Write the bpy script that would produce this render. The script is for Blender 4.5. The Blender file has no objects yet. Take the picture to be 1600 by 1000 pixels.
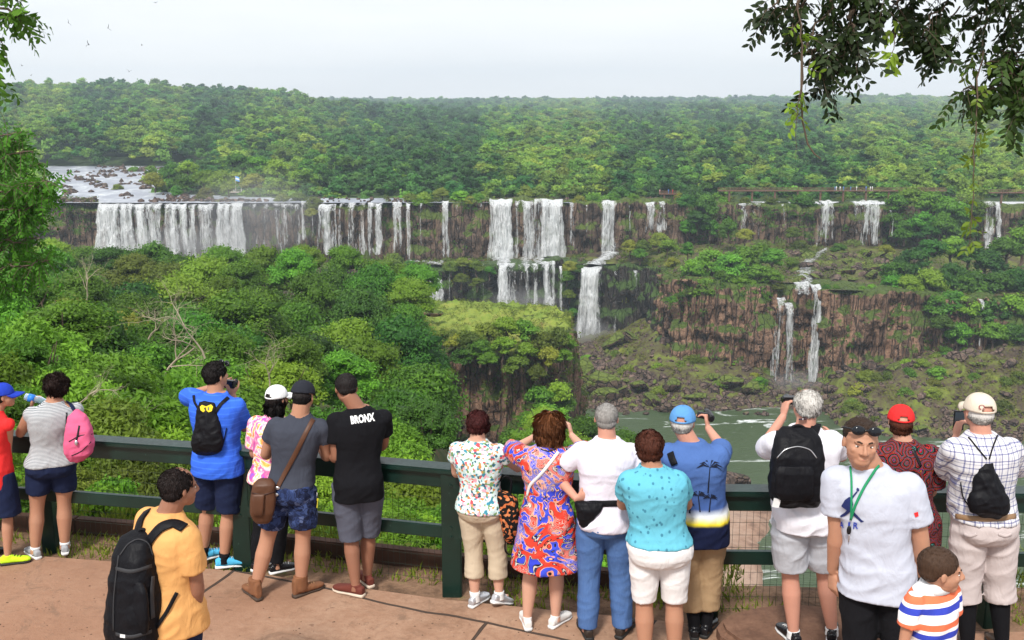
import bpy, bmesh, math, random
import numpy as np
from mathutils import Vector, Matrix
from mathutils.bvhtree import BVHTree

# ------------------------------------------------------------ camera, world, sun
SC = bpy.context.scene
COL = SC.collection
CAMZ = 3.8
PITCH = math.radians(11.8)
FPX = 1600.0
cam_d = bpy.data.cameras.new('camera'); cam = bpy.data.objects.new('camera', cam_d)
COL.objects.link(cam); SC.camera = cam
cam_d.sensor_width = 36.0; cam_d.lens = 36.0
cam_d.clip_start = 0.1; cam_d.clip_end = 20000
cam.location = (0, 0, CAMZ); cam.rotation_euler = (math.pi/2 - PITCH, 0, 0)
SUN_EL, SUN_AZ = 50.0, 198.0      # azimuth clockwise from +Y: the sun stands high behind the viewer
w = bpy.data.worlds.new('World'); SC.world = w; w.use_nodes = True
nt = w.node_tree; nt.nodes.clear()
N = nt.nodes.new; L = nt.links.new
wo = N('ShaderNodeOutputWorld'); bg = N('ShaderNodeBackground'); bg2 = N('ShaderNodeBackground'); mx = N('ShaderNodeMixShader')
sky = N('ShaderNodeTexSky'); sky.sky_type = 'NISHITA'; sky.sun_disc = False
sky.sun_elevation = math.radians(SUN_EL); sky.sun_rotation = math.radians(SUN_AZ)
bg.inputs['Strength'].default_value = 0.08
L(sky.outputs[0], bg.inputs['Color'])
tc = N('ShaderNodeTexCoord'); mp = N('ShaderNodeMapping'); mp.inputs['Scale'].default_value = (1.2, 1.2, 9.0)
nz = N('ShaderNodeTexNoise'); nz.inputs['Scale'].default_value = 2.2; nz.inputs['Detail'].default_value = 5
cr = N('ShaderNodeValToRGB')
cr.color_ramp.elements[0].position = .3; cr.color_ramp.elements[0].color = (0.80, 0.815, 0.845, 1)
cr.color_ramp.elements[1].position = .72; cr.color_ramp.elements[1].color = (0.92, 0.92, 0.925, 1)
L(tc.outputs['Generated'], mp.inputs['Vector']); L(mp.outputs[0], nz.inputs['Vector']); L(nz.outputs['Fac'], cr.inputs['Fac'])
L(cr.outputs[0], bg2.inputs['Color']); bg2.inputs['Strength'].default_value = 0.80
mx.inputs[0].default_value = 0.86          # overcast: the cloud deck hides most of the blue
L(bg.outputs[0], mx.inputs[1]); L(bg2.outputs[0], mx.inputs[2]); L(mx.outputs[0], wo.inputs['Surface'])
sd = bpy.data.lights.new('sun', 'SUN'); sd.energy = 2.7; sd.angle = math.radians(10); sd.color = (1.0, 0.965, 0.90)
so = bpy.data.objects.new('sun', sd); COL.objects.link(so)
_e, _a = math.radians(SUN_EL), math.radians(SUN_AZ)
sdir = Vector((math.sin(_a)*math.cos(_e), math.cos(_a)*math.cos(_e), math.sin(_e)))
so.rotation_euler = sdir.to_track_quat('Z', 'Y').to_euler(); so.location = (0, -20, 60)
SC.view_settings.view_transform = 'Standard'; SC.view_settings.look = 'None'
SC.view_settings.gamma = 1.0; SC.view_settings.exposure = 0.72

# ------------------------------------------------------------ helpers
def ang(py): return PITCH + math.atan((py-500)/FPX)
def P(px, py, Y):
    """world point seen at photo pixel (px,py), at forward distance Y"""
    t = math.tan(ang(py))
    # depth along view axis
    a = math.atan((py-500)/FPX)
    zc = Y/math.cos(PITCH+a)*math.cos(a)
    return Vector(((px-800)/FPX*zc, Y, CAMZ - t*Y))
def X_at(px, Y, zrel):
    zc = Y*math.cos(PITCH) - zrel*math.sin(PITCH)
    return (px-800)/FPX*zc
def px_of(x, y, zrel):
    zc = y*math.cos(PITCH) - zrel*math.sin(PITCH)
    return 800 + FPX*x/zc
def tag(o, label=None, cat=None, group=None, kind=None):
    if label: o['label'] = label
    if cat: o['category'] = cat
    if group: o['group'] = group
    if kind: o['kind'] = kind
    return o
def link(name, me, mat=None, parent=None, loc=None):
    o = bpy.data.objects.new(name, me); COL.objects.link(o)
    if mat is not None and me is not None and len(me.materials) == 0: me.materials.append(mat)
    if parent: o.parent = parent
    if loc is not None: o.location = loc
    return o
def empty(name, loc, label=None, cat=None, group=None):
    o = bpy.data.objects.new(name, None); COL.objects.link(o); o.location = loc
    o.empty_display_size = .1
    return tag(o, label, cat, group)
def mesh_np(name, V, F, smooth=False):
    """V (n,3) array, F (m,k) array of equal-size faces or list"""
    me = bpy.data.meshes.new(name)
    V = np.asarray(V, dtype=np.float32)
    if isinstance(F, np.ndarray):
        m, k = F.shape
        me.vertices.add(len(V)); me.vertices.foreach_set('co', V.ravel())
        me.loops.add(m*k); me.loops.foreach_set('vertex_index', F.astype(np.int32).ravel())
        me.polygons.add(m); me.polygons.foreach_set('loop_start', np.arange(0, m*k, k, dtype=np.int32))
        me.polygons.foreach_set('loop_total', np.full(m, k, dtype=np.int32))
        me.update(calc_edges=True)
    else:
        me.from_pydata([tuple(v) for v in V], [], F)
    if smooth: me.polygons.foreach_set('use_smooth', np.ones(len(me.polygons), dtype=bool))
    return me
def _h(ix, iy, iz, s):
    n = (ix.astype(np.int64)*374761393 + iy.astype(np.int64)*668265263 + iz.astype(np.int64)*2147483647 + s*144665) & 0x7fffffff
    n = ((n ^ (n >> 13)) * 1274126177) & 0x7fffffff
    n = (n ^ (n >> 16)) & 0x7fffffff
    return n/float(0x7fffffff)
def vn(x, y, z=0.0, s=0):
    x, y, z = np.broadcast_arrays(np.asarray(x, float), np.asarray(y, float), np.asarray(z, float))
    ix, iy, iz = np.floor(x).astype(int), np.floor(y).astype(int), np.floor(z).astype(int)
    fx, fy, fz = x-ix, y-iy, z-iz
    fx = fx*fx*(3-2*fx); fy = fy*fy*(3-2*fy); fz = fz*fz*(3-2*fz)
    r = 0
    for a in (0, 1):
        for b in (0, 1):
            for c in (0, 1):
                wgt = (fx if a else 1-fx)*(fy if b else 1-fy)*(fz if c else 1-fz)
                r = r + wgt*_h(ix+a, iy+b, iz+c, s)
    return r*2-1
def fbm(x, y, z=0.0, s=0, o=4):
    r = 0; a = 1.0; t = 0
    for i in range(o):
        r = r + a*vn(np.asarray(x)*2**i, np.asarray(y)*2**i, np.asarray(z)*2**i, s+i*17); t += a; a *= .5
    return r/t
def grid_faces(nu, nv):
    i = np.arange(nu-1)[:, None]*nv + np.arange(nv-1)[None, :]
    i = i.ravel()
    return np.stack([i, i+nv, i+nv+1, i+1], 1)
def interp(x, xs, ys): return np.interp(x, xs, ys)

# ------------------------------------------------------------ materials
class MT:
    def __init__(s, name):
        s.m = bpy.data.materials.new(name); s.m.use_nodes = True
        s.t = s.m.node_tree; s.n = s.t.nodes; s.b = s.n['Principled BSDF']; s.out = s.n['Material Output']
        s.b.inputs['Specular IOR Level'].default_value = .3
    def N(s, t, **k):
        n = s.n.new(t)
        for a, v in k.items(): setattr(n, a, v)
        return n
    def L(s, a, b): s.t.links.new(a, b)
    def coord(s, scale=(1, 1, 1), kind='Object', loc=(0, 0, 0), rot=(0, 0, 0)):
        c = s.N('ShaderNodeTexCoord'); m = s.N('ShaderNodeMapping')
        m.inputs['Scale'].default_value = scale; m.inputs['Location'].default_value = loc; m.inputs['Rotation'].default_value = rot
        s.L(c.outputs[kind], m.inputs['Vector']); return m.outputs[0]
    def pos(s, scale=(1, 1, 1)):
        c = s.N('ShaderNodeNewGeometry'); m = s.N('ShaderNodeMapping'); m.inputs['Scale'].default_value = scale
        s.L(c.outputs['Position'], m.inputs['Vector']); return m.outputs[0]
    def noise(s, vec, scale=1, detail=3, rough=.5, dist=0):
        n = s.N('ShaderNodeTexNoise'); n.inputs['Scale'].default_value = scale; n.inputs['Detail'].default_value = detail
        n.inputs['Roughness'].default_value = rough; n.inputs['Distortion'].default_value = dist
        s.L(vec, n.inputs['Vector']); return n.outputs['Fac']
    def voro(s, vec, scale=1, out='Distance', feature='F1', rnd=1):
        n = s.N('ShaderNodeTexVoronoi'); n.feature = feature; n.inputs['Scale'].default_value = scale; n.inputs['Randomness'].default_value = rnd
        s.L(vec, n.inputs['Vector']); return n.outputs[out]
    def ramp(s, fac, stops, interp='LINEAR'):
        r = s.N('ShaderNodeValToRGB'); r.color_ramp.interpolation = interp
        e = r.color_ramp.elements
        while len(e) < len(stops): e.new(.5)
        for i, (p, c) in enumerate(stops):
            e[i].position = p; e[i].color = (c[0], c[1], c[2], 1) if hasattr(c, '__len__') else (c, c, c, 1)
        s.L(fac, r.inputs['Fac']); return r.outputs['Color']
    def mix(s, fac, a, b, blend='MIX'):
        n = s.N('ShaderNodeMix', data_type='RGBA', blend_type=blend)
        for v, k in ((fac, 0), (a, 6), (b, 7)):
            if isinstance(v, (int, float)): n.inputs[k].default_value = v if k == 0 else (v, v, v, 1)
            elif isinstance(v, tuple): n.inputs[k].default_value = (v[0], v[1], v[2], 1)
            else: s.L(v, n.inputs[k])
        return n.outputs[2]
    def math(s, op, a, b=0.0, c=0.0):
        n = s.N('ShaderNodeMath', operation=op)
        for i, v in enumerate((a, b, c)):
            if isinstance(v, (int, float)): n.inputs[i].default_value = v
            else: s.L(v, n.inputs[i])
        return n.outputs[0]
    def sep(s, v):
        n = s.N('ShaderNodeSeparateXYZ'); s.L(v, n.inputs[0]); return n.outputs
    def col(s, c):
        if isinstance(c, tuple): s.b.inputs['Base Color'].default_value = (c[0], c[1], c[2], 1)
        else: s.L(c, s.b.inputs['Base Color'])
        return s
    def rough(s, r):
        if isinstance(r, (int, float)): s.b.inputs['Roughness'].default_value = r
        else: s.L(r, s.b.inputs['Roughness'])
        return s
    def bump(s, h, strength=.5, dist=.02):
        n = s.N('ShaderNodeBump'); n.inputs['Strength'].default_value = strength; n.inputs['Distance'].default_value = dist
        s.L(h, n.inputs['Height']); s.L(n.outputs[0], s.b.inputs['Normal']); return s

def leaf_mat(name, dark, light, yellow, trans=.35, nscale=.35):
    M = MT(name)
    oi = M.N('ShaderNodeObjectInfo')
    v = M.coord()
    nn = M.noise(v, nscale, 3, .6)
    at = M.N('ShaderNodeAttribute'); at.attribute_name = 'lv'; at.attribute_type = 'GEOMETRY'
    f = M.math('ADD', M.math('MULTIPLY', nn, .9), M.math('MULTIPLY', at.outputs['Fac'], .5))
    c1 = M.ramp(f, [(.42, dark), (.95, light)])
    y = M.ramp(oi.outputs['Random'], [(.0, (0, 0, 0)), (.55, (.12,)*3), (.8, (.5,)*3), (1, (1,)*3)])
    c2 = M.mix(y, c1, yellow)
    hs = M.N('ShaderNodeHueSaturation'); M.L(c2, hs.inputs['Color'])
    M.L(M.math('MULTIPLY_ADD', M.math('FRACT', M.math('MULTIPLY', oi.outputs['Random'], 7.13)), .75, .62), hs.inputs['Value'])
    M.L(M.math('MULTIPLY_ADD', M.math('FRACT', M.math('MULTIPLY', oi.outputs['Random'], 3.7)), .03, .490), hs.inputs['Hue'])
    c = hs.outputs[0]
    M.col(c).rough(.55); M.b.inputs['Specular IOR Level'].default_value = .25
    tr = M.N('ShaderNodeBsdfTranslucent'); M.L(c, tr.inputs['Color'])
    mm = M.N('ShaderNodeMixShader'); mm.inputs[0].default_value = trans
    M.L(M.b.outputs[0], mm.inputs[1]); M.L(tr.outputs[0], mm.inputs[2]); M.L(mm.outputs[0], M.out.inputs['Surface'])
    return M.m
def simple(name, c, r=.6, metal=0, nvar=.15, nscale=8, bump=0, bdist=.01):
    M = MT(name); v = M.coord(); n = M.noise(v, nscale, 4)
    cc = M.mix(n, tuple(x*(1-nvar) for x in c), tuple(min(1, x*(1+nvar)) for x in c))
    M.col(cc).rough(r); M.b.inputs['Metallic'].default_value = metal
    if bump: M.bump(M.noise(v, nscale*3, 4), bump, bdist)
    return M.m

# leaf colours (real foliage albedo)
LM = {
 'jungle': leaf_mat('jungle leaves', (.035, .105, .010), (.115, .27, .020), (.17, .28, .02)),
 'bright': leaf_mat('bright leaves', (.060, .16, .012), (.18, .37, .028), (.24, .36, .03)),
 'dark':   leaf_mat('dark leaves', (.020, .070, .012), (.07, .18, .020), (.09, .16, .018)),
 'olive':  leaf_mat('olive leaves', (.08, .125, .014), (.18, .25, .028), (.24, .25, .03)),
 'far':    leaf_mat('far forest leaves', (.055, .155, .022), (.16, .35, .038), (.21, .34, .038), nscale=.12),
 'faryellow': leaf_mat('pale far forest leaves', (.09, .19, .022), (.24, .39, .045), (.30, .38, .05), nscale=.12),
 'fardark': leaf_mat('deep green far forest leaves', (.025, .09, .020), (.07, .20, .032), (.09, .20, .034), nscale=.12),
 'near':   leaf_mat('near bush leaves', (.055, .14, .012), (.19, .38, .025), (.28, .38, .03), nscale=.8, trans=.42),
}
def bark(name, c=(.12, .085, .06)):
    M = MT(name); v = M.coord((6, 6, 1)); n = M.noise(v, 3, 5, .6)
    M.col(M.mix(n, tuple(x*.5 for x in c), tuple(x*1.3 for x in c))).rough(.9); M.bump(n, .6, .03); return M.m
BARK = bark('brown bark'); DEADBARK = bark('bleached dead wood', (.42, .35, .26))

def rock_mat(name, c1=(.055, .037, .028), c2=(.27, .18, .125), moss=(.07, .10, .018), mossamt=.5, wet=False, zs=.12, upk=.55):
    M = MT(name); v = M.pos((1, 1, zs)); v2 = M.pos((1, 1, 1)); vh = M.pos((.25, .25, 1.2))
    n1 = M.noise(v, .55, 6, .65); n2 = M.noise(v2, .16, 5, .6); n3 = M.noise(v2, 1.3, 5, .7); nh = M.noise(vh, .5, 4, .6, .8)
    crack = M.voro(v, .42, 'Distance', 'DISTANCE_TO_EDGE'); crack2 = M.voro(M.pos((1, 1, .5)), .8, 'Distance', 'DISTANCE_TO_EDGE'); cell = M.sep(M.voro(v, .42, 'Color'))[0]
    f = M.math('ADD', M.math('ADD', M.math('MULTIPLY', n1, .42), M.math('MULTIPLY', n3, .28)), M.math('ADD', M.math('MULTIPLY', nh, .2), M.math('MULTIPLY', cell, .10)))
    base = M.ramp(f, [(.36, c1), (.48, tuple((a+b)*.5 for a, b in zip(c1, c2))), (.62, c2), (.72, tuple(x*1.35 for x in c2))])
    lich = M.ramp(n3, [(.60, (0, 0, 0)), (.68, (1, 1, 1))])
    base = M.mix(M.math('MULTIPLY', lich, .45), base, (.27, .22, .17))
    base = M.mix(M.ramp(crack, [(0, (.85,)*3), (.07, (0,)*3)]), base, (.012, .009, .008))
    base = M.mix(M.ramp(crack2, [(0, (.7,)*3), (.05, (0,)*3)]), base, (.015, .011, .009))
    base = M.mix(M.ramp(M.noise(M.pos((1, 1, .05)), .22, 4, .6), [(.54, (0,)*3), (.62, (.6,)*3)]), base, (.03, .022, .018))
    g = M.N('ShaderNodeNewGeometry'); nzv = M.sep(g.outputs['Normal'])[2]
    up = M.math('MULTIPLY', M.math('MAXIMUM', nzv, 0.0), upk)
    mf = M.ramp(M.math('ADD', M.math('ADD', n2, up), M.math('MULTIPLY', n3, .25)), [(.88-.33*mossamt, (0,)*3), (.96-.33*mossamt, (1,)*3)])
    M.col(M.mix(mf, base, M.mix(n3, moss, tuple(x*2.0 for x in moss)))).rough(.45 if wet else .85)
    M.bump(M.math('SUBTRACT', M.math('ADD', n1, M.math('MULTIPLY', n3, .8)), M.ramp(crack, [(0, (.8,)*3), (.1, (0,)*3)])), 1.0, 1.2)
    return M.m
ROCK = rock_mat('brown basalt cliff rock', mossamt=.32)
ROCKWET = rock_mat('wet dark cliff rock behind water', (.012, .010, .009), (.06, .046, .036), (.045, .08, .018), .50, True)
ROCKRED = rock_mat('red brown columnar rock', (.085, .050, .036), (.46, .275, .18), (.06, .09, .016), .22, zs=.07)
BOULD = rock_mat('riverside boulder rock', (.045, .033, .028), (.27, .185, .145), (.10, .12, .022), .18, zs=1, upk=.12)
BOULDMOSS = rock_mat('mossy boulder rock', (.04, .028, .022), (.14, .09, .06), (.09, .12, .02), .55, zs=1, upk=.4)
def ground_mat(name, cols, scale=.3, mode='pos', bump=.6, bd=.4):
    M = MT(name); v = M.pos(); n = M.noise(v, scale, 6, .65); n2 = M.noise(v, scale*7, 4, .7)
    f = M.math('ADD', M.math('MULTIPLY', n, .65), M.math('MULTIPLY', n2, .35))
    k = len(cols); M.col(M.ramp(f, [(.33+.34*i/(k-1), c) for i, c in enumerate(cols)])).rough(.95)
    M.bump(n2, bump, bd); return M.m
UNDER = ground_mat('forest floor undergrowth', [(.018, .022, .01), (.03, .055, .012), (.07, .11, .02)], .2)
GRASSY = ground_mat('yellow green grass', [(.07, .11, .015), (.14, .21, .025), (.22, .26, .04), (.20, .14, .05)], .10)
MOSSY = ground_mat('mossy rubble slope', [(.025, .019, .016), (.06, .042, .03), (.09, .085, .03), (.12, .15, .024), (.19, .20, .03)], .11)

def water_mat(name, c, foam_scale, foam_lo, foam_hi, rough=.12, stretch=(1, 1, 1), bump=.25, bd=.3):
    M = MT(name); v = M.pos(stretch)
    n = M.noise(v, foam_scale, 7, .68, 1.2); n2 = M.noise(v, foam_scale*9, 4, .6)
    f = M.ramp(n, [(foam_lo, (0,)*3), (foam_hi, (1,)*3)])
    f = M.math('MULTIPLY', f, M.ramp(n2, [(.35, (.25,)*3), (.6, (1,)*3)]))
    M.col(M.mix(f, M.mix(n2, tuple(x*.75 for x in c), tuple(x*1.25 for x in c)), (.78, .82, .82)))
    M.rough(M.math('MULTIPLY_ADD', f, .6, rough)); M.b.inputs['Specular IOR Level'].default_value = .28
    M.bump(M.math('ADD', n2, n), bump, bd); return M.m
RIVER = water_mat('green river water', (.050, .078, .034), .045, .57, .64, .35, (1, 3.2, 1), .6, .5)
UPRIVER = water_mat('pale rapids water', (.27, .29, .34), .05, .48, .74, .45, (1, .45, 1))

def fall_mat(name, dens, seed):
    M = MT(name); v = M.pos((1, 1, .05))
    c = M.N('ShaderNodeMapping'); c.inputs['Location'].default_value = (seed*13.7, seed*3.1, 0); M.L(v, c.inputs['Vector'])
    n = M.noise(c.outputs[0], .55, 4, .6); n2 = M.noise(c.outputs[0], 2.6, 4, .65); n3 = M.noise(M.pos((1, 1, .22)), 1.6, 5, .75, .6)
    f = M.math('ADD', M.math('ADD', M.math('MULTIPLY', n, .42), M.math('MULTIPLY', n2, .34)), M.math('MULTIPLY', n3, .24))
    at = M.N('ShaderNodeAttribute'); at.attribute_name = 'edge'; at.attribute_type = 'GEOMETRY'
    f = M.math('SUBTRACT', f, M.math('MULTIPLY', at.outputs['Fac'], .22))
    a = M.ramp(f, [(.50-.22*dens, (0,)*3), (.58-.22*dens, (.5,)*3), (.70-.22*dens, (1,)*3)])
    M.col(M.mix(M.ramp(n2, [(.35, (0,)*3), (.65, (1,)*3)]), (.74, .78, .80), (.95, .96, .97))).rough(.8)
    M.b.inputs['Specular IOR Level'].default_value = .1
    M.L(a, M.b.inputs['Alpha']); M.bump(M.math('ADD', n2, n3), 1.0, 1.2)
    return M.m
FALLM = [fall_mat('white falling water %s' % s, d, i) for i, (s, d) in enumerate((('veil', .10), ('curtain', .44), ('heavy', .78)))]

# ------------------------------------------------------------ trees
rng = np.random.RandomState(7)
def crown_mesh(name, seed, nl, per, leaf, flat=.75, lobe=(.28, .42), droop=.3, core=True, long=1.0, open_=0.0):
    """crown of unit radius made of leaf faces gathered on lobes; z from 0 (centre) up"""
    r = np.random.RandomState(seed)
    C = []; R = []
    for i in range(nl):
        th = r.rand()*2*math.pi; u = r.rand()**.6; zz = r.uniform(-.35, 1)
        rad = math.sqrt(max(0, 1-max(zz, 0)**2))*(0.35+.5*u)
        C.append((math.cos(th)*rad*.85, math.sin(th)*rad*.85, zz*flat*.75)); R.append(r.uniform(*lobe))
    C = np.array(C); R = np.array(R)
    n = nl*per
    li = np.repeat(np.arange(nl), per)
    d = r.normal(size=(n, 3)); d /= np.linalg.norm(d, axis=1)[:, None]
    d[:, 2] = np.where(d[:, 2] < -.25, -d[:, 2]*r.rand(n), d[:, 2])
    d /= np.linalg.norm(d, axis=1)[:, None]
    rr = R[li]*(1 - .38*r.rand(n)**1.7)*(1+.22*r.normal(size=n)*(1+open_))
    p = C[li] + d*rr[:, None]*np.array([1, 1, .72])
    nrm = d*.9 + r.normal(size=(n, 3))*.55 + np.array([0, 0, .35]); nrm /= np.linalg.norm(nrm, axis=1)[:, None]
    t = r.normal(size=(n, 3)); t[:, 2] -= droop; t -= nrm*np.sum(t*nrm, 1)[:, None]; t /= np.linalg.norm(t, axis=1)[:, None]
    b = np.cross(nrm, t); s = leaf*(.6+.8*r.rand(n))[:, None]
    q = np.stack([p - t*s*long, p + b*s*.55, p + t*s*long, p - b*s*.55], 1).reshape(-1, 3)
    F = np.arange(n*4).reshape(-1, 4)
    lv = np.repeat(np.clip(.5+.30*r.normal(size=nl), 0, 1)[li]*.75 + .25*r.rand(n), 4)
    if core:
        # leafy inner mass so that the crown is not see-through, one ragged blob per lobe
        bm = bmesh.new()
        for c, ra in zip(C, R):
            bmesh.ops.create_icosphere(bm, subdivisions=1, radius=ra*.66, matrix=Matrix.Translation(Vector(c)) @ Matrix.Diagonal((1, 1, .7, 1)))
        cv = np.array([v.co[:] for v in bm.verts]); cf = np.array([[v.index for v in f.verts] for f in bm.faces]); bm.free()
        cv = cv + .06*r.normal(size=cv.shape)
        F = np.concatenate([F, np.concatenate([cf, cf[:, 2:]], 1)+len(q)]) if False else F
        tri = cf + len(q)
        me = mesh_mixed(name, np.concatenate([q, cv]), F, tri)
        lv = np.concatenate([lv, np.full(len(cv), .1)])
    else:
        me = mesh_np(name, q, F)
    a = me.attributes.new('lv', 'FLOAT', 'POINT'); a.data.foreach_set('value', lv.astype(np.float32))
    return me
def mesh_mixed(name, V, Q, T):
    me = bpy.data.meshes.new(name)
    me.vertices.add(len(V)); me.vertices.foreach_set('co', V.astype(np.float32).ravel())
    li = np.concatenate([Q.ravel(), T.ravel()]).astype(np.int32)
    me.loops.add(len(li)); me.loops.foreach_set('vertex_index', li)
    m = len(Q)+len(T); me.polygons.add(m)
    st = np.concatenate([np.arange(len(Q))*4, len(Q)*4+np.arange(len(T))*3]).astype(np.int32)
    tot = np.concatenate([np.full(len(Q), 4), np.full(len(T), 3)]).astype(np.int32)
    me.polygons.foreach_set('loop_start', st); me.polygons.foreach_set('loop_total', tot)
    me.update(calc_edges=True); return me
def tube_np(pts, rad, k=6):
    """tapered tube through points -> V, F (quads, open ends)"""
    pts = np.asarray(pts, float); n = len(pts)
    T = np.gradient(pts, axis=0); T /= np.linalg.norm(T, axis=1)[:, None]+1e-9
    ref = np.array([0, 0, 1.]) if abs(T[:, 2]).mean() < .8 else np.array([1., 0, 0])
    A = np.cross(T, ref); A /= np.linalg.norm(A, axis=1)[:, None]+1e-9; B = np.cross(T, A)
    th = np.arange(k)*2*math.pi/k
    V = pts[:, None, :] + (np.cos(th)[None, :, None]*A[:, None, :] + np.sin(th)[None, :, None]*B[:, None, :])*np.asarray(rad)[:, None, None]
    F = []
    for i in range(n-1):
        for j in range(k):
            F.append((i*k+j, i*k+(j+1) % k, (i+1)*k+(j+1) % k, (i+1)*k+j))
    return V.reshape(-1, 3), np.array(F)
def join_np(parts):
    V = []; F = []; o = 0
    for v, f in parts:
        V.append(v); F.append(f+o); o += len(v)
    return np.concatenate(V), np.concatenate(F)
def trunk_mesh(name, seed, h=3.0, r0=.09):
    """trunk of unit crown radius: from z=-h up to the crown with limbs"""
    r = np.random.RandomState(seed); parts = []
    pts = [(0, 0, -h)]; x = y = 0
    for i in range(6):
        x += r.normal()*.05; y += r.normal()*.05; pts.append((x, y, -h+(i+1)*h/6.))
    parts.append(tube_np(pts, np.linspace(r0, r0*.55, 7), 8))
    for k in range(6):
        a = r.rand()*6.28; e = np.array([math.cos(a)*.65, math.sin(a)*.65, .45*r.rand()+.05]); st = np.array(pts[4 if k % 2 else 5])
        mid = st*.5+e*.5+np.array([0, 0, .12*r.normal()])
        parts.append(tube_np([st, mid, e], [r0*.45, r0*.3, r0*.08], 6))
    V, F = join_np(parts); return mesh_np(name, V, F, True)
CROWN = {
 'near': [crown_mesh('near crown leaves %d' % i, 20+i, 46, 420, .030, .8, (.20, .34), .5, long=1.5) for i in range(3)],
 'mid': [crown_mesh('crown leaves %d' % i, 40+i, 34+4*(i % 3), 260, .034, (.62, .8, .95, .7, .85)[i], (.24, .38), .3) for i in range(5)],
 'small': [crown_mesh('small crown leaves %d' % i, 60+i, 18, 130, .075, .75, (.28, .42)) for i in range(4)],
 'far': [crown_mesh('far crown leaves %d' % i, 80+i, 12, 42, .14, .75, (.30, .46)) for i in range(3)],
}
TRUNK = [trunk_mesh('trunk %d' % i, 5+i) for i in range(3)]
_cm = {}
def mesh_with(me, mat):
    k = (me.name, mat.name)
    if k not in _cm:
        c = me.copy(); c.materials.clear(); c.materials.append(mat); c.name = me.name+' '+mat.name; _cm[k] = c
    return _cm[k]
def tree(x, y, ztop, R, lod, mat, label, group, trunk=None, name='jungle_tree', cat='tree', hs=1.0, seed=None):
    hs = hs*rng.uniform(.85, 1.25)
    """ztop world height of the crown's top"""
    s = rng.randint(1000)
    me = CROWN[lod][s % len(CROWN[lod])]
    top = .95
    cz = ztop - R*top*hs
    root = empty(name, (x, y, cz - 2.0*R if trunk is None else trunk), label, cat, group)
    c = link('crown', mesh_with(me, LM[mat]), None, root, (0, 0, cz-root.location.z))
    c.scale = (R*rng.uniform(.88, 1.15), R*rng.uniform(.88, 1.15), R*hs)
    c.rotation_euler = (rng.normal()*.08, rng.normal()*.08, rng.rand()*6.28)
    t = link('trunk', mesh_with(TRUNK[s % 3], BARK), None, root, c.location)
    hh = (cz-root.location.z)/3.0
    t.scale = (R, R, max(hh, R*.3)); t.rotation_euler = (0, 0, rng.rand()*6)
    return root
# ------------------------------------------------------------ landforms (z here is relative to the camera, see R2W)
R2W = CAMZ
def sheet(name, xs, ys, zf, mat, kind='structure'):
    X, Y = np.meshgrid(xs, ys, indexing='ij'); Z = zf(X, Y)
    V = np.stack([X.ravel(), Y.ravel(), Z.ravel()+R2W], 1)
    F = grid_faces(len(xs), len(ys))
    o = link(name, mesh_np(name, V, F, True), mat); tag(o, kind=kind); return o
# near side of the gorge: falls away from the terrace
def near_z(X, Y):
    u = X/np.maximum(Y, 1.)
    Lz = np.interp(Y, [8, 9.2, 12, 20, 40, 80, 140, 200, 260, 330, 400], [-3.95, -4.1, -6.2, -11, -18, -28, -36, -44, -52, -62, -80])
    Mz = np.interp(Y, [8, 9.2, 11, 20, 40, 80, 140, 200, 230], [-3.95, -4.2, -8, -17, -28, -42, -62, -90, -100])
    Rz = np.interp(Y, [6, 7.5, 8.0, 9.0, 11, 20, 60, 120, 160, 235, 245], [-3.9, -3.92, -4.4, -6.5, -10, -22, -52, -78, -91.5, -92.2, -97])
    a = np.clip((u+.12)/.1, 0, 1); b = np.clip((u-.10)/.08, 0, 1)
    far = np.clip((u-.27-.02*vn(Y/20., 0*Y))/.03, 0, 1)
    Rz = Rz*(1-far) + np.minimum(Rz, np.interp(Y, [7.5, 8, 9, 60, 130, 140], [-3.92, -4.6, -7.5, -80, -100, -101]))*far
    z = Lz*(1-a)+Mz*a; z = z*(1-b)+Rz*b
    amp = np.interp(Y, [8, 10, 20, 60], [0, .12, .8, 2.2])
    return z + amp*fbm(X/9., Y/9., 0, 3)
ys = np.concatenate([np.linspace(7.0, 14, 70), np.linspace(14.5, 60, 60), np.linspace(62, 425, 150)])
SANDROCK = ground_mat('tan river rock and sand', [(.12, .07, .045), (.26, .165, .11), (.36, .25, .18), (.22, .14, .10)], .12)
def near_mat():
    M = MT('gorge slope soil'); v = M.pos(); n = M.noise(v, .5, 6, .65); n2 = M.noise(v, 4, 4, .7)
    f = M.math('ADD', M.math('MULTIPLY', n, .6), M.math('MULTIPLY', n2, .4))
    g = M.ramp(f, [(.33, (.02, .022, .01)), (.5, (.05, .07, .015)), (.62, (.13, .06, .035)), (.72, (.22, .11, .06))])
    s = M.ramp(M.math('ADD', M.math('MULTIPLY', M.noise(v, .13, 5), .6), M.math('MULTIPLY', n, .4)), [(.36, (.10, .06, .045)), (.47, (.27, .17, .12)), (.6, (.36, .25, .19)), (.7, (.2, .13, .1))])
    z = M.sep(v)[2]; fz = M.ramp(M.math('MULTIPLY_ADD', z, .05, 4.55), [(.25, (1, 1, 1)), (.4, (0, 0, 0))])
    M.col(M.mix(fz, g, s)).rough(.95).bump(n2, .6, .15); return M.m
sheet('ground', np.linspace(-190, 250, 300), ys, near_z, near_mat())

# far plateau with distant hills
def plat_z(X, Y):
    z = np.interp(Y, [400, 440, 700, 1200, 1800, 2300, 3200, 3700], [-40, -39.5, -39, -37, -28, -13, 8, 8])
    hill = 43*np.exp(-(((X+620)/430)**2 + ((Y-1450)/480)**2))
    ridge = 9*vn(X/500., Y/600., 0, 11) + 4*vn(X/190., Y/260., 0, 12)
    f = np.clip((Y-700)/900., 0, 1)
    z = z + hill + ridge*f
    return z
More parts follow.
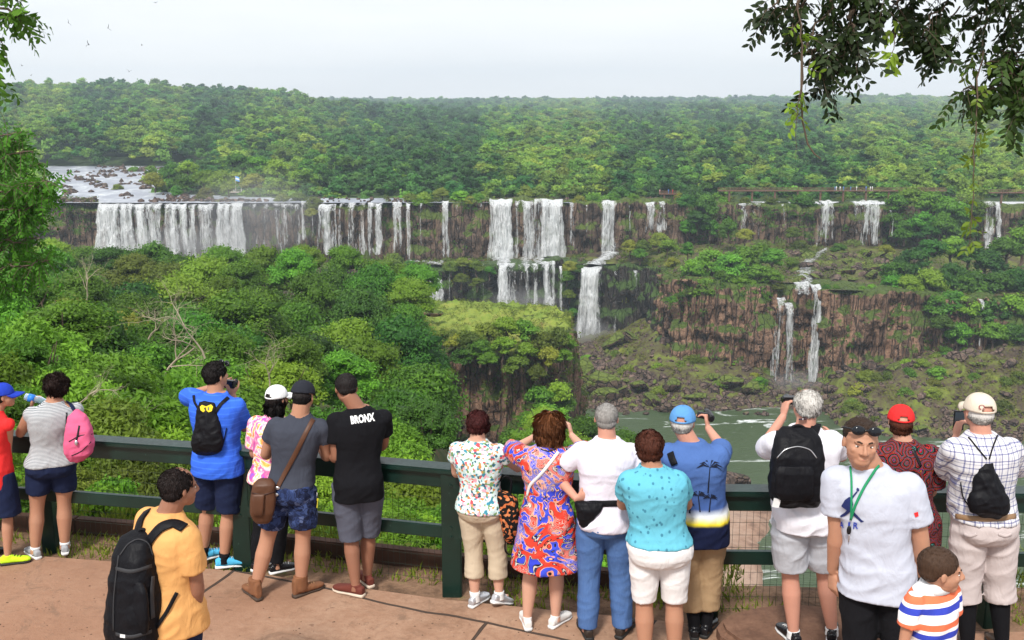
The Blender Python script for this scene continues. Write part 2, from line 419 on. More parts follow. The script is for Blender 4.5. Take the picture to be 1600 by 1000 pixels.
# upper river (in plan), trees stay out of it
def in_upriver(X, Y):
    p = px_of(X, Y, -39)
    a = (p > 60) & (p < np.interp(Y, [430, 450, 470, 520, 560, 600, 680], [480, 440, 250, 240, 225, 300, 345])) & (Y < 690)
    b = (p > 480) & (p < 640) & (Y < 452)
    c = (p > 770) & (p < 900) & (Y < 442)
    return a | b | c
sheet('plateau_ground', np.linspace(-2600, 2600, 420), np.concatenate([np.linspace(434, 700, 60), np.linspace(720, 3800, 90)]), 
      lambda X, Y: plat_z(X, Y) - np.where(in_upriver(X, Y) | ((px_of(X, Y, -39) > 30) & (px_of(X, Y, -39) < 380) & (Y > 500) & (Y < 705)), 4.0, 0), UNDER)
sheet('upper_river', np.linspace(-330, 40, 40), np.linspace(429.6, 700, 30), lambda X, Y: -39.6+0*X, UPRIVER)
sheet('river', np.linspace(-420, 420, 60), np.linspace(120, 420, 40), lambda X, Y: -93+0*X, RIVER)

# cliffs ------------------------------------------------------------
def cliff(name, path, mat, seed, amp=1.6, du=1.1, nv=34, colw=3.2, lean=.06, zb=None):
    """path: list of (px, Y, ztop_rel, zbot_rel); face looks towards the camera side"""
    P_ = [(X_at(p, Y, zt), Y, zt, zb_) for p, Y, zt, zb_ in path]
    s = [0]
    for a, b in zip(P_, P_[1:]): s.append(s[-1]+math.hypot(b[0]-a[0], b[1]-a[1]))
    n = max(6, int(s[-1]/du)); S = np.linspace(0, s[-1], n)
    A = np.array(P_); x = np.interp(S, s, A[:, 0]); y = np.interp(S, s, A[:, 1]); zt = np.interp(S, s, A[:, 2]); zb_ = np.interp(S, s, A[:, 3])
    zt = zt + 1.8*fbm(S/9., 0*S, 0, seed+5)
    dx, dy = np.gradient(x), np.gradient(y); l = np.hypot(dx, dy); nx, ny = dy/l, -dx/l       # towards the camera
    t = np.linspace(0, 1, nv)
    Z = zt[:, None] + (zb_-zt)[:, None]*t[None, :]
    SS = np.repeat(S[:, None], nv, 1)
    col = np.abs(vn(SS/colw, Z/28., 0, seed))
    dis = amp*(1.5*fbm(SS/14., Z/16., 0, seed+1, 4) + 1.1*(1-2*col) + .55*fbm(SS/1.6, Z/5., 0, seed+2, 3) + .9*np.round(2.5*vn(SS/7., Z/3.6, 0, seed+3))/2 + .8*np.round(2*vn(SS/2.2+.3*vn(Z/6., SS/9., 0, seed), Z/7., 0, seed+4))/2)
    dis += lean*(zt[:, None]-Z)
    dis[:, 0] -= amp*.6
    V = np.stack([x[:, None]+nx[:, None]*dis, y[:, None]+ny[:, None]*dis, Z+R2W+.25*vn(SS/1.3, Z/1.3, 0, seed+9)], 2)
    # cap going back from the lip
    back = V[:, :1, :].copy(); back[:, 0, 0] -= nx*12; back[:, 0, 1] -= ny*12; back[:, 0, 2] = zt+R2W-.3
    V = np.concatenate([back, V], 1)
    o = link(name, mesh_np(name, V.reshape(-1, 3), grid_faces(n, nv+1)[:, ::-1], False), mat); tag(o, kind='structure')
    return o
cliff('cliff', [(-120, 430, -40.5, -96), (60, 432, -40.5, -96), (150, 434, -41.4, -96), (330, 431, -41.6, -96), (480, 433, -41.2, -96), (600, 431, -41, -96), (640, 430, -39.6, -80), (760, 430, -38.8, -66), (900, 431, -38.8, -66),
                (1000, 428, -38.8, -66), (1050, 424, -38.8, -64), (1100, 426, -39.5, -64), (1200, 424, -39.6, -62), (1390, 426, -39.6, -62), (1480, 416, -40, -64), (1545, 422, -40.2, -62), (1720, 418, -40, -62)], ROCK, 1, 1.6, .8, 34)
cliff('cliff', [(560, 412, -63, -94), (640, 408, -64, -94), (770, 404, -62, -94), (880, 403, -61, -94), (900, 407, -61.5, -94), (945, 406, -61.5, -94), (1010, 401, -62, -94), (1028, 385, -61, -92),
                (1050, 355, -59, -92)], ROCKWET, 2, 1.4, .9, 34)
cliff('cliff', [(1035, 372, -60, -92), (1060, 345, -58, -92), (1130, 340, -58.5, -94), (1192, 338, -59, -95), (1200, 346, -59.5, -95), (1240, 348, -60, -95), (1283, 344, -60, -95), (1292, 333, -60, -95), (1380, 330, -59.5, -94),
                (1470, 326, -60, -93), (1620, 320, -60, -92)], ROCKRED, 3, 2.0, .6, 52, 2.6)
# ledge between the two tiers
R5L = 0
def ledge_front(px): return np.interp(px, [560, 640, 880, 1010, 1030, 1055, 1130, 1190, 1205, 1283, 1295, 1460, 1720], [414, 410, 405, 403, 380, 350, 344, 342, 350, 350, 337, 330, 322])
pxs = np.linspace(560, 1720, 260); tt = np.linspace(0, 1, 40)
PX, T = np.meshgrid(pxs, tt, indexing='ij'); YF = ledge_front(PX)+1.5; YB = np.interp(PX, [560, 1720], [434, 428]); YY = YF+(YB-YF)*T
ZF = np.interp(PX, [560, 880, 1030, 1060, 1290, 1720], [-63.3, -62, -61.5, -59, -60.6, -60.5])
ZB = np.interp(PX, [560, 760, 900, 1000, 1100, 1720], [-66, -63, -62, -58, -56, -57])
ZZ = ZF+(ZB-ZF)*T + 1.6*fbm(PX/14., YY/7., 0, 21)*np.clip(T*5, 0, 1)
XX = (PX-800)/FPX*(YY*math.cos(PITCH)-ZZ*math.sin(PITCH))
tag(link('ledge_ground', mesh_np('ledge_ground', np.stack([XX.ravel(), YY.ravel(), ZZ.ravel()+R2W], 1), grid_faces(260, 40), True), MOSSY), kind='structure')
def ledge_z(px, Y):
    yf = float(ledge_front(px)); t = min(1, max(0, (Y-yf)/(431-yf)))
    return float(np.interp(px, [560, 880, 1030, 1060, 1290, 1720], [-63.3, -62, -61.5, -59, -60.6, -60.5]))*(1-t) + t*float(np.interp(px, [560, 760, 900, 1000, 1100, 1720], [-66, -63, -62, -58, -56, -57]))
# talus mounds at the foot of the cliffs
def talus_z(X, Y):
    p = px_of(X, Y, -90)
    sh = np.interp(p, [820, 880, 1000, 1120, 1200, 1290, 1330, 1600, 1800], [330, 312, 308, 308, 312, 305, 285, 276, 270]) + 4*fbm(X/9., Y/9., 0, 30)
    top = np.interp(p, [820, 880, 960, 1030, 1100, 1190, 1215, 1285, 1310, 1450, 1560, 1800], [-92, -91, -88, -80, -82, -87, -91, -91, -86, -78, -75, -73])
    wd = np.interp(p, [820, 1000, 1200, 1300, 1600], [60, 60, 26, 22, 40])
    t = np.clip((Y-sh)/wd, -1, 1)
    return np.where(t > 0, -93+(top+93)*np.clip(t, 0, 1)**.8, -93+6*t) + np.clip(t*4, 0, 1)*(2.2*fbm(X/10., Y/10., 0, 31) + .8*fbm(X/2.5, Y/2.5, 0, 32))
sheet('rubble_slope', np.linspace(5, 190, 240), np.linspace(262, 405, 190), talus_z, MOSSY)
# near outcrop ------------------------------------------------------
OUT = [(598, 268), (612, 238), (640, 226), (668, 217), (700, 213), (745, 210), (790, 209), (835, 210), (868, 213), (884, 219), (889, 230), (886, 243), (850, 252)]
def out_top(px): return float(np.interp(px, [600, 660, 700, 889], [-49.0, -50.2, -50.0, -49.2]))
cliff('cliff', [(p, Y, out_top(p)-(.8 if Y < 230 else 0), -95) for p, Y in OUT], ROCKRED, 5, 1.5, .45, 90, 3.4, .05)
bm = bmesh.new()
n1 = 90; n2 = 26; V = []
for i in range(n1):
    p = 596+(892-596)*i/(n1-1)
    yf = float(np.interp(p, [q[0] for q in OUT[:11]], [q[1] for q in OUT[:11]])); yb = float(np.interp(p, [596, 640, 850, 892], [275, 262, 250, 238]))
    for j in range(n2):
        t = j/(n2-1); Y = yf-.8+(yb-yf)*t; z = out_top(p)+.9*float(fbm(p/9., Y/4., 0, 41, 5))+.35*float(vn(p/1.5, Y/.9, 0, 43)) + 1.2*t - (1.6*(1-min(1, t*5)))
        V.append((X_at(p, Y, z), Y, z+R2W))
bm.free()
tag(link('outcrop_ground', mesh_np('outcrop_ground', np.array(V), grid_faces(n1, n2), True), GRASSY), kind='structure')

# ------------------------------------------------------------ waterfalls
def waterfall(px0, px1, Y, yt, yb, mat, label, seed, bulge=.9, flare=0.0, skew=0, trail=0, name='waterfall'):
    """curtain between photo columns px0..px1 in front of the cliff at distance Y: ragged plumes that start and end unevenly"""
    if Y > 425 and px1 < 482: yt -= 3.5
    zt = P((px0+px1)/2, yt, Y).z; zb = P((px0+px1)/2, yb, Y).z
    x0 = P(px0, yt, Y).x; x1 = P(px1, yt, Y).x
    wd = x1-x0; h_ = zt-zb; n = max(6, int(wd/.28)); m = max(18, int(h_/.5)); r = np.random.RandomState(seed)
    u = np.linspace(0, 1, n); v = np.linspace(0, 1, m); U, Vv = np.meshgrid(u, v, indexing='ij'); S = U*wd
    top = .35*vn(S/1.6, 0*S, 0, seed+4); bot = h_*.10*vn(S/1.2, 0*S, 0, seed+6)*min(1, wd/3)
    Z = zt+top+(zb+bot-zt-top)*Vv
    plume = vn(S/1.5, Vv*.6, 0, seed+2)
    X = x0+wd*(.5+(U-.5)*(1+flare*Vv)) + .45*min(1.2, wd**.5*.5)*fbm(Vv*4+seed, S/5., 0, seed, 3) + skew*Vv + .3*vn(S/.8, Vv*5, 0, seed+7)*Vv
    drop = np.minimum(Vv*h_, 3.0); lump = fbm(S/1.3, Vv*h_/4., 0, seed, 4)
    Yy = Y + 2.4 - 3.0*np.sqrt(np.clip(drop/3.0, 0, 1)) - bulge*Vv*1.4 - .9*lump*np.clip(Vv*3, 0, 1) - .8*np.abs(plume)
    me = mesh_np('waterfall', np.stack([X.ravel(), Yy.ravel(), Z.ravel()], 1), grid_faces(n, m), True)
    side = np.clip(np.abs(U-.5)*2, 0, 1)**(1.5+wd*.7)*(.7+.8*r.rand()) ; gap = np.clip(.25-plume, 0, 1)*(.9 if mat < 2 else .75)*np.clip(wd/5, 0, 1)
    ed = side + gap + .5*np.clip((Vv-.88)*8, 0, 1)*r.rand() - .5*np.clip(1-Vv*10, 0, 1)
    a = me.attributes.new('edge', 'FLOAT', 'POINT'); a.data.foreach_set('value', ed.ravel().astype(np.float32))
    return tag(link(name, me, FALLM[mat]), label, 'waterfall', 'waterfalls pouring over the cliffs')
WF = [
 # left main curtain
 (152, 240, 428, 322, 396, 2, 'broad white waterfall at the far left of the cliff, first of the row'),
 (236, 262, 428, 322, 396, 1, 'narrow white waterfall beside the broad far left one'),
 (258, 292, 427, 323, 402, 2, 'thick white waterfall bulging behind the treetops on the left'),
 (290, 334, 428, 323, 400, 1, 'grey white streaked waterfall left of the bright thick column'),
 (338, 379, 427, 322, 396, 2, 'bright thick white waterfall column at the right end of the left curtain'),
 (380, 470, 429, 321, 392, 0, 'thin misty veil of water over pale rock between two white falls'),
 (470, 480, 428, 319, 376, 1, 'single narrow waterfall left of the leafy cliff notch'),
 (497, 524, 427, 320, 392, 2, 'white waterfall just right of the leafy cliff notch'),
 (528, 572, 427, 318, 396, 1, 'wide lacy waterfall under the broad upper rapids'),
 (572, 598, 427, 318, 394, 1, 'tall narrow waterfall closing the right end of the lacy falls'),
 (610, 628, 426, 317, 394, 1, 'white waterfall standing alone beside the thin broken one'),
 (634, 642, 426, 318, 404, 1, 'thin broken waterfall tumbling to the small white cascade'),
 (690, 702, 426, 315, 398, 1, 'slim waterfall in the middle of the mossy dark cliff'),
 (748, 756, 426, 318, 384, 0, 'faint trickle left of the big central waterfall'),
 (766, 800, 425, 312, 411, 2, 'left strand of the big central two-tier waterfall, upper tier'),
 (802, 834, 425, 314, 409, 1, 'lacy middle strand of the big central waterfall, upper tier'),
 (834, 880, 424, 312, 411, 2, 'widest right strand of the big central waterfall, upper tier'),
 (882, 908, 426, 318, 392, 0, 'thin broken threads of water right of the big central waterfall'),
 (938, 972, 425, 314, 402, 1, 'stepped white waterfall above the tall single plunge'),
 (1008, 1046, 421, 316, 362, 1, 'short group of narrow falls left of the cliff covered with trees'),
 (1152, 1190, 421, 318, 366, 0, 'faint dark veil of water on the cliff under the footbridge'),
 (1273, 1304, 421, 314, 386, 1, 'pair of white strands under the footbridge, left pair'),
 (1326, 1378, 421, 314, 386, 1, 'wide streaked curtain under the footbridge, right of the pair'),
 (1538, 1568, 418, 316, 386, 1, 'white waterfall at the far right beyond the hanging vine'),
 (486, 490, 427, 326, 372, 0, 'thin thread on the dark notch beside the single narrow waterfall'),
 (655, 660, 425, 318, 380, 0, 'faint thread between the broken fall and the slim middle fall'),
 (712, 716, 425, 322, 372, 0, 'faint trickle right of the slim middle waterfall'),
 (915, 919, 425, 320, 362, 0, 'faint trickle left of the stepped waterfall'),
 (982, 986, 424, 322, 360, 0, 'faint trickle right of the stepped waterfall'),
 (1118, 1122, 421, 322, 356, 0, 'faint trickle on the cliff left end of the footbridge'),
 (1222, 1228, 421, 320, 352, 0, 'faint thread on the bare cliff under the footbridge'),
 (1392, 1396, 410, 330, 370, 0, 'faint trickle by the dark trees right of the streaked curtain'),
 (700, 704, 403, 420, 470, 0, 'faint misty thread right of the small bright cascade'),
 (1016, 1019, 392, 430, 512, 0, 'hair-thin thread at the right end of the dark wet cliff'),
 # lower tier
 (668, 694, 404, 432, 472, 2, 'small bright cascade behind the grassy outcrop'),
 (752, 757, 402, 412, 476, 0, 'single faint thread over the misty mossy wall'),
 (778, 806, 400, 412, 480, 2, 'left column of the lower central falls above the grassy outcrop'),
 (806, 842, 400, 414, 486, 1, 'thin middle veil of the lower central falls'),
 (842, 868, 400, 410, 484, 2, 'right column of the lower central falls above the grassy outcrop'),
 (874, 880, 400, 416, 486, 1, 'lone thread right of the lower central falls'),
 (908, 944, 398, 418, 540, 2, 'tall heavy white plunge beside the green mossy cliff'),
 (958, 966, 396, 424, 520, 0, 'thin thread right of the tall heavy plunge'),
 (988, 1004, 394, 424, 516, 0, 'pale green double thread on the dark cliff'),
 # right cliff
 (1214, 1230, 336, 466, 606, 1, 'left strand of the three narrow falls on the red brown cliff'),
 (1226, 1240, 336, 476, 620, 1, 'middle mossy strand of the three narrow falls on the red brown cliff'),
 (1268, 1284, 336, 446, 606, 2, 'straight solid white strand, right of the three on the red brown cliff'),
 (1240, 1266, 341, 442, 458, 1, 'tiny row of short falls at the lip of the red brown cliff'),
 (1532, 1542, 310, 470, 598, 0, 'dark wet thread of water beneath the hanging vine'),
]
for i, (a, b, Y, yt, yb, m, lab) in enumerate(WF):
    sk = {908: -1.5, 1214: -2.5, 1226: 1.5}.get(a, 0)
    waterfall(a, b, Y, yt, yb, m, lab, 100+i, flare=.25 if m == 2 else .1, skew=sk*1.0)

def cascade(pts, wds, mat, label, seed):
    """white water running over the ledge between tiers; pts are (px, Y)"""
    V = []; n = 40; k = 7; r = np.random.RandomState(seed); ps = np.array(pts, float); s = np.linspace(0, len(ps)-1, n); ed = []
    for i, t in enumerate(s):
        p = np.interp(t, range(len(ps)), ps[:, 0]); Y = np.interp(t, range(len(ps)), ps[:, 1]); w_ = np.interp(t, range(len(ps)), wds); z = ledge_z(p, Y)
        for j in range(k):
            u = j/(k-1)-.5; x = X_at(p, Y, z)+u*w_+.4*float(vn(t*3, u*2, 0, seed)); V.append((x, Y+.3*float(vn(t*5, u*3, 1, seed)), z+R2W+1.1-abs(u)*.9+.5*float(vn(t*6, u*4, 2, seed)))); ed.append(abs(u)*1.2)
    me = mesh_np('cascade', np.array(V), grid_faces(n, k), True); a_ = me.attributes.new('edge', 'FLOAT', 'POINT'); a_.data.foreach_set('value', np.array(ed, np.float32))
    return tag(link('cascade', me, FALLM[mat]), label, 'waterfall', 'waterfalls pouring over the cliffs')
cascade([(783, 424), (790, 414), (792, 401)], [8, 10, 7], 2, 'foaming step joining the left strands of the two central tiers', 1)
cascade([(858, 423), (850, 413), (855, 401)], [10, 10, 6], 2, 'foaming step joining the right strands of the two central tiers', 2)
cascade([(820, 422), (822, 401)], [5, 6], 1, 'small foaming step in the middle of the central ledge', 3)
cascade([(955, 424), (948, 416), (935, 408), (926, 399)], [7, 6, 7, 8], 2, 'zigzag white water leading to the tall single plunge', 4)
cascade([(638, 424), (660, 418), (672, 412), (682, 406)], [2, 3, 5, 6], 1, 'white water winding down to the small bright cascade', 5)
cascade([(696, 424), (690, 414), (684, 405)], [3, 4, 4], 1, 'white water below the slim middle waterfall', 6)
cascade([(1290, 412), (1262, 385), (1256, 360), (1262, 343)], [4, 6, 10, 9], 1, 'shallow stream crossing the boulder ledge above the three narrow falls', 7)
# ------------------------------------------------------------ rocks
def rock_mesh(name, seed, sub=3, sq=.75):
    r = np.random.RandomState(seed); bm = bmesh.new(); bmesh.ops.create_icosphere(bm, subdivisions=sub, radius=1)
    V = np.array([v.co[:] for v in bm.verts]); F = np.array([[v.index for v in f.verts] for f in bm.faces]); bm.free()
    for k in range(14):                       # planar cuts give facets
        d = r.normal(size=3); d /= np.linalg.norm(d); h = r.uniform(.42, .80); t = V@d; V = V - np.clip(t-h, 0, None)[:, None]*d
    V = V*(1+.05*fbm(V[:, 0]*2.5+seed, V[:, 1]*2.5, V[:, 2]*2.5, seed, 3))[:, None]
    V[:, 2] *= sq; return mesh_np(name, V, F, False)
ROCKS = [rock_mesh('boulder shape %d' % i, 300+i) for i in range(6)]
def boulder(x, y, z, s, mat, label, group, tall=1.0, name='boulder'):
    o = link(name, mesh_with(ROCKS[rng.randint(6)], mat)); o.location = (x, y, z)
    o.scale = (s*rng.uniform(.7, 1.3), s*rng.uniform(.7, 1.2), s*tall*rng.uniform(.6, 1.1)); o.rotation_euler = (rng.normal()*.35, rng.normal()*.35, rng.rand()*6.28)
    return tag(o, label, 'rock', group)
def scatter_rocks_stuff(name, pts, sizes, mat, seed):
    r = np.random.RandomState(seed); parts = []
    base = []
    for m in ROCKS[:3]:
        bm = bmesh.new(); bmesh.ops.create_icosphere(bm, subdivisions=1, radius=1)
        v = np.array([q.co[:] for q in bm.verts]); f = np.array([[q.index for q in g.verts] for g in bm.faces]); bm.free()
        v = v*(1+.2*r.normal(size=(len(v), 1))); base.append((v, f))
    for p, s in zip(pts, sizes):
        v, f = base[r.randint(3)]; a = r.rand()*6.28; c, sn = math.cos(a), math.sin(a)
        q = v*np.array([s*r.uniform(.7, 1.3), s, s*r.uniform(.5, .9)]); q = np.stack([q[:, 0]*c-q[:, 1]*sn, q[:, 0]*sn+q[:, 1]*c, q[:, 2]], 1)
        parts.append((q+np.array(p), f))
    V, F = join_np(parts); return tag(link(name, mesh_np(name, V, F), mat), kind='stuff')
# talus boulders in view
cnt = 0
r_ = np.random.RandomState(77); pts = []; sz = []
for k in range(9000):
    p = r_.uniform(870, 1600); Y = r_.uniform(268, 385)
    x = X_at(p, Y, -90); z = float(talus_z(np.array(x), np.array(Y)))
    if z < -93.2: continue
    dens = 1.0 if z < -88 else .30
    if r_.rand() > dens: continue
    pts.append((x, Y, z+R2W)); sz.append((.35+1.5*r_.rand()**2.5) if z < -88 else r_.uniform(.35, 1.1))
tag(scatter_rocks_stuff('rubble', pts, sz, BOULD, 5), 'small dark rubble stones covering the foot of the far cliffs', 'rubble', None)
for k in range(170):
    p = r_.uniform(880, 1600); Y = r_.uniform(270, 372)
    x = X_at(p, Y, -90); z = float(talus_z(np.array(x), np.array(Y)))
    if z < -93.3: continue
    if p < 1200: lb, g = 'brown boulder on the rubble shore below the tall plunge', 'boulders on the central shore'
    elif p < 1300: lb, g = 'dark wet boulder at the foot of the three narrow falls', 'boulders below the three narrow falls'
    else: lb, g = 'boulder on the mossy slope across the river at the right', 'boulders on the right shore'
    boulder(x, Y, z+R2W+.3, 1.1+3.2*r_.rand()**2, BOULD if r_.rand() < .75 else BOULDMOSS, lb, g)
for p, y_, Y, s in ((930, 590, 322, 8), (905, 580, 325, 7.5), (890, 610, 316, 6), (945, 620, 316, 5), (1020, 620, 312, 4), (1050, 600, 318, 3.6), (1090, 615, 314, 4), (965, 610, 318, 4.5), (1000, 600, 320, 4), (960, 525, 372, 5), (985, 522, 372, 4.5), (1140, 590, 320, 5), (1175, 600, 318, 4)):
    q = P(p, y_, Y); boulder(q.x, q.y, q.z-1, s, BOULDMOSS, 'large moss topped boulder leaning on the central shore', 'big mossy boulders', 1.2)
# ledge boulders
for k in range(60):
    p = r_.uniform(1228, 1395); Y = r_.uniform(352, 405); z = ledge_z(p, Y)
    boulder(X_at(p, Y, z), Y, z+R2W+.6, r_.uniform(1.6, 3.6), BOULD if r_.rand() < .5 else BOULDMOSS, 'boulder on the ledge above the three narrow falls', 'boulders on the upper ledge')
for k in range(34):
    p = r_.choice([r_.uniform(640, 760), r_.uniform(890, 1030), r_.uniform(1030, 1120)]); yf = float(ledge_front(p)); Y = r_.uniform(yf+1, yf+16); z = ledge_z(p, Y)
    boulder(X_at(p, Y, z), Y, z+R2W+.3, r_.uniform(1., 2.6), BOULD, 'dark boulder on the ledge between the two tiers of falls', 'boulders between the tiers')
q = P(678, 488, 232); boulder(q.x, q.y, q.z, 3.2, ROCKRED, 'lone brown boulder on the grassy outcrop top', None)
# near bank rocks by the river (centre right)
for p, y_, Y, s in ((1120, 765, 236, 6), (1140, 745, 238, 6.5), (1122, 725, 242, 5), (1160, 765, 237, 4), (1178, 770, 234, 2.6), (1100, 745, 238, 7), (1108, 775, 230, 5), (1130, 755, 232, 4.5), (1165, 755, 240, 2.6),
                     (1205, 780, 232, 2.5), (1095, 770, 228, 5), (1145, 772, 229, 3.6)):
    q = P(p, y_, Y); boulder(q.x, q.y, q.z, s*.8, BOULD, 'brown boulder in the heap on the near river bank', 'boulder heap on the near bank')
for p, y_ in ((978, 640), (1165, 640), (1186, 640), (1194, 655), (1010, 643)):
    q = P(p, y_, 303); boulder(q.x, q.y, R2W-92.8, 1.6, BOULD, 'small rock standing in the green river', 'rocks standing in the river')
# rocks of the upper rapids
pts = []; sz = []
for k in range(420):
    p = r_.uniform(95, 330); Y = 432+260*r_.rand()**1.3
    n_ = vn(p/40., Y/30., 0, 8)
    if n_ < -.15: continue
    pts.append((X_at(p, Y, -39.5), Y, -39.6+R2W)); sz.append(r_.uniform(.6, 2.2))
for k in range(140):
    p = r_.choice([r_.uniform(480, 640), r_.uniform(770, 900), r_.uniform(1000, 1060)]); Y = r_.uniform(430, 450)
    pts.append((X_at(p, Y, -39), Y, -39.3+R2W)); sz.append(r_.uniform(.4, 1.1))
tag(scatter_rocks_stuff('river_rocks', pts, sz, BOULD, 9), 'dark flat rocks breaking the pale rapids above the falls', 'rocks')
for k, (p0, p1, yy, s) in enumerate(((88, 150, 322, 2.4), (330, 420, 310, 2.2), (250, 330, 312, 1.6))):
    for j in range(9):
        p = p0+(p1-p0)*(j+.5)/9; q = P(p, yy, 434+k); boulder(q.x, q.y+r_.normal(), -39.2+R2W, s, BOULD, 'reddish brown rock on the lip of the left falls', 'rocks on the lip of the left falls')

# ------------------------------------------------------------ forests
def gn_forest(name, pts, scl, rot, idx, mat, srcs, label):
    me = bpy.data.meshes.new(name); n = len(pts); me.vertices.add(n); me.vertices.foreach_set('co', np.asarray(pts, np.float32).ravel())
    a = me.attributes.new('scl', 'FLOAT_VECTOR', 'POINT'); a.data.foreach_set('vector', np.asarray(scl, np.float32).ravel())
    a = me.attributes.new('rot', 'FLOAT_VECTOR', 'POINT'); a.data.foreach_set('vector', np.asarray(rot, np.float32).ravel())
    a = me.attributes.new('idx', 'INT', 'POINT'); a.data.foreach_set('value', np.asarray(idx, np.int32))
    o = link(name, me); g = bpy.data.node_groups.new(name, 'GeometryNodeTree')
    g.interface.new_socket('Geometry', in_out='INPUT', socket_type='NodeSocketGeometry'); g.interface.new_socket('Geometry', in_out='OUTPUT', socket_type='NodeSocketGeometry')
    gi = g.nodes.new('NodeGroupInput'); go = g.nodes.new('NodeGroupOutput'); ip = g.nodes.new('GeometryNodeInstanceOnPoints')
    m2p = g.nodes.new('GeometryNodeMeshToPoints'); g.links.new(gi.outputs[0], m2p.inputs['Mesh']); g.links.new(m2p.outputs[0], ip.inputs['Points'])
    jn = g.nodes.new('GeometryNodeJoinGeometry')
    for s in reversed(srcs):
        oi = g.nodes.new('GeometryNodeObjectInfo'); oi.inputs['Object'].default_value = s; oi.inputs['As Instance'].default_value = True
        oi.transform_space = 'ORIGINAL'; g.links.new(oi.outputs['Geometry'], jn.inputs[0])
    g.links.new(jn.outputs[0], ip.inputs['Instance']); ip.inputs['Pick Instance'].default_value = True
    for nm, sock, ty in (('scl', 'Scale', 'FLOAT_VECTOR'), ('rot', 'Rotation', 'FLOAT_VECTOR'), ('idx', 'Instance Index', 'INT')):
        na = g.nodes.new('GeometryNodeInputNamedAttribute'); na.data_type = ty; na.inputs['Name'].default_value = nm
        g.links.new(na.outputs['Attribute'], ip.inputs[sock])
    g.links.new(ip.outputs[0], go.inputs[0])
    md = o.modifiers.new('forest', 'NODES'); md.node_group = g
    tag(o, label, 'forest', None, 'stuff'); return o
# a few real trees of the far bank double as the instance sources
srcs = []
for i, (p, Y, m) in enumerate(((905, 520, 'far'), (1180, 560, 'faryellow'), (700, 540, 'fardark'), (1010, 530, 'faryellow'), (820, 570, 'far'), (1310, 540, 'far'))):
    x = X_at(p, Y, -39); R = 6.0
    root = empty('forest_tree', (x, Y, plat_z(x, Y)+R2W), 'round green forest tree just behind the front row on the far plateau', 'tree', 'trees of the far plateau front')
    c = link('crown', mesh_with(CROWN['far'][i % 3], LM[m]), None, root, (0, 0, 9)); c.scale = (R, R, R)
    t = link('trunk', mesh_with(TRUNK[i % 3], BARK), None, root, (0, 0, 9)); t.scale = (R, R, 3)
    srcs.append(c)
rf = np.random.RandomState(3); pts = []; scl = []; rot = []; idx = []
Y = 452.0
while Y < 3500:
    sp = np.interp(Y, [450, 900, 1600, 3500], [7.5, 8.5, 12, 19]); hw = Y*.56+15; n = int(2*hw/sp)
    X = np.linspace(-hw, hw, n) + rf.normal(size=n)*sp*.35; Yv = Y + rf.normal(size=n)*sp*.4
    keep = ~in_upriver(X, Yv)
    pp = px_of(X, Yv, -39)
    keep &= ~((pp < 480) & (pp > 200) & (Yv < 600) & (rf.rand(n) < .35))
    X, Yv = X[keep], Yv[keep]; n = len(X); pp = pp[keep]
    R = np.interp(Y, [450, 900, 1600, 3500], [4.6, 5.6, 8.5, 13])*rf.uniform(.5, 1.5, n)
    H = np.interp(Yv, [450, 520, 700, 1500], [5, 9, 13, 15])*rf.uniform(.6, 1.25, n)*(1+.35*fbm(X/45., Yv/60., 0, 95, 2)) + (rf.rand(n) < .09)*rf.uniform(3, 8, n)
    H = np.where(pp < 480, H*np.interp(Yv, [450, 600, 680, 720], [.55, .8, 1.0, 1.25]), H)
    Z = plat_z(X, Yv)+R2W+H-R*.8
    pts += list(zip(X, Yv, Z)); scl += list(zip(R*rf.uniform(.85, 1.2, n), R, R*rf.uniform(.75, 1.1, n))); rot += list(zip(rf.normal(size=n)*.1, rf.normal(size=n)*.1, rf.rand(n)*6.28)); pn = fbm(X/np.interp(Y, [450, 3000], [28, 160]), Yv/np.interp(Y, [450, 3000], [45, 300]), 0, 91, 3)*1.6+rf.normal(size=n)*.32
    idx += list(np.where(pn > np.interp(Yv, [450, 900, 1600], [.0, .15, .35]), rf.choice([1, 3], n), np.where(pn < -.25, 2, rf.choice([0, 4, 5], n))))
    Y += sp*.85
# crowns that hug the ground below so that no bare soil shows
gn_forest('far_forest', pts, scl, rot, idx, LM['far'], srcs, 'dense green rainforest covering the far plateau to the hills on the horizon')
print('far forest', len(pts))

# plant cover that nobody could count: leaves, tufts and creepers on rock and soil
def cover(name, P_, Nn, size, mat, label, seed, per=9, spread=.8, hang=.0):
    r = np.random.RandomState(seed); P_ = np.repeat(np.asarray(P_, float), per, 0); Nn = np.repeat(np.asarray(Nn, float), per, 0); n = len(P_)
    sz = size*r.uniform(.5, 1.4, n)[:, None]; g = np.repeat(r.rand(n//per), per)
    p = P_+r.normal(size=(n, 3))*size*spread*np.array([1.4, 1.4, .8])+Nn*size*r.rand(n)[:, None]*1.2
    nr = Nn*.7+r.normal(size=(n, 3))*.5+np.array([0, 0, .5]); nr /= np.linalg.norm(nr, axis=1)[:, None]
    t = r.normal(size=(n, 3)); t[:, 2] += .4-hang*2; t -= nr*np.sum(t*nr, 1)[:, None]; t /= np.linalg.norm(t, axis=1)[:, None]; bt = np.cross(nr, t)
    V = np.stack([p-t*sz*.8, p+bt*sz*.4, p+t*sz*.9, p-bt*sz*.4], 1).reshape(-1, 3)
    me = mesh_np(name, V, np.arange(n*4).reshape(-1, 4)); a_ = me.attributes.new('lv', 'FLOAT', 'POINT'); a_.data.foreach_set('value', np.repeat(g*.7+.3*r.rand(n), 4).astype(np.float32))
    return tag(link(name, me, mat), label, None, None, 'stuff')
r5 = np.random.RandomState(55)
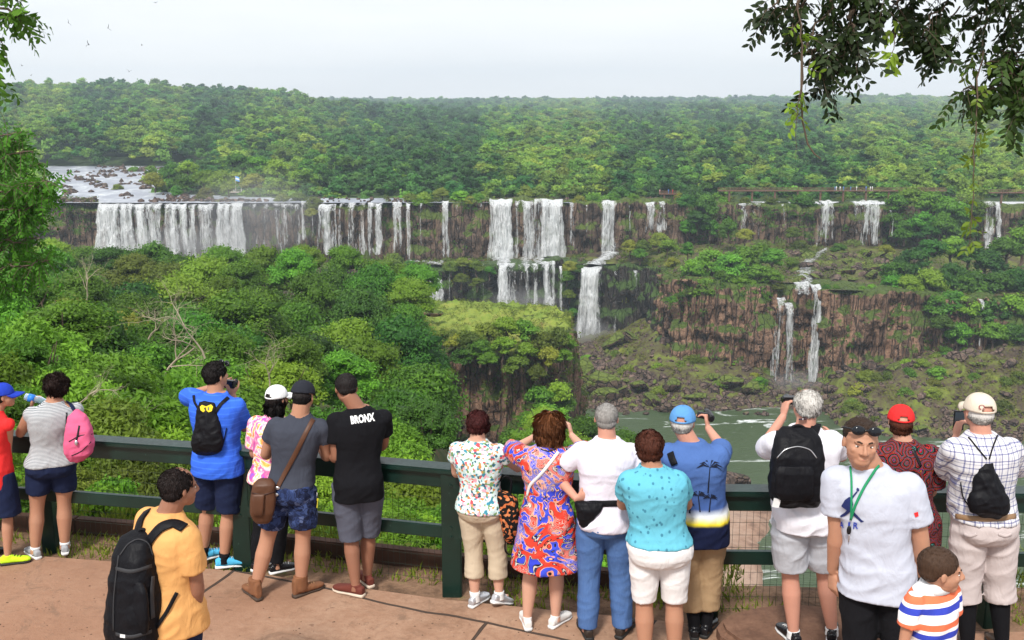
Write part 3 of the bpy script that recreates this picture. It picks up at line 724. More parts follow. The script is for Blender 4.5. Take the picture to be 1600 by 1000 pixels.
def mesh_pts(o, n, keepf):
    m = len(o.data.vertices); v = np.zeros(m*3, np.float32); o.data.vertices.foreach_get('co', v); v = v.reshape(-1, 3).astype(float); nn = np.zeros(m*3, np.float32); o.data.vertices.foreach_get('normal', nn); nn = nn.reshape(-1, 3).astype(float)
    i = r5.randint(0, m, n); p = v[i]+r5.normal(size=(n, 3))*.3; q = nn[i]; k = keepf(p); return p[k], q[k]
cl = [o for o in bpy.data.objects if o.name.startswith('cliff')]
for k, o in enumerate(sorted(cl, key=lambda o: o.name)):
    zs = np.array([v.co.z for v in o.data.vertices]); z1, z0_ = zs.max(), zs.min(); tot = {0: 16000, 1: 8000, 2: 2600, 3: 9000}[k % 4]
    def kf(p, z1=z1, k=k):
        h_ = np.clip((z1-p[:, 2])/((z1-z0_)*.55), 0, 1); px = px_of(p[:, 0], p[:, 1], p[:, 2]-R2W)
        m = fbm(p[:, 0]/7., p[:, 1]/7., p[:, 2]/9., 60+k, 4) > -.02+.30*h_
        for w0 in WF: m &= ~((px > w0[0]-2) & (px < w0[1]+2) & (w0[2] > 380 if k < 2 else w0[2] < 380))
        return m
    pp, nn = mesh_pts(o, tot, kf); cover('creepers', pp, nn, .42 if k != 3 else .28, LM['olive'] if k % 2 else LM['jungle'], 'green creepers and ferns hanging over the cliff face', 61+k, 8, .9, .6)
o = bpy.data.objects['outcrop_ground']; pp, nn = mesh_pts(o, 6500, lambda p: fbm(p[:, 0]/3., p[:, 1]/3., 0, 71) > -.12); cover('grass_tufts', pp, nn, .20, LM['olive'], 'yellow green grass and low weeds on the outcrop top', 72, 7, .8)
o = bpy.data.objects['ledge_ground']; pp, nn = mesh_pts(o, 9000, lambda p: (fbm(p[:, 0]/6., p[:, 1]/6., 0, 73) > -.10) & ~((px_of(p[:, 0], p[:, 1], -62) > 765) & (px_of(p[:, 0], p[:, 1], -62) < 885)) & ~((px_of(p[:, 0], p[:, 1], -62) > 915) & (px_of(p[:, 0], p[:, 1], -62) < 965))); cover('ledge_plants', pp, nn, .5, LM['olive'], 'low olive plants covering the ledge between the tiers', 74, 7, .9)
o = bpy.data.objects['rubble_slope']; pp, nn = mesh_pts(o, 16000, lambda p: (fbm(p[:, 0]/11., p[:, 1]/11., 0, 75) > .10) & (p[:, 2] > R2W-88.5)); cover('slope_plants', pp, nn, .42, LM['olive'], 'mossy low plants between the rocks of the far shore', 76, 7, 1.0)
o = bpy.data.objects['plateau_ground']; pp = []
for k in range(5000):
    p = r5.uniform(0, 1600); Y = r5.uniform(430.5, 446); x = X_at(p, Y, -39)
    if fbm(p/22., Y/5., 0, 77) > -.05 and not any(w0[0]-3 < p < w0[1]+3 for w0 in WF if w0[2] > 410): pp.append((x, Y, -39.2+R2W))
cover('lip_plants', pp, np.tile([0, 0, 1.], (len(pp), 1)), .6, LM['olive'], 'low plants along the upper lip of the falls', 78, 7, .9)

ntree = 0
def canopy_row(D, px0, px1, yf, R, lod, mats, label, group, jy=10, sp=1.25, name='jungle_tree', cat='tree', hs=1.0):
    """one rank of trees across the view at distance D, tops following yf(px)"""
    global ntree
    step = R*sp/D*FPX; p = px0 + rng.rand()*step*.5
    while p < px1:
        d = D*rng.uniform(.93, 1.07); y = yf(p)+rng.normal()*jy; r = R*rng.uniform(.75, 1.25)
        q = P(p, y, d); m = mats[rng.randint(len(mats))]
        gz = float(near_z(np.array(q.x), np.array(q.y)))+R2W if d < 200 else None
        if gz is not None: gz = min(gz, q.z-r*1.2)
        tree(q.x, q.y, q.z, r, lod, m, label, group, gz, name, cat, hs); ntree += 1
        p += step*rng.uniform(.8, 1.2)
def fi(xs, ys): return lambda p: float(np.interp(p, xs, ys))
# near left slope, from far to near
canopy_row(215, 60, 660, fi([0, 250, 450, 560, 640, 660], [372, 385, 374, 376, 400, 408]), 6, 'mid', ['jungle', 'bright', 'jungle'], 'rounded treetop at the far edge of the left jungle, against the falls', 'trees against the falls', 7)
canopy_row(185, 60, 650, fi([0, 250, 450, 560, 650], [385, 402, 400, 405, 425]), 6, 'mid', ['jungle', 'olive', 'bright'], 'treetop in the upper band of the left jungle', 'trees of the upper jungle band', 9)
canopy_row(150, 40, 650, fi([0, 250, 450, 650], [395, 425, 425, 462]), 5.6, 'mid', ['jungle', 'olive', 'dark', 'bright'], 'treetop in the upper middle band of the left jungle', 'trees of the upper middle jungle band', 9)
canopy_row(118, 20, 660, fi([0, 250, 450, 660], [405, 450, 455, 500]), 4.8, 'mid', ['jungle', 'bright', 'dark'], 'treetop in the middle band of the left jungle', 'trees of the middle jungle band', 10)
canopy_row(92, 0, 680, fi([0, 250, 450, 680], [415, 470, 490, 545]), 4.2, 'mid', ['jungle', 'bright', 'dark', 'olive'], 'treetop in the dense middle of the left jungle', 'trees of the dense jungle middle', 10)
canopy_row(72, -10, 690, fi([0, 250, 450, 690], [420, 490, 520, 600]), 3.6, 'mid', ['jungle', 'bright', 'jungle'], 'leafy tree on the lower part of the left jungle slope', 'trees of the lower jungle slope', 10)
canopy_row(54, -20, 700, fi([0, 200, 320, 450, 700], [440, 510, 540, 560, 640]), 3.0, 'mid', ['jungle', 'bright', 'dark'], 'leafy tree low on the left slope behind the visitors', 'trees behind the visitors', 10)
canopy_row(38, -20, 720, fi([0, 200, 320, 450, 720], [470, 545, 580, 605, 685]), 2.3, 'near', ['jungle', 'near', 'bright'], 'small leafy tree between the railing and the jungle slope', 'small trees beyond the railing', 8)
canopy_row(27, -20, 740, fi([0, 200, 320, 450, 740], [500, 575, 620, 650, 735]), 1.7, 'near', ['near', 'bright', 'near'], 'bright feathery bush beyond the left railing', 'feathery bushes beyond the railing', 8, 1.1, 'bush', 'bush')
canopy_row(19, -20, 760, fi([0, 200, 330, 450, 760], [540, 590, 670, 700, 770]), 1.25, 'near', ['near', 'near', 'bright'], 'leafy bush close behind the left railing', 'bushes close behind the railing', 8, 1.1, 'bush', 'bush')
for k, (D, yl, R) in enumerate(((16.5, 0, 1.0), (14.5, 30, .85), (12.8, 60, .7), (11.4, 95, .6), (10.4, 125, .48), (9.7, 150, .36))):
    sub = k > 2
    canopy_row(D, -20, 1000 if k < 3 else 1060, fi([0, 200, 330, 450, 760, 1060], [590+yl, 620+yl, 690+yl*.8, 715+yl*.8, 790+yl*.55, 860+yl*.3]), R, 'near' if R > .5 else 'small', ['near', 'bright', 'near', 'olive'],
               ['leafy bush just beyond the railing', 'low bush seen through the railing mesh', 'feathery low bush right behind the railing', 'small weedy shrub below the railing', 'small shrub at the foot of the railing', 'tiny weed clump at the foot of the railing'][k],
               ['bushes beyond the railing', 'low bushes behind the mesh', 'feathery low bushes', 'weedy shrubs', 'shrubs at the railing foot', 'weeds at the railing foot'][k], 9, 1.15 if k < 4 else 1.9, 'shrub' if sub else 'bush', 'shrub' if sub else 'bush')
# centre: trees on the near bank, right of the outcrop foot
canopy_row(150, 690, 1010, fi([690, 780, 840, 870, 930, 1010], [745, 715, 640, 605, 655, 675]), 4.6, 'mid', ['bright', 'jungle', 'bright'], 'bright green tree on the near bank in the middle of the gorge', 'trees on the near bank', 6)
canopy_row(110, 690, 1040, fi([690, 780, 830, 900, 1040], [748, 725, 660, 665, 705]), 3.8, 'mid', ['bright', 'jungle'], 'leafy tree on the near bank behind the women at the railing', 'trees behind the women', 8)
canopy_row(80, 700, 1060, fi([700, 800, 860, 1060], [765, 735, 690, 745]), 3.2, 'mid', ['jungle', 'bright'], 'tree close below the terrace in the middle', 'trees below the terrace', 8)
canopy_row(50, 690, 1080, fi([690, 900, 1080], [770, 740, 790]), 2.4, 'mid', ['bright', 'jungle'], 'tree just below the terrace behind the middle of the railing', 'trees just below the railing', 8)
# trees on and around the outcrop
for p, y, Y, R, m in ((655, 560, 205, 5, 'jungle'), (680, 545, 207, 4.2, 'dark'), (640, 520, 214, 5, 'jungle'), (652, 610, 200, 5, 'jungle'), (668, 640, 196, 4, 'jungle')):
    q = P(p, y, Y); tree(q.x, q.y, q.z, R, 'mid', m, 'dark tree growing against the left flank of the grassy outcrop', 'trees on the left flank of the outcrop', q.z-2.2*R); ntree += 1
for p, y, Y, R, m in ((735, 498, 209, 3.6, 'olive'), (765, 487, 211, 3.8, 'olive'), (790, 480, 210, 3.2, 'bright'), (815, 484, 210, 3.6, 'jungle'), (845, 500, 209, 3.4, 'olive'), (870, 494, 213, 3.4, 'olive'), (880, 505, 216, 3, 'bright'), (712, 505, 210, 2.8, 'olive'), (750, 515, 206, 3.2, 'jungle'), (785, 512, 205, 3.4, 'jungle'), (820, 520, 206, 3, 'jungle'), (855, 525, 206, 2.8, 'olive'),
                      (722, 530, 206, 2.5, 'jungle'), (765, 535, 204, 2.6, 'bright'), (805, 540, 204, 2.6, 'olive'), (690, 500, 214, 2, 'olive'), (880, 530, 212, 2.2, 'bright'), (840, 555, 204, 2.2, 'olive'), (700, 560, 207, 2, 'olive')):
    y += 12
    q = P(p, y, Y); tree(q.x, q.y, q.z, R, 'small', m, 'olive green bush hanging over the edge of the grassy outcrop', 'bushes on the outcrop edge', q.z-2.0*R, 'bush', 'bush'); ntree += 1
for p, y, Y, R in ((840, 600, 203, 3.6), (870, 590, 206, 3.6), (860, 625, 200, 4), (880, 615, 207, 3.2), (828, 640, 200, 3.5), (700, 625, 200, 2), (740, 690, 200, 4), (775, 695, 200, 4), (710, 710, 198, 4), (800, 665, 200, 3.4)):
    q = P(p, y, Y); tree(q.x, q.y, q.z, R, 'small', 'bright' if p > 800 else 'jungle', 'green tree at the foot of the grassy outcrop', 'trees at the outcrop foot', q.z-2*R); ntree += 1
# far ledges: big bright clumps on the right cliffs
def clump(lst, mats, label, group, lod='small', name='jungle_tree', cat='tree'):
    global ntree
    for p, y, Y, R in lst:
        q = P(p, y, Y); tree(q.x, q.y, q.z, R, lod, mats[rng.randint(len(mats))], label, group, q.z-2.1*R, name, cat); ntree += 1
clump([(1085, 400, 352, 6), (1110, 385, 356, 7), (1140, 392, 350, 7), (1165, 380, 356, 6.5), (1190, 375, 358, 6), (1210, 385, 354, 5.5), (1130, 415, 346, 6), (1160, 420, 346, 6), (1185, 410, 348, 6), (1100, 430, 345, 5.5), (1150, 442, 343, 4.5), (1180, 440, 343, 4.5), (1210, 415, 347, 4.5)],
      ['bright', 'jungle', 'bright'], 'bright leafy tree in the round clump on top of the red brown cliff', 'trees on the red brown cliff')
clump([(1405, 402, 345, 6), (1430, 385, 350, 7), (1455, 370, 354, 6.5), (1485, 362, 356, 7), (1515, 372, 352, 6.5), (1545, 385, 348, 7), (1575, 365, 352, 7), (1600, 350, 356, 7), (1395, 425, 338, 5), (1425, 425, 336, 5.5), (1455, 415, 338, 6), (1490, 405, 340, 6.5), (1525, 415, 336, 6.5), (1560, 420, 334, 6.5), (1595, 410, 336, 7),
       (1465, 455, 328, 5), (1490, 450, 328, 5.5), (1515, 460, 325, 5.5), (1550, 460, 324, 6), (1585, 455, 324, 6.5), (1475, 490, 322, 4.5), (1500, 500, 320, 5), (1555, 500, 318, 5.5), (1590, 500, 318, 6), (1510, 540, 316, 4.5), (1565, 545, 315, 5), (1600, 550, 314, 5.5), (1575, 590, 310, 4.5), (1605, 600, 308, 5), (1495, 572, 315, 3.2), (1480, 540, 318, 3.2)],
      ['bright', 'jungle', 'dark'], 'dense tree on the wooded cliff at the right edge', 'trees on the wooded right cliff')
clump([(1030, 360, 412, 4.5), (1045, 372, 400, 4), (985, 372, 408, 4), (1005, 372, 405, 4), (1000, 385, 402, 3.5), (1050, 400, 380, 3.2), (1075, 375, 370, 3.4), (1215, 440, 345, 2.6), (1235, 400, 372, 3.4), (1265, 388, 400, 3.8), (1250, 372, 412, 4), (1320, 392, 405, 3.4), (1310, 378, 412, 3.2), (1350, 388, 405, 3.4), (1385, 380, 400, 4), (1140, 338, 405, 5), (1165, 355, 400, 4), (1240, 352, 414, 4)],
      ['olive', 'jungle', 'olive'], 'olive bush on the ledge between the two tiers of falls', 'bushes between the tiers', 'small', 'bush', 'bush')
clump([(1088, 285, 430, 7), (1070, 300, 426, 5), (1105, 300, 424, 6), (1090, 325, 421, 5.5), (1110, 340, 420, 4.5), (1075, 340, 420, 4), (1255, 300, 428, 6), (1235, 315, 426, 4), (1400, 300, 424, 7), (1420, 290, 426, 8), (1455, 295, 420, 8), (1490, 300, 414, 8), (1515, 305, 414, 7), (1440, 325, 413, 6.5), (1475, 330, 410, 6.5), (1505, 335, 410, 6), (1415, 340, 414, 5.5), (1450, 350, 408, 5), (1395, 330, 418, 5)],
      ['dark', 'jungle', 'jungle'], 'dark green tree spilling over the cliff edge by the footbridge', 'trees at the footbridge cliff')
clump([(725, 400, 402, 4), (705, 405, 402, 3.4), (745, 405, 401, 3.6), (615, 392, 405, 5), (640, 405, 402, 3.5), (765, 415, 399, 2.8), (890, 405, 402, 4), (905, 412, 401, 3.2), (885, 420, 400, 3.4), (720, 425, 398, 3.4), (745, 432, 398, 3), (890, 450, 399, 3), (895, 480, 398, 2.6)],
      ['olive', 'jungle'], 'olive bush at the lip of the lower central falls', 'bushes at the lower lip', 'small', 'bush', 'bush')
clump([(490, 305, 431, 4), (486, 322, 428, 3), (640, 300, 434, 4.5), (665, 296, 434, 5), (690, 292, 436, 4), (720, 295, 434, 4.5), (748, 300, 434, 4), (735, 305, 431, 3), (655, 306, 431, 3.4), (905, 303, 433, 3.8), (930, 300, 434, 4), (960, 298, 436, 4), (990, 300, 432, 3.6), (1065, 298, 436, 4), (850, 300, 440, 3.4), (1130, 305, 430, 2.6), (1165, 306, 428, 2.4), (1205, 307, 428, 2.6), (440, 300, 436, 3.6), (465, 298, 440, 4)],
      ['olive', 'bright', 'olive'], 'low bush on the upper lip between two waterfalls', 'bushes on the upper lip', 'small', 'bush', 'bush')
clump([(240, 265, 470, 5), (262, 250, 500, 6), (290, 248, 500, 6.5), (285, 268, 470, 6), (318, 262, 475, 6), (345, 262, 470, 7), (370, 235, 520, 8), (400, 240, 520, 8), (430, 245, 510, 8), (355, 280, 455, 4), (395, 268, 470, 6), (430, 275, 462, 5), (465, 262, 480, 6), (320, 290, 448, 4), (275, 288, 450, 3.6), (209, 258, 640, 5), (182, 286, 500, 3.4)],
      ['olive', 'bright', 'jungle'], 'tree on the island between the upper rapids and the falls', 'trees on the island above the falls')
clump([(p_, 447+5*math.sin(p_), 338, rng.uniform(1.4, 2.6)) for p_ in range(1292, 1475, 14)]+[(p_, 455+6*math.sin(p_*2), 343, rng.uniform(1.5, 2.6)) for p_ in range(1050, 1205, 15)],
      ['olive', 'bright', 'jungle'], 'low bush at the brink of the red brown cliff', 'bushes at the brink of the brown cliff', 'small', 'bush', 'bush')
# mossy hummocks on the rubble slopes
hm = []
for k in range(46):
    p = rng.uniform(890, 1190) if k % 2 else rng.uniform(1320, 1600); Y = rng.uniform(316, 365) if p < 1200 else rng.uniform(285, 318); x = X_at(p, Y, -88); z = float(talus_z(np.array(x), np.array(Y)))
    if z < -91: continue
    R = rng.uniform(2.0, 4.2); tree(x, Y, z+R2W+R*.7, R, 'small', 'olive' if rng.rand() < .75 else 'bright', 'low mossy bush among the boulders across the river', 'bushes among the boulders', z+R2W-R*.3, 'bush', 'bush'); ntree += 1
# tall tree at the left edge
for p, y, Y, R, m in ((10, 205, 34, 1.7, 'near'), (45, 235, 33, 1.5, 'near'), (-10, 260, 33, 1.8, 'near'), (70, 270, 32, 1.2, 'near'), (20, 290, 32, 1.6, 'near'), (-20, 330, 31, 1.8, 'near'), (60, 305, 33, 1.2, 'near'), (0, 370, 34, 2.0, 'near'), (40, 400, 36, 1.9, 'near')):
    pass
print('trees', ntree)

# ------------------------------------------------------------ haze: one closed box of even, thin air
bm = bmesh.new(); bmesh.ops.create_cube(bm, size=1.0); me = bpy.data.meshes.new('haze'); bm.to_mesh(me); bm.free()
hz = link('haze', me); hz.scale = (5600, 3900, 240); hz.location = (0, 1900, -105+120); tag(hz, kind='stuff')
hm_ = bpy.data.materials.new('thin damp air'); hm_.use_nodes = True; t_ = hm_.node_tree; t_.nodes.clear()
o_ = t_.nodes.new('ShaderNodeOutputMaterial'); v_ = t_.nodes.new('ShaderNodeVolumePrincipled'); v_.inputs['Color'].default_value = (.72, .86, 1, 1)
v_.inputs['Density'].default_value = .00019; v_.inputs['Anisotropy'].default_value = .1; t_.links.new(v_.outputs[0], o_.inputs['Volume']); me.materials.append(hm_)

# spray standing in front of the falls
def mist(px, py, Y, rx, ry, rz, dens, label):
    bm = bmesh.new(); bmesh.ops.create_icosphere(bm, subdivisions=3, radius=1); me = bpy.data.meshes.new('mist'); bm.to_mesh(me); bm.free(); o = link('mist', me); o.location = P(px, py, Y); o.scale = (rx, ry, rz); tag(o, label, None, None, 'stuff')
    m = bpy.data.materials.new('spray mist'); m.use_nodes = True; t = m.node_tree; t.nodes.clear(); ou = t.nodes.new('ShaderNodeOutputMaterial'); v = t.nodes.new('ShaderNodeVolumePrincipled'); v.inputs['Color'].default_value = (.97, .98, 1, 1)
    tc_ = t.nodes.new('ShaderNodeTexCoord'); le = t.nodes.new('ShaderNodeVectorMath'); le.operation = 'LENGTH'; t.links.new(tc_.outputs['Object'], le.inputs[0]); mr = t.nodes.new('ShaderNodeMapRange'); mr.inputs[1].default_value = 1; mr.inputs[2].default_value = 0; mr.inputs[3].default_value = 0; mr.inputs[4].default_value = dens
    t.links.new(le.outputs['Value'], mr.inputs[0]); t.links.new(mr.outputs[0], v.inputs['Density']); t.links.new(v.outputs[0], ou.inputs['Volume']); me.materials.append(m)
mist(400, 335, 418, 34, 10, 22, .030, 'drifting spray in front of the left falls')
mist(300, 385, 415, 40, 9, 10, .045, 'spray at the foot of the left curtain')
mist(820, 478, 392, 18, 7, 9, .05, 'spray at the foot of the lower central falls')
mist(920, 525, 392, 12, 8, 8, .07, 'spray at the foot of the tall plunge')
mist(1240, 600, 326, 12, 7, 6, .04, 'spray at the foot of the three narrow falls')
# ------------------------------------------------------------ terrace
def G(px, py, z=0.0):
    """point on the horizontal plane z seen at the pixel"""
    return P(px, py, (CAMZ-z)/math.tan(ang(py)))
def pave_mat():
    M = MT('worn reddish stone paving'); v = M.pos(); 
    n = M.noise(v, 1.1, 6, .65); n2 = M.noise(v, 14, 5, .7); n3 = M.noise(v, .35, 3)
    base = M.ramp(M.math('ADD', M.math('MULTIPLY', n, .6), M.math('MULTIPLY', n2, .4)), [(.36, (.22, .125, .078)), (.5, (.35, .215, .142)), (.64, (.46, .31, .215))])
    base = M.mix(M.ramp(n3, [(.42, (0,)*3), (.58, (.75,)*3)]), base, (.27, .14, .085))
    base = M.mix(M.ramp(M.noise(M.pos(), 2.6, 6, .75, 1.5), [(.54, (0,)*3), (.66, (.6,)*3)]), base, (.17, .105, .07))
    br = M.N('ShaderNodeTexBrick'); c = M.pos(); mp = M.N('ShaderNodeMapping'); mp.inputs['Rotation'].default_value = (0, 0, math.radians(23)); mp.inputs['Location'].default_value = (.6, .3, 0)
    ds = M.N('ShaderNodeVectorMath', operation='ADD'); nn = M.N('ShaderNodeTexNoise'); nn.inputs['Scale'].default_value = 1.6; M.L(c, nn.inputs['Vector'])
    sc = M.N('ShaderNodeVectorMath', operation='SCALE'); sc.inputs['Scale'].default_value = .12; M.L(nn.outputs['Color'], sc.inputs[0])
    M.L(c, ds.inputs[0]); M.L(sc.outputs[0], ds.inputs[1]); M.L(ds.outputs[0], mp.inputs['Vector']); M.L(mp.outputs[0], br.inputs['Vector'])
    br.inputs['Scale'].default_value = 1; br.inputs['Brick Width'].default_value = 2.3; br.inputs['Row Height'].default_value = 1.7; br.inputs['Mortar Size'].default_value = .016; br.inputs['Mortar Smooth'].default_value = .3
    base = M.mix(br.outputs['Fac'], base, (.06, .04, .03))
    pit = M.ramp(M.noise(M.pos(), 9, 3, .6), [(.66, (0,)*3), (.72, (.6,)*3)])
    base = M.mix(pit, base, (.14, .07, .045))
    M.col(base).rough(.85); M.bump(M.math('SUBTRACT', M.math('MULTIPLY', n2, .8), br.outputs['Fac']), .9, .015); return M.m
PAVE = pave_mat()
def at(px, Y, z=0.0):
    zc = Y*math.cos(PITCH)+(CAMZ-z)*math.sin(PITCH)
    return Vector(((px-800)/FPX*zc, Y, z))
FP = [at(-330, 8.75), at(80, 8.42), at(383, 8.07), at(707, 7.62), at(1103, 7.16), at(1547, 7.12), at(1990, 7.10)]
FPd = [(b-a).normalized() for a, b in zip(FP, FP[1:])]
def offset_line(d):
    out = []
    for i, p in enumerate(FP):
        t = (FPd[max(0, i-1)]+FPd[min(i, len(FPd)-1)]).normalized(); out.append(p+Vector((-t.y, t.x, 0))*d)
    return out
edge = offset_line(-.16)
V = []; F = []
for i, p in enumerate(edge):
    w_ = .03*(-1)**i; V += [(p.x, p.y+w_, 0), (p.x, 1.0, 0)]
for i in range(len(edge)-1): F.append((2*i, 2*i+1, 2*i+3, 2*i+2))
# skirt of the slab
o0 = len(V)
for i, p in enumerate(edge): V.append((p.x, p.y+.03*(-1)**i, -.3))
for i in range(len(edge)-1): F.append((2*i, 2*i+2, o0+i+1, o0+i))
tag(link('pavement', mesh_np('pavement', V, F), PAVE), kind='structure')
# strip of earth between slab and kerb
s1 = offset_line(-.3); s2 = offset_line(.75); V = []; nseg = 40
for i in range(len(s1)-1):
    for k in range(nseg):
        t = k/nseg
        for u in range(8):
            a = s1[i].lerp(s1[i+1], t); b = s2[i].lerp(s2[i+1], t); p = a.lerp(b, u/7.0)
            V.append((p.x, p.y, -.045+.02*float(fbm(p.x*3, p.y*3, 0, 2))-(.25 if u == 7 else 0)))
EARTH = ground_mat('dry earth strip', [(.05, .03, .018), (.13, .075, .045), (.22, .13, .08), (.11, .12, .03)], 2.2, bump=.8, bd=.03)
tag(link('soil_strip', mesh_np('soil_strip', V, grid_faces(len(V)//8, 8), True), EARTH), kind='structure')
# raised steps behind the right-hand group, below the frame
def slab(name, pts, z0, z1, mat, bev=.03):
    bm = bmesh.new(); vs = [bm.verts.new((p[0], p[1], z0)) for p in pts]; f = bm.faces.new(vs)
    r = bmesh.ops.extrude_face_region(bm, geom=[f]); bmesh.ops.translate(bm, verts=[g for g in r['geom'] if isinstance(g, bmesh.types.BMVert)], vec=(0, 0, z1-z0))
    bmesh.ops.recalc_face_normals(bm, faces=bm.faces[:])
    if bev: bmesh.ops.bevel(bm, geom=[e for e in bm.edges if all(abs(v.co.z-z1) < 1e-4 for v in e.verts)], offset=bev, segments=3, affect='EDGES')
    me = bpy.data.meshes.new(name); bm.to_mesh(me); bm.free(); return link(name, me, mat)
tag(slab('pavement_step', [(1.5, 1.2), (5.2, 1.2), (5.2, 5.75), (1.9, 5.75), (1.5, 5.4)], .002, .33, PAVE), kind='structure')
tag(slab('pavement_step', [(1.2, 1.3), (5.1, 1.3), (5.1, 4.62), (1.75, 4.62), (1.4, 4.3)], .334, .68, PAVE), kind='structure')
# the low rounded stone under the white-haired man
c = G(1210, 985, .05); pts = []
for k in range(22):
    a = 2*math.pi*k/22; pts.append((c.x+.20+math.cos(a)*(.62+.04*math.sin(3*a)), c.y-.12+math.sin(a)*(.42)))
DARKSTONE = ground_mat('dark red rounded stone', [(.09, .045, .03), (.16, .085, .055), (.24, .13, .085)], 3, bump=.6, bd=.01)
tag(slab('stone_step', pts, -.03, .12, DARKSTONE, .045), 'low rounded dark red stone at the foot of the railing under the white haired man', 'stone')
pts = [at(1330, 6.72), at(1990, 6.72), at(1990, 5.9), at(1330, 5.9)]
tag(slab('pavement_step', [(p.x, p.y) for p in reversed(pts)], .003, .12, PAVE), kind='structure')

# ------------------------------------------------------------ railing
def paint_mat():
    M = MT('dark green railing paint'); v = M.pos((1, 1, 1)); n = M.noise(v, 3, 5, .6); n2 = M.noise(v, 40, 3)
    c = M.ramp(n, [(.3, (.002, .014, .010)), (.6, (.003, .022, .016)), (.8, (.007, .032, .025))])
    c = M.mix(M.ramp(n2, [(.68, (0,)*3), (.74, (.5,)*3)]), c, (.05, .10, .08))
    M.col(c).rough(M.math('MULTIPLY_ADD', n2, .3, .22)); M.b.inputs['Specular IOR Level'].default_value = .5; M.bump(n2, .15, .004); return M.m
GREEN = paint_mat(); WIRE = simple('dark wire', (.018, .028, .02), .5, .3)
def beam(a, b, wd, ht, bev=.012, up=Vector((0, 0, 1)), ext=0.0):
    """box between two points: returns bmesh in world space"""
    bm = bmesh.new(); d = (b-a).normalized(); s = d.cross(up).normalized(); u = s.cross(d)
    L_ = (b-a).length+2*ext; m = (a+b)/2
    M_ = Matrix((s, d, u)).transposed().to_4x4(); M_.translation = m
    bmesh.ops.create_cube(bm, size=1, matrix=M_ @ Matrix.Diagonal((wd, L_, ht, 1)))
    if bev: bmesh.ops.bevel(bm, geom=bm.edges[:], offset=bev, segments=2, affect='EDGES')
    return bm
def bm_obj(name, bms, mat, parent=None, loc=None, smooth=False):
    me = bpy.data.meshes.new(name); out = bmesh.new()
    for b in (bms if isinstance(bms, (list, tuple)) else [bms]):
        t = bpy.data.meshes.new('t'); b.to_mesh(t); b.free(); out.from_mesh(t); bpy.data.meshes.remove(t)
    if loc is not None: bmesh.ops.translate(out, verts=out.verts[:], vec=-Vector(loc))
    out.to_mesh(me); out.free()
    if smooth: me.polygons.foreach_set('use_smooth', np.ones(len(me.polygons), dtype=bool))
    return link(name, me, mat, parent)
root = empty('railing', (0, 7.6, 0), 'long dark green metal railing with wire mesh along the terrace edge', 'railing')
RL = root.location
for i, p in enumerate(FP):
    wd = .12 if i in (0, 1) else .155
    zt = 1.0
    po = bm_obj('post', beam(p+Vector((0, 0, -.25)), p+Vector((0, 0, zt)), wd, wd*.85, .008, up=Vector((0, 1, 0))), GREEN, root, RL)
    if i not in (0, 6):
        for zb_ in (.47, .55, .9):
            b = bmesh.new(); bmesh.ops.create_cone(b, cap_ends=True, segments=8, radius1=.011, radius2=.011, depth=.012, matrix=Matrix.Translation(p+Vector((.0, -wd*.43-.005, zb_))) @ Matrix.Rotation(math.pi/2, 4, 'X')); bm_obj('bolt', b, GREEN, po, RL)
for i in range(len(FP)-1):
    a, b = FP[i], FP[i+1]; d = FPd[i]; nrm = Vector((d.y, -d.x, 0))
    up = Vector((0, 0, 1))
    bm_obj('top_rail', [beam(a+up*1.015, b+up*1.015, .175, .045, .010, ext=-.002 if i % 2 else .03), beam(a+up*.93+nrm*.02, b+up*.93+nrm*.02, .05, .115, .006, ext=-.02)], GREEN, root, RL)
    bm_obj('lower_rail', beam(a+up*.5+nrm*.025, b+up*.5+nrm*.025, .05, .105, .006, ext=-.02), GREEN, root, RL)
    # wire mesh: vertical wires every 5 cm, horizontal every 10 cm
    bms = []; L_ = (b-a).length; V = []; Fq = []
    def bar(p, q, r):
        v, f = tube_np([p, q], [r, r], 4); V.append(v); Fq.append(f)
    off = nrm*-.035
    for k in range(int(L_/.05)):
        q = a+d*(k*.05+.03)+off; bar(q+up*.03, q+up*.9, .0013)
    for k in range(9):
        bar(a+off+up*(.05+k*.1), b+off+up*(.05+k*.1), .0015)
    o = 0; VV = []; FF = []
    for v, f in zip(V, Fq): VV.append(v-np.array(RL)[None]); FF.append(f+o); o += len(v)
    link('wire_mesh', mesh_np('wire_mesh', np.concatenate(VV), np.concatenate(FF)), WIRE, root)
WOOD = simple('weathered brown timber', (.06, .03, .02), .85, 0, .5, 6, .5, .01)
kl = offset_line(.42)
bms = [beam(a+Vector((0, 0, .02)), b+Vector((0, 0, .02)), .10, .17, .012) for a, b in zip(kl[:4], kl[1:5])]
bm_obj('kerb_beam', bms, WOOD); tag(bpy.data.objects['kerb_beam'], 'low brown timber beam edging the soil behind the railing', 'beam')

# grass blades at the railing foot: nobody could count them
r_ = np.random.RandomState(12); n = 16000; V = np.zeros((n, 4, 3)); 
i_ = r_.randint(0, 6, n); t_ = r_.rand(n); u_ = r_.uniform(-.12, 1.25, n)**1.0
A = np.array([tuple(p) for p in FP]); D_ = A[i_]+(A[i_+1]-A[i_])*t_[:, None]; dn = np.array([(-d.y, d.x, 0) for d in FPd])[i_]
base = D_+dn*u_[:, None]; keep = fbm(base[:, 0]*1.3, base[:, 1]*1.3, 0, 50) > -.06+np.where(u_ < .1, .22, -.04); base = base[keep]; n = len(base)
base[:, 2] = np.where(base[:, 0] > 1.2, -.10, -.06)
hgt = r_.uniform(.03, .10, n)*(1+.5*(base[:, 0] > 1.0)*(base[:, 1] > 6.9)); an = r_.rand(n)*6.28; ln = r_.normal(size=(n, 2))*.35*hgt[:, None]; wv = np.stack([np.cos(an), np.sin(an), 0*an], 1)*.006
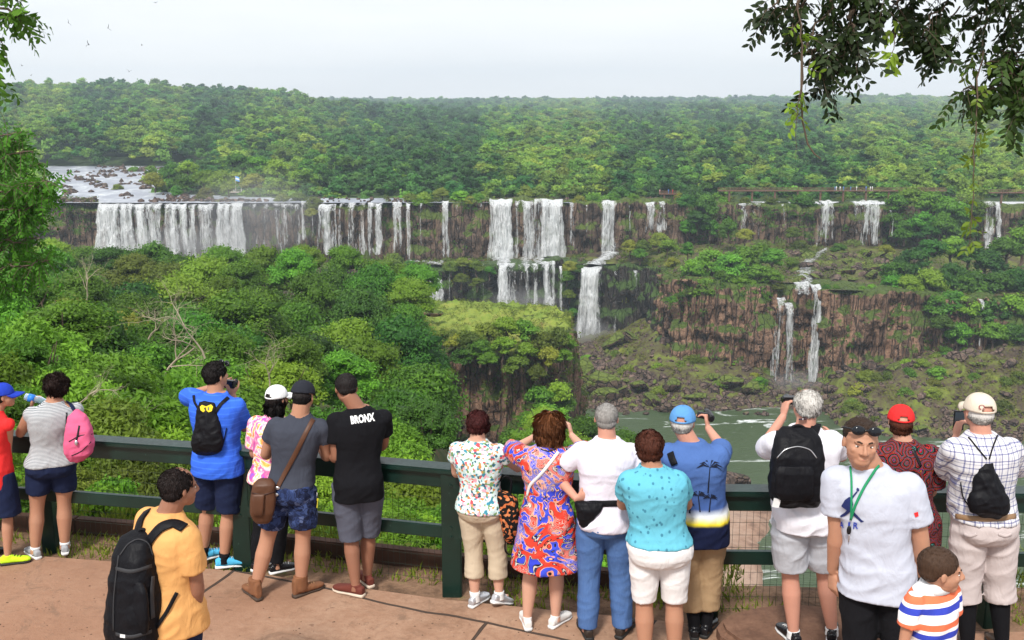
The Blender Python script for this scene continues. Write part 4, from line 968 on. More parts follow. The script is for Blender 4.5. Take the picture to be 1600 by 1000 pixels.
tip = base+np.stack([ln[:, 0], ln[:, 1], hgt], 1); mid = base+np.stack([ln[:, 0]*.3, ln[:, 1]*.3, hgt*.6], 1)
V = np.stack([base-wv, base+wv, mid+wv*.9, tip, mid-wv*.9], 1).reshape(-1, 3); F = np.arange(n*5).reshape(-1, 5)
me = mesh_np('grass', V, F); a = me.attributes.new('lv', 'FLOAT', 'POINT'); a.data.foreach_set('value', np.repeat(r_.rand(n), 5).astype(np.float32))
LM['grass'] = leaf_mat('grass blades', (.08, .14, .012), (.24, .33, .03), (.30, .28, .05), nscale=2)
tag(link('grass', me, LM['grass']), kind='stuff')
# grit and leaf litter on the slabs
gp = []; gs = []
for k in range(900):
    px = r_.uniform(-20, 1620); py = r_.uniform(870, 1010)**1.0; q = G(px, py)
    i_e = min(range(len(FP)), key=lambda i: abs(FP[i].x-q.x)); 
    if q.y > FP[i_e].y-.45 or (q.x > 1.3 and q.y < 6.9): continue
    if vn(q.x*1.5, q.y*1.5, 0, 88) < -.1 and r_.rand() < .7: continue
    gp.append((q.x, q.y, .001)); gs.append(.003+.010*r_.rand()**3)
Vg = []; Fg = []
for (x, y, z), s in zip(gp, gs):
    o = len(Vg); m_ = 5; an0 = r_.rand()*6
    for t in range(m_): Vg.append((x+math.cos(an0+t*1.2566)*s*r_.uniform(.6, 1.3), y+math.sin(an0+t*1.2566)*s*r_.uniform(.5, 1.1), .001))
    Vg.append((x, y, s*.5+.001))
    for t in range(m_): Fg.append((o+t, o+(t+1) % m_, o+m_))
tag(link('litter', mesh_np('litter', Vg, Fg), simple('dark grit', (.10, .06, .04), .9, 0, .6, 3)), 'fine grit and leaf litter scattered on the paving', kind='stuff')
# fallen leaves
DRY = simple('dry leaf', (.35, .30, .07), .8, 0, .4, 30)
for px, py in ((350, 862), (430, 852), (470, 858), (640, 872)):
    q = G(px, py); v = [(math.cos(a)*(.045 if k % 2 else .028), math.sin(a)*.03, .006+.008*math.sin(a*2)) for k, a in enumerate(np.linspace(0, 6.28, 11)[:-1])]
    bm = bmesh.new(); bm.faces.new([bm.verts.new(p) for p in v]); o = bm_obj('fallen_leaf', bm, DRY); o.location = (q.x, q.y, .004); o.modifiers.new('t', 'SOLIDIFY').thickness = .002
    tag(o, 'small yellowish fallen leaf lying on the paving near the left posts', 'leaf', 'fallen leaves on the paving')

# ------------------------------------------------------------ walkways, platform, tiny visitors
STEEL = simple('rusty brown walkway steel', (.15, .085, .055), .7, .2, .3, 1); CONC = simple('pale grey walkway', (.42, .37, .33), .8, 0, .2, .5)
def walkway(name, px0, px1, y, Y, mat, label, posts, railh=1.1):
    a = P(px0, y, Y); b = P(px1, y, Y); b.z = a.z; root = empty(name, a, label, 'footbridge')
    bm_obj('deck', beam(a, b, 1.8, .45, .03), mat, root, a)
    for s in (-.85, .85):
        o = Vector((0, s, 0)); q = [beam(a+o+Vector((0, 0, h)), b+o+Vector((0, 0, h)), .1, .1, 0) for h in (.7, 1.2)]
        n = int((b-a).length/2.5); q += [beam(a.lerp(b, k/n)+o+Vector((0, 0, .2)), a.lerp(b, k/n)+o+Vector((0, 0, 1.2)), .09, .09, 0, up=Vector((0, 1, 0))) for k in range(n+1)]
        bm_obj('handrail', q, mat, root, a)
    for k in range(posts):
        p = a.lerp(b, (k+.5)/posts); bm_obj('support', beam(p-Vector((0, 0, 4.5)), p-Vector((0, 0, .2)), .7, .8, .05, up=Vector((0, 1, 0))), mat, root, a)
    return a, b
B1 = walkway('footbridge', 1122, 1478, 298, 428, STEEL, 'long rusty brown footbridge over the falls among the trees at the right', 10)
B2 = walkway('footbridge', 1546, 1700, 301, 421, STEEL, 'short visible length of brown footbridge at the far right edge', 4)
B3 = walkway('footbridge', 482, 628, 277, 560, CONC, 'pale grey walkway above the lacy left falls', 6)
B4 = walkway('footbridge', 1030, 1062, 303, 436, STEEL, 'small brown path deck left of the dark trees by the footbridge', 2)
a = P(392, 300, 470); vp = empty('viewing_platform', a, 'viewing platform with visitors and a flag on the island above the left falls', 'platform')
bm_obj('deck', beam(a-Vector((9, 0, 0)), a+Vector((0, 0, 0)), 4, .5, .05), CONC, vp, a); bm_obj('handrail', [beam(a+Vector((-9, -2, h)), a+Vector((0, -2, h)), .1, .1, 0) for h in (.7, 1.2)], CONC, vp, a)
q = a+Vector((-6.5, -1.2, 0)); fl = empty('flag', q, 'small blue and white flag on a pole at the viewing platform', 'flag')
bm_obj('pole', beam(q, q+Vector((0, 0, 7.5)), .14, .14, 0, up=Vector((0, 1, 0))), CONC, fl, q)
bm = bmesh.new(); 
for k in range(6):
    for j, z in enumerate((5.2, 5.9, 6.6, 7.3)): bm.verts.new((q.x+.1+k*.36, q.y+.15*math.sin(k*1.3), q.z+z-.1*k))
bm.verts.ensure_lookup_table()
FLAGB = simple('flag blue', (.12, .35, .75), .8); FLAGW = simple('flag white', (.8, .8, .8), .8)
fs = []
for k in range(5):
    for j in range(3):
        f = bm.faces.new([bm.verts[k*4+j], bm.verts[k*4+4+j], bm.verts[k*4+5+j], bm.verts[k*4+1+j]]); f.material_index = 1 if j == 1 else 0
fo = bm_obj('flag_cloth', bm, FLAGB, fl, q); fo.data.materials.append(FLAGW); fo.modifiers.new('t', 'SOLIDIFY').thickness = .02
def tiny_mesh(seed):
    r = np.random.RandomState(seed); rings = [(0, .10, .09), (.45, .13, .1), (.8, .17, .11), (.95, .18, .12), (1.3, .2, .13), (1.45, .2, .1), (1.5, .07, .07), (1.56, .08, .09), (1.64, .1, .11), (1.74, .05, .06)]
    V = []
    for z, a_, b_ in rings:
        for k in range(10): V.append((a_*math.cos(k*.6283), b_*math.sin(k*.6283), z))
    F = [(i*10+k, i*10+(k+1) % 10, (i+1)*10+(k+1) % 10, (i+1)*10+k) for i in range(len(rings)-1) for k in range(10)]
    me = mesh_np('tiny visitor', V, F, True); return me
TC = [simple('visitor shirt %s' % n_, c_, .9) for n_, c_ in (('white', (.8, .8, .8)), ('blue', (.1, .25, .6)), ('red', (.5, .06, .05)), ('pink', (.7, .4, .4)), ('dark', (.05, .05, .07)))]
TINY = tiny_mesh(1)
for (A_, B_), n in (((B1[0].lerp(B1[1], .45), B1[0].lerp(B1[1], .70)), 9), ((B3[0], B3[1]), 12), ((a-Vector((9, 0, 0)), a), 10), ((B4[0], B4[1]), 4)):
    for k in range(n):
        p = A_.lerp(B_, rng.rand()); o = link('person', mesh_with(TINY, TC[int(rng.choice([0, 0, 0, 1, 2, 3, 4]))])); o.location = p+Vector((0, -.7, .22)); o.scale = (1, 1, rng.uniform(.92, 1.04))
        tag(o, 'tiny far-off visitor standing on a walkway above the falls', 'person', 'tiny visitors on the far walkways')

# ------------------------------------------------------------ birds
BIRD = simple('dark bird feathers', (.02, .02, .022), .8)
def bird_mesh(fl):
    V = [(0, -.35, 0), (0, .28, .02), (.04, 0, .05), (-.04, 0, .05), (0, 0, -.05), (.55, .02, fl), (.5, -.14, fl), (1.05, -.18, fl*1.3), (-.55, .02, fl), (-.5, -.14, fl), (-1.05, -.18, fl*1.3), (.1, -.5, 0), (-.1, -.5, 0)]
    F = [(0, 4, 1, 2), (0, 3, 1, 4), (0, 2, 1, 3), (2, 5, 6, 0), (5, 7, 6), (3, 0, 9, 8), (8, 9, 10), (0, 11, 12)]
    return mesh_np('bird', V, F)
for k, (px, py, s, lab) in enumerate(((107, 36, 1, 'small dark bird, upper left of the flock in the pale sky'), (168, 44, 1, 'small dark bird, right of the flock in the pale sky'), (138, 70, 1, 'small dark bird, lowest dark one of the flock'), (244, 4, .7, 'faint bird at the top edge of the sky'), (222, 71, .6, 'faint bird right of the flock'), (202, 112, .7, 'faint bird just above the forest ridge'), (34, 103, .7, 'faint bird at far left above the ridge'), (48, 118, .5, 'faintest bird touching the left ridge'))):
    q = P(px, py, 260); o = link('bird', bird_mesh(.3+.2*(k % 3)), BIRD); o.location = q; o.scale = (s*.9,)*3; o.rotation_euler = (.5*(k % 2), 1.1 if k < 3 else .2, k*1.3); tag(o, lab, 'bird', 'birds in the sky'); o.modifiers.new('t', 'SOLIDIFY').thickness = .03

# ------------------------------------------------------------ dead branches in the jungle
def dead_tree(px, py, Y, h, seed, label, lean=0):
    r = np.random.RandomState(seed); q = P(px, py, Y); parts = []
    def grow(p, d, L_, r0, lev):
        n = 5; pts = [p]; 
        for k in range(n):
            d = d+r.normal(size=3)*.16; d /= np.linalg.norm(d); pts.append(pts[-1]+d*L_/n)
        parts.append(tube_np(pts, np.linspace(r0, r0*.4, n+1), 5 if lev else 7))
        if lev < 4:
            for k in range(3 if lev else 4):
                i = r.randint(2, n+1); nd = d+r.normal(size=3)*.75+np.array([0, 0, .15]); nd /= np.linalg.norm(nd); grow(pts[i], nd, L_*r.uniform(.5, .8), r0*.45, lev+1)
    grow(np.array([0, 0, 0.]), np.array([lean, -.2, 1.]), h*.38, h*.010, 0)
    V, F = join_np(parts); o = link('dead_tree', mesh_np('dead_tree', V, F, True), DEADBARK); o.location = q
    return tag(o, label, 'dead tree')
dead_tree(250, 600, 50, 8, 1, 'bleached dead tree with bare pale branches sticking out of the jungle', .3)
dead_tree(232, 530, 60, 5.5, 2, 'pale bare branches of a dead tree high in the left jungle', .5)
dead_tree(320, 560, 46, 5, 3, 'leaning pale dead branch over the left jungle behind the man in blue', -.5)
dead_tree(100, 650, 17, 2.2, 4, 'bare twiggy dead bush behind the railing at the left', .8)
dead_tree(420, 620, 24, 2.5, 5, 'bare pale twigs rising behind the white cap', .2)
dead_tree(135, 470, 90, 7, 6, 'faint bare branches in the upper left jungle', .4)

# ------------------------------------------------------------ leafy branches close to the viewer
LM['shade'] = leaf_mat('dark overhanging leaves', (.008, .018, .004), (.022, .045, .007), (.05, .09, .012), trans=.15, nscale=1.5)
LM['lime'] = leaf_mat('lime leaflets', (.12, .22, .02), (.25, .40, .04), (.30, .40, .05), trans=.55)
def leafy_branch(name, limbs, leaf, nspray, seed, mat, label, cat, parent=None, sprayL=.3, pairs=6, twig=.004, droopy=.8):
    """limbs: list of point lists with radius; sprays of paired leaflets hang from them"""
    r = np.random.RandomState(seed); wood = []; LV = []; lv = []
    for pts, rad in limbs:
        pts = np.array([tuple(p) for p in pts]); m = 14
        s = np.linspace(0, len(pts)-1, m); sm = np.stack([np.interp(s, np.arange(len(pts)), pts[:, k]) for k in range(3)], 1)
        sm[1:-1] += r.normal(size=(m-2, 3))*rad*1.2
        wood.append(tube_np(sm, np.linspace(rad, rad*.3, m), 7))
        Lt = np.linalg.norm(np.diff(sm, axis=0), axis=1).sum(); ns = max(2, int(nspray*Lt))
        for k in range(ns):
            t = r.uniform(.05, 1)*(m-1); i = min(int(t), m-2); p = sm[i]+(sm[i+1]-sm[i])*(t-i)
            d = r.normal(size=3); d[2] -= droopy; d /= np.linalg.norm(d); L_ = sprayL*r.uniform(.5, 1.3)
            sp = [p]; dd = d.copy()
            for q in range(pairs):
                dd = dd+np.array([0, 0, -.10])+r.normal(size=3)*.06; dd /= np.linalg.norm(dd); sp.append(sp[-1]+dd*L_/pairs)
            wood.append(tube_np(sp, np.linspace(twig*.6, twig*.25, len(sp)), 4))
            sv = np.cross(dd, r.normal(size=3)); sv /= np.linalg.norm(sv); up = np.cross(sv, dd); g = r.rand()
            for q in range(1, pairs+1):
                for sgn in (-1, 1):
                    if r.rand() < .12: continue
                    e = sv*sgn*.9+dd*.55+r.normal(size=3)*.18+np.array([0, 0, -.25]); e /= np.linalg.norm(e)
                    w_ = np.cross(e, up+r.normal(size=3)*.3); w_ /= np.linalg.norm(w_)+1e-9; ll = leaf*r.uniform(.75, 1.25); a_ = sp[q]; n_ = np.cross(e, w_)*ll*.08
                    LV.append([a_, a_+e*ll*.3+w_*ll*.20-n_, a_+e*ll*.7+w_*ll*.17-n_, a_+e*ll, a_+e*ll*.7-w_*ll*.17-n_, a_+e*ll*.3-w_*ll*.20-n_]); lv += [g*.6+.4*r.rand()]*6
    V, F = join_np(wood)
    return (V, F), (np.array(LV).reshape(-1, 3), np.arange(len(LV)*6).reshape(-1, 6), np.array(lv))
def add_branch(name, limbs, leaf, nspray, seed, mat, label, cat, loc, **k):
    (V, F), (LV, LF, lv) = leafy_branch(name, limbs, leaf, nspray, seed, mat, label, cat, **k)
    root = empty(name, loc, label, cat); loc = np.array(loc)
    link('limb', mesh_np('limb', V-loc, F, True), BARK, root)
    me = mesh_np('leaves', LV-loc, LF); a = me.attributes.new('lv', 'FLOAT', 'POINT'); a.data.foreach_set('value', lv.astype(np.float32)); link('leaves', me, LM[mat], root)
    return root
D1 = 7.0
def Q(px, py, Y=D1): return P(px, py, Y)
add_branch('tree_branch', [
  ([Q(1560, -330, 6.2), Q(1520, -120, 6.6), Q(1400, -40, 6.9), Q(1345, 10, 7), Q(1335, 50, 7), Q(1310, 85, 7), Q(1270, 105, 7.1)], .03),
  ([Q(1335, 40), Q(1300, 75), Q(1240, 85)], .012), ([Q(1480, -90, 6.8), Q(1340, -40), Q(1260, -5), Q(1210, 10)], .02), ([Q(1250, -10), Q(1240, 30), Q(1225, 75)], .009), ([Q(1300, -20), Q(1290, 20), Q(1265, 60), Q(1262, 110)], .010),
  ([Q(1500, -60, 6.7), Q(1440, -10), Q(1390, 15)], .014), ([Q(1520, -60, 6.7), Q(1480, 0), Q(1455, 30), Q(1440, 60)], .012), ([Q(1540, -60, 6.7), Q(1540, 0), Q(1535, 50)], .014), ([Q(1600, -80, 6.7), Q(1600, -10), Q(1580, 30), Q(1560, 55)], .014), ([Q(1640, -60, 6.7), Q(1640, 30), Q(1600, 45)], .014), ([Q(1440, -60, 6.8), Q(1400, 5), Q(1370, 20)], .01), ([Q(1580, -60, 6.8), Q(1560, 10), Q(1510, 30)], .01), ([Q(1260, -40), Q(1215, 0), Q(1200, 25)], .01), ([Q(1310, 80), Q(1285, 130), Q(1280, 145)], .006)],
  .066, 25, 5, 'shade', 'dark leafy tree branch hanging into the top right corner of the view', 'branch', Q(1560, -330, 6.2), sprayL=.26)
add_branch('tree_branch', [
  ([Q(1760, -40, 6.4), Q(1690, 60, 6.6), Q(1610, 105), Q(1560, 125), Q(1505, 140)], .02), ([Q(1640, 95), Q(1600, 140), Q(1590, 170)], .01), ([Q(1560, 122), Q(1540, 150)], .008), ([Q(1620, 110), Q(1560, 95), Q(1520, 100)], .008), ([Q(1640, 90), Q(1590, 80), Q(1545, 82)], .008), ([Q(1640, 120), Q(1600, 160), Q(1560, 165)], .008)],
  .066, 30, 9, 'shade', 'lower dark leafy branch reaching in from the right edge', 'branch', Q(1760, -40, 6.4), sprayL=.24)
add_branch('hanging_vine', [([Q(1535, 60, 6.9), Q(1528, 160, 6.9), Q(1522, 250, 6.9), Q(1520, 320, 6.9), Q(1515, 385, 6.9)], .006), ([Q(1520, 90, 6.9), Q(1500, 130, 6.9)], .004)],
  .055, 24, 11, 'olive', 'long thin leafy vine hanging down at the right', 'vine', Q(1535, 60, 6.9), sprayL=.07, pairs=2)
add_branch('hanging_vine', [([Q(1246, 0, 6.9), Q(1252, 60, 6.9), Q(1254, 130, 6.9), Q(1253, 170, 6.9)], .006), ([Q(1252, 130, 6.9), Q(1245, 175, 6.9), Q(1243, 250, 6.9)], .003)],
  .055, 12, 13, 'lime', 'brown vine with a few lime green leaves hanging left of the big branch', 'vine', Q(1246, 0, 6.9), sprayL=.10, pairs=3)
v, f = tube_np([tuple(Q(*p, 6.92)) for p in ((1253, 80), (1252, 150), (1254, 190), (1262, 225), (1272, 240), (1282, 248))], np.linspace(.008, .004, 6), 6)
tag(link('bare_vine', mesh_np('bare_vine', v, f, True), BARK), 'thin bare brown vine stem curving below the lime leaves', 'vine')
add_branch('leaf_sprig', [([Q(1400, 40), Q(1396, 75), Q(1394, 95)], .004)], .075, 30, 15, 'lime', 'bright lime leaf sprig against the sky left of the dark branch middle', 'sprig', Q(1400, 40), sprayL=.1, pairs=3)
add_branch('tree_branch', [([Q(1500, 10), Q(1455, 60), Q(1430, 80)], .006), ([Q(1450, 60), Q(1460, 95)], .004)], .062, 40, 16, 'shade', 'small dark twig of paired leaves between the two big branches', 'branch', Q(1500, 10), sprayL=.16)
# left edge trees
LB = 11.0
add_branch('tree_branch', [([P(-200, -80, LB), P(-60, -10, LB), P(0, 15, LB), P(30, 25, LB)], .03), ([P(-60, 0, LB), P(-20, 50, LB), P(5, 70, LB)], .015), ([P(-120, 40, LB), P(-40, 90, LB), P(-5, 130, LB)], .02), ([P(-40, -50, LB), P(10, -20, LB), P(40, 0, LB)], .01)],
  .10, 13, 21, 'jungle', 'green leafy branch in the top left corner of the sky', 'branch', P(-200, -80, LB), sprayL=.35, droopy=.5)
LB = 22.0
limbs = [([P(-160, 560, LB), P(-120, 420, LB), P(-60, 300, LB), P(0, 240, LB)], .16), ([P(-120, 420, LB), P(-40, 380, LB), P(10, 370, LB)], .08)]
rr_ = np.random.RandomState(4)
for k in range(30):
    y = rr_.uniform(195, 440); x1 = float(np.interp(y, [195, 240, 290, 340, 380, 440], [30, 70, 100, 60, 90, 60]))*rr_.uniform(.2, 1.0); d = LB+rr_.uniform(-2, 2)
    limbs.append(([P(-110, y+60, LB), P((x1-60)*.6, y+10, d), P(x1, y, d)], .03))
add_branch('jungle_tree', limbs, .10, 17, 22, 'jungle', 'big light green tree filling the left edge above the falls', 'tree', P(-160, 560, LB), sprayL=.55, pairs=8, twig=.012, droopy=.3)
# ------------------------------------------------------------ people: builder
TSC = bpy.data.scenes.new('temp')
def tdg():
    vl = TSC.view_layers[0]
    with bpy.context.temp_override(scene=TSC, view_layer=vl): dg = bpy.context.evaluated_depsgraph_get()
    return dg
def fuse_mesh(parts, voxel, smooth=2, fac=.5):
    """one continuous surface from overlapping closed pieces"""
    me = bpy.data.meshes.new('t'); V = []; F = []; o = 0
    for v, f in parts:
        V += [tuple(x) for x in v]; F += [tuple(i+o for i in q) for q in f]; o += len(v)
    me.from_pydata(V, [], F)
    ob = bpy.data.objects.new('t', me); TSC.collection.objects.link(ob)
    m = ob.modifiers.new('r', 'REMESH'); m.mode = 'VOXEL'; m.voxel_size = voxel; m.adaptivity = 0; m.use_smooth_shade = True
    if smooth: s = ob.modifiers.new('s', 'SMOOTH'); s.factor = fac; s.iterations = smooth
    dg = tdg()
    out = bpy.data.meshes.new_from_object(ob.evaluated_get(dg)); bpy.data.objects.remove(ob); bpy.data.meshes.remove(me)
    out.polygons.foreach_set('use_smooth', np.ones(len(out.polygons), dtype=bool))
    return out
def vco(me):
    a = np.zeros(len(me.vertices)*3, np.float32); me.vertices.foreach_get('co', a); return a.reshape(-1, 3).astype(float)
def vno(me):
    a = np.zeros(len(me.vertices)*3, np.float32); me.vertices.foreach_get('normal', a); return a.reshape(-1, 3).astype(float)
def folds(me, amp, seed, fx=5, fz=2.2, diag=.6, mask=None):
    """cloth folds as real relief, elongated along the hang of the cloth"""
    v = vco(me); n = vno(me)
    a = v[:, 0]+v[:, 1]*.8; z = v[:, 2]
    w1 = vn((a+diag*z)*fx+2*vn(z*3, a*3, 0, seed), z*fz, v[:, 1]*fx*.5, seed); w2 = vn((a-diag*1.4*z)*fx*1.9, z*fz*2.2, 0, seed+3)
    w3 = 1-2*np.abs(vn((a*.7+z)*fx*1.3+1.5*vn(z*5, a*5, 0, seed+8), (z-a*.5)*fx*2.6, 0, seed+6))
    h = (1-np.abs(w1)*2)*.75+w2*.45+w3*.5
    if mask is not None: h = h*mask(v)
    v = v+n*(amp*h)[:, None]; me.vertices.foreach_set('co', v.astype(np.float32).ravel()); me.update()
def nv3(*a): return np.array(a, float)
def unit(v): return v/(np.linalg.norm(v)+1e-12)
def ring(c, A, B, n=18, p=2.2):
    t = np.arange(n)*2*np.pi/n; ct, st = np.cos(t), np.sin(t)
    x = np.sign(ct)*np.abs(ct)**(2/p); y = np.sign(st)*np.abs(st)**(2/p)
    return c[None]+x[:, None]*A[None]+y[:, None]*B[None]
def loft(rings):
    n = len(rings[0]); V = list(np.concatenate(rings)); F = []
    for i in range(len(rings)-1):
        for k in range(n): F.append((i*n+k, i*n+(k+1) % n, (i+1)*n+(k+1) % n, (i+1)*n+k))
    V.append(rings[0].mean(0)); V.append(rings[-1].mean(0)); a, b = len(V)-2, len(V)-1; m = (len(rings)-1)*n
    for k in range(n): F.append((a, (k+1) % n, k)); F.append((b, m+k, m+(k+1) % n))
    return np.array(V), F
def ellip(c, ax, rad, nu=16, nv=10):
    """ellipsoid with axes ax (3 unit vectors) and radii"""
    V = []; F = []
    for j in range(1, nv):
        ph = np.pi*j/nv
        for i in range(nu):
            th = 2*np.pi*i/nu; V.append(c+ax[0]*rad[0]*np.sin(ph)*np.cos(th)+ax[1]*rad[1]*np.sin(ph)*np.sin(th)+ax[2]*rad[2]*np.cos(ph))
    for j in range(nv-2):
        for i in range(nu): F.append((j*nu+i, (j+1)*nu+i, (j+1)*nu+(i+1) % nu, j*nu+(i+1) % nu))
    V.append(c+ax[2]*rad[2]); V.append(c-ax[2]*rad[2]); a, b = len(V)-2, len(V)-1; m = (nv-2)*nu
    for i in range(nu): F.append((a, i, (i+1) % nu)); F.append((b, m+(i+1) % nu, m+i))
    return np.array(V), F
def limb(pts, fr, rad, n=14, m=22, flat=None, bend=.12, t0=0.0, t1=None):
    """tapered limb along a joint polyline; fr/rad give radius by parameter"""
    pts = [np.array(p, float) for p in pts]; k = len(pts)-1
    if t1 is None: t1 = k
    ts = np.linspace(t0, t1, m); C = []
    def pos(t):
        t = min(max(t, 0), k); i = min(int(t), k-1); return pts[i]+(pts[i+1]-pts[i])*(t-i)
    for t in ts: C.append((pos(t-bend)+pos(t)*2+pos(t+bend))/4 if bend < t < k-bend else pos(t))
    C = np.array(C); T = np.gradient(C, axis=0); R = np.interp(ts, fr, rad); rings = []
    ref = flat if flat is not None else nv3(0, 1, 0)
    for c, t, r in zip(C, T, R):
        t = unit(t); A = unit(np.cross(t, ref)) if abs(np.dot(t, ref)) < .95 else unit(np.cross(t, nv3(1, 0, 0))); B = np.cross(t, A); rings.append(ring(c, A*r, B*r, n, 2))
    return loft(rings)
def skin_mat(name, c):
    M = MT(name); v = M.coord(); n = M.noise(v, 14, 4, .6); n2 = M.noise(v, 4, 2)
    M.col(M.mix(n2, M.mix(n, tuple(x*.80 for x in c), tuple(min(1, x*1.12) for x in c)), (c[0]*1.0, c[1]*.88, c[2]*.84))).rough(.6)
    M.b.inputs['Subsurface Weight'].default_value = .06; M.b.inputs['Subsurface Radius'].default_value = (.02, .008, .004); M.b.inputs['Subsurface Scale'].default_value = .5
    M.bump(M.noise(v, 90, 2), .15, .002); return M.m
SKIN = {'fair': skin_mat('fair skin', (.56, .33, .24)), 'tan': skin_mat('tanned skin', (.42, .225, .145)), 'brown': skin_mat('brown skin', (.28, .135, .085)), 'pink': skin_mat('ruddy skin', (.54, .28, .205))}
def hair_mat(name, c, c2=None):
    M = MT(name); v = M.coord((60, 60, 9)); n = M.noise(v, 1.6, 4, .6); c2 = c2 or tuple(x*1.5+.002 for x in c)
    M.col(M.mix(n, tuple(x*.55 for x in c), c2)).rough(.6); M.b.inputs['Specular IOR Level'].default_value = .2; M.bump(n, .8, .01); return M.m
def cloth(name, c, nvar=.12, r=.9, weave=True):
    M = MT(name); v = M.coord(); n = M.noise(v, 5, 4, .6)
    M.col(M.mix(n, tuple(x*(1-nvar) for x in c), tuple(min(1, x*(1+nvar)) for x in c))).rough(r); M.b.inputs['Specular IOR Level'].default_value = .12
    M.bump(M.noise(M.coord((1, 1, .5)), 11, 4, .55, .6), .5, .03); return M.m
def cmat(M, col, r=.9):
    M.b.inputs['Specular IOR Level'].default_value = .12
    M.col(col).rough(r); M.bump(M.noise(M.coord((1, 1, .5)), 11, 4, .55, .6), .5, .03); return M

def solve(S, px, py, D, dy, Lr, forward=True):
    """joint seen at (px,py); depth solved so that it lies at distance Lr from S"""
    best = None
    for y in np.linspace(D-.65, D+.65, 261):
        p = np.array(P(px, py, y)); e = abs(np.linalg.norm(p-S)-Lr) + (0 if (y-S[1] >= -.02) == forward else .06)
        e += .02*abs(y-S[1]-dy)
        if best is None or e < best[0]: best = (e, p)
    p = best[1]; return S+unit(p-S)*Lr if abs(np.linalg.norm(p-S)-Lr) > .06 else p

class Person: pass
def hand(wr, d, nrm, side, H, curl=.5, spread=.25, female=False):
    """palm, four fingers of different lengths and a thumb leaving the side of the palm"""
    d = unit(d); nrm = unit(nrm-d*np.dot(nrm, d)); s = np.cross(d, nrm)*side        # s points to the thumb side
    L_ = H*.105; w_ = .039*H/1.75; parts = []; th = .0135*H/1.75
    rings = [ring(wr-d*.02, s*.024, nrm*.019, 14), ring(wr+d*L_*.08, s*w_*.70, nrm*th*1.2, 14), ring(wr+d*L_*.28, s*w_*1.0, nrm*th*1.15, 14, 2.6), ring(wr+d*L_*.47, s*w_*1.03, nrm*th, 14, 2.6), ring(wr+d*L_*.55, s*w_*.98, nrm*th*.8, 14, 2.4)]
    parts.append(loft(rings)); fr = .0088*H/1.75
    for k, (o, l) in enumerate(((.78, .45), (.26, .5), (-.26, .47), (-.76, .37))):
        b = wr+d*L_*.48+s*w_*o; dd = unit(d+s*o*spread*.35); pts = [b]; a = curl*(.35+.1*k)
        for q in range(3):
            a += curl*.55; pts.append(pts[-1]+(dd*math.cos(a)+nrm*math.sin(a))*L_*l*(.42, .33, .25)[q])
        parts.append(limb(pts, [0, 1, 2, 3], [fr*1.08, fr, fr*.92, fr*.72], 8, 10, bend=.1))
    b = wr+d*L_*.14+s*w_*.55; t1 = b+unit(s*.75+d*.6+nrm*.25)*L_*.24; t2 = t1+unit(s*.3+d*.85+nrm*.4*(.5+curl))*L_*.20; t3 = t2+unit(s*.05+d*.8+nrm*.6*(.4+curl))*L_*.16
    parts.append(limb([b, t1, t2, t3], [0, 1, 2, 3], [fr*1.6, fr*1.3, fr*1.1, fr*.8], 8, 10, bend=.1))
    return parts
TORSO = [  # height fraction, half width, half depth, forward shift (all /H)
 (.455, .060, .055, .0), (.475, .088, .066, -.003), (.50, .099, .074, -.006), (.53, .100, .074, -.007), (.56, .094, .068, -.004), (.60, .083, .060, .0), (.635, .080, .058, .002), (.68, .087, .062, .001),
 (.73, .097, .066, -.003), (.77, .102, .064, -.006), (.80, .104, .058, -.008), (.822, .096, .049, -.008), (.838, .070, .042, -.006), (.852, .046, .038, -.002), (.868, .037, .036, .0)]
def torso_rings(pr, z0, z1, off=0.0, w=1.0, dpt=1.0, n=22, flare=0.0, top=None, belly=0.0, m=26, skirt=True):
    """stack of rings between height fractions z0..z1 around the person's spine"""
    H = pr.H; Z = [t[0] for t in TORSO]; rings = []
    for z in np.linspace(z0, z1, m):
        hw = np.interp(z, Z, [t[1] for t in TORSO])*H*pr.bw; hd = np.interp(z, Z, [t[2] for t in TORSO])*H*pr.bd; fs = np.interp(z, Z, [t[3] for t in TORSO])*H
        if z < .5 and skirt: hw = np.interp(z, [.3, .5], [.097, .099])*H*pr.bw; hd = .072*H*pr.bd
        g = math.exp(-((z-.60)/.07)**2)
        if pr.man: hw *= float(np.interp(z, [.45, .53, .60, .66, .74], [.93, .90, 1.04, 1.03, 1.0]))
        hw *= 1+pr.waist*g; bel = pr.belly*g*H
        o = off*(1 if z < .8 else max(.35, 1-(z-.8)*12)) + (.006 if off > .008 and z < .56 else 0)
        fl = flare*max(0, (.62-z))
        c = pr.spine(z)+pr.f*(fs+bel*.5); rings.append(ring(c, pr.r*(hw*w+o+fl), pr.f*(hd*dpt+o+fl*.7+bel*.5), n, 2.5 if z < .8 else 2.2))
    return rings
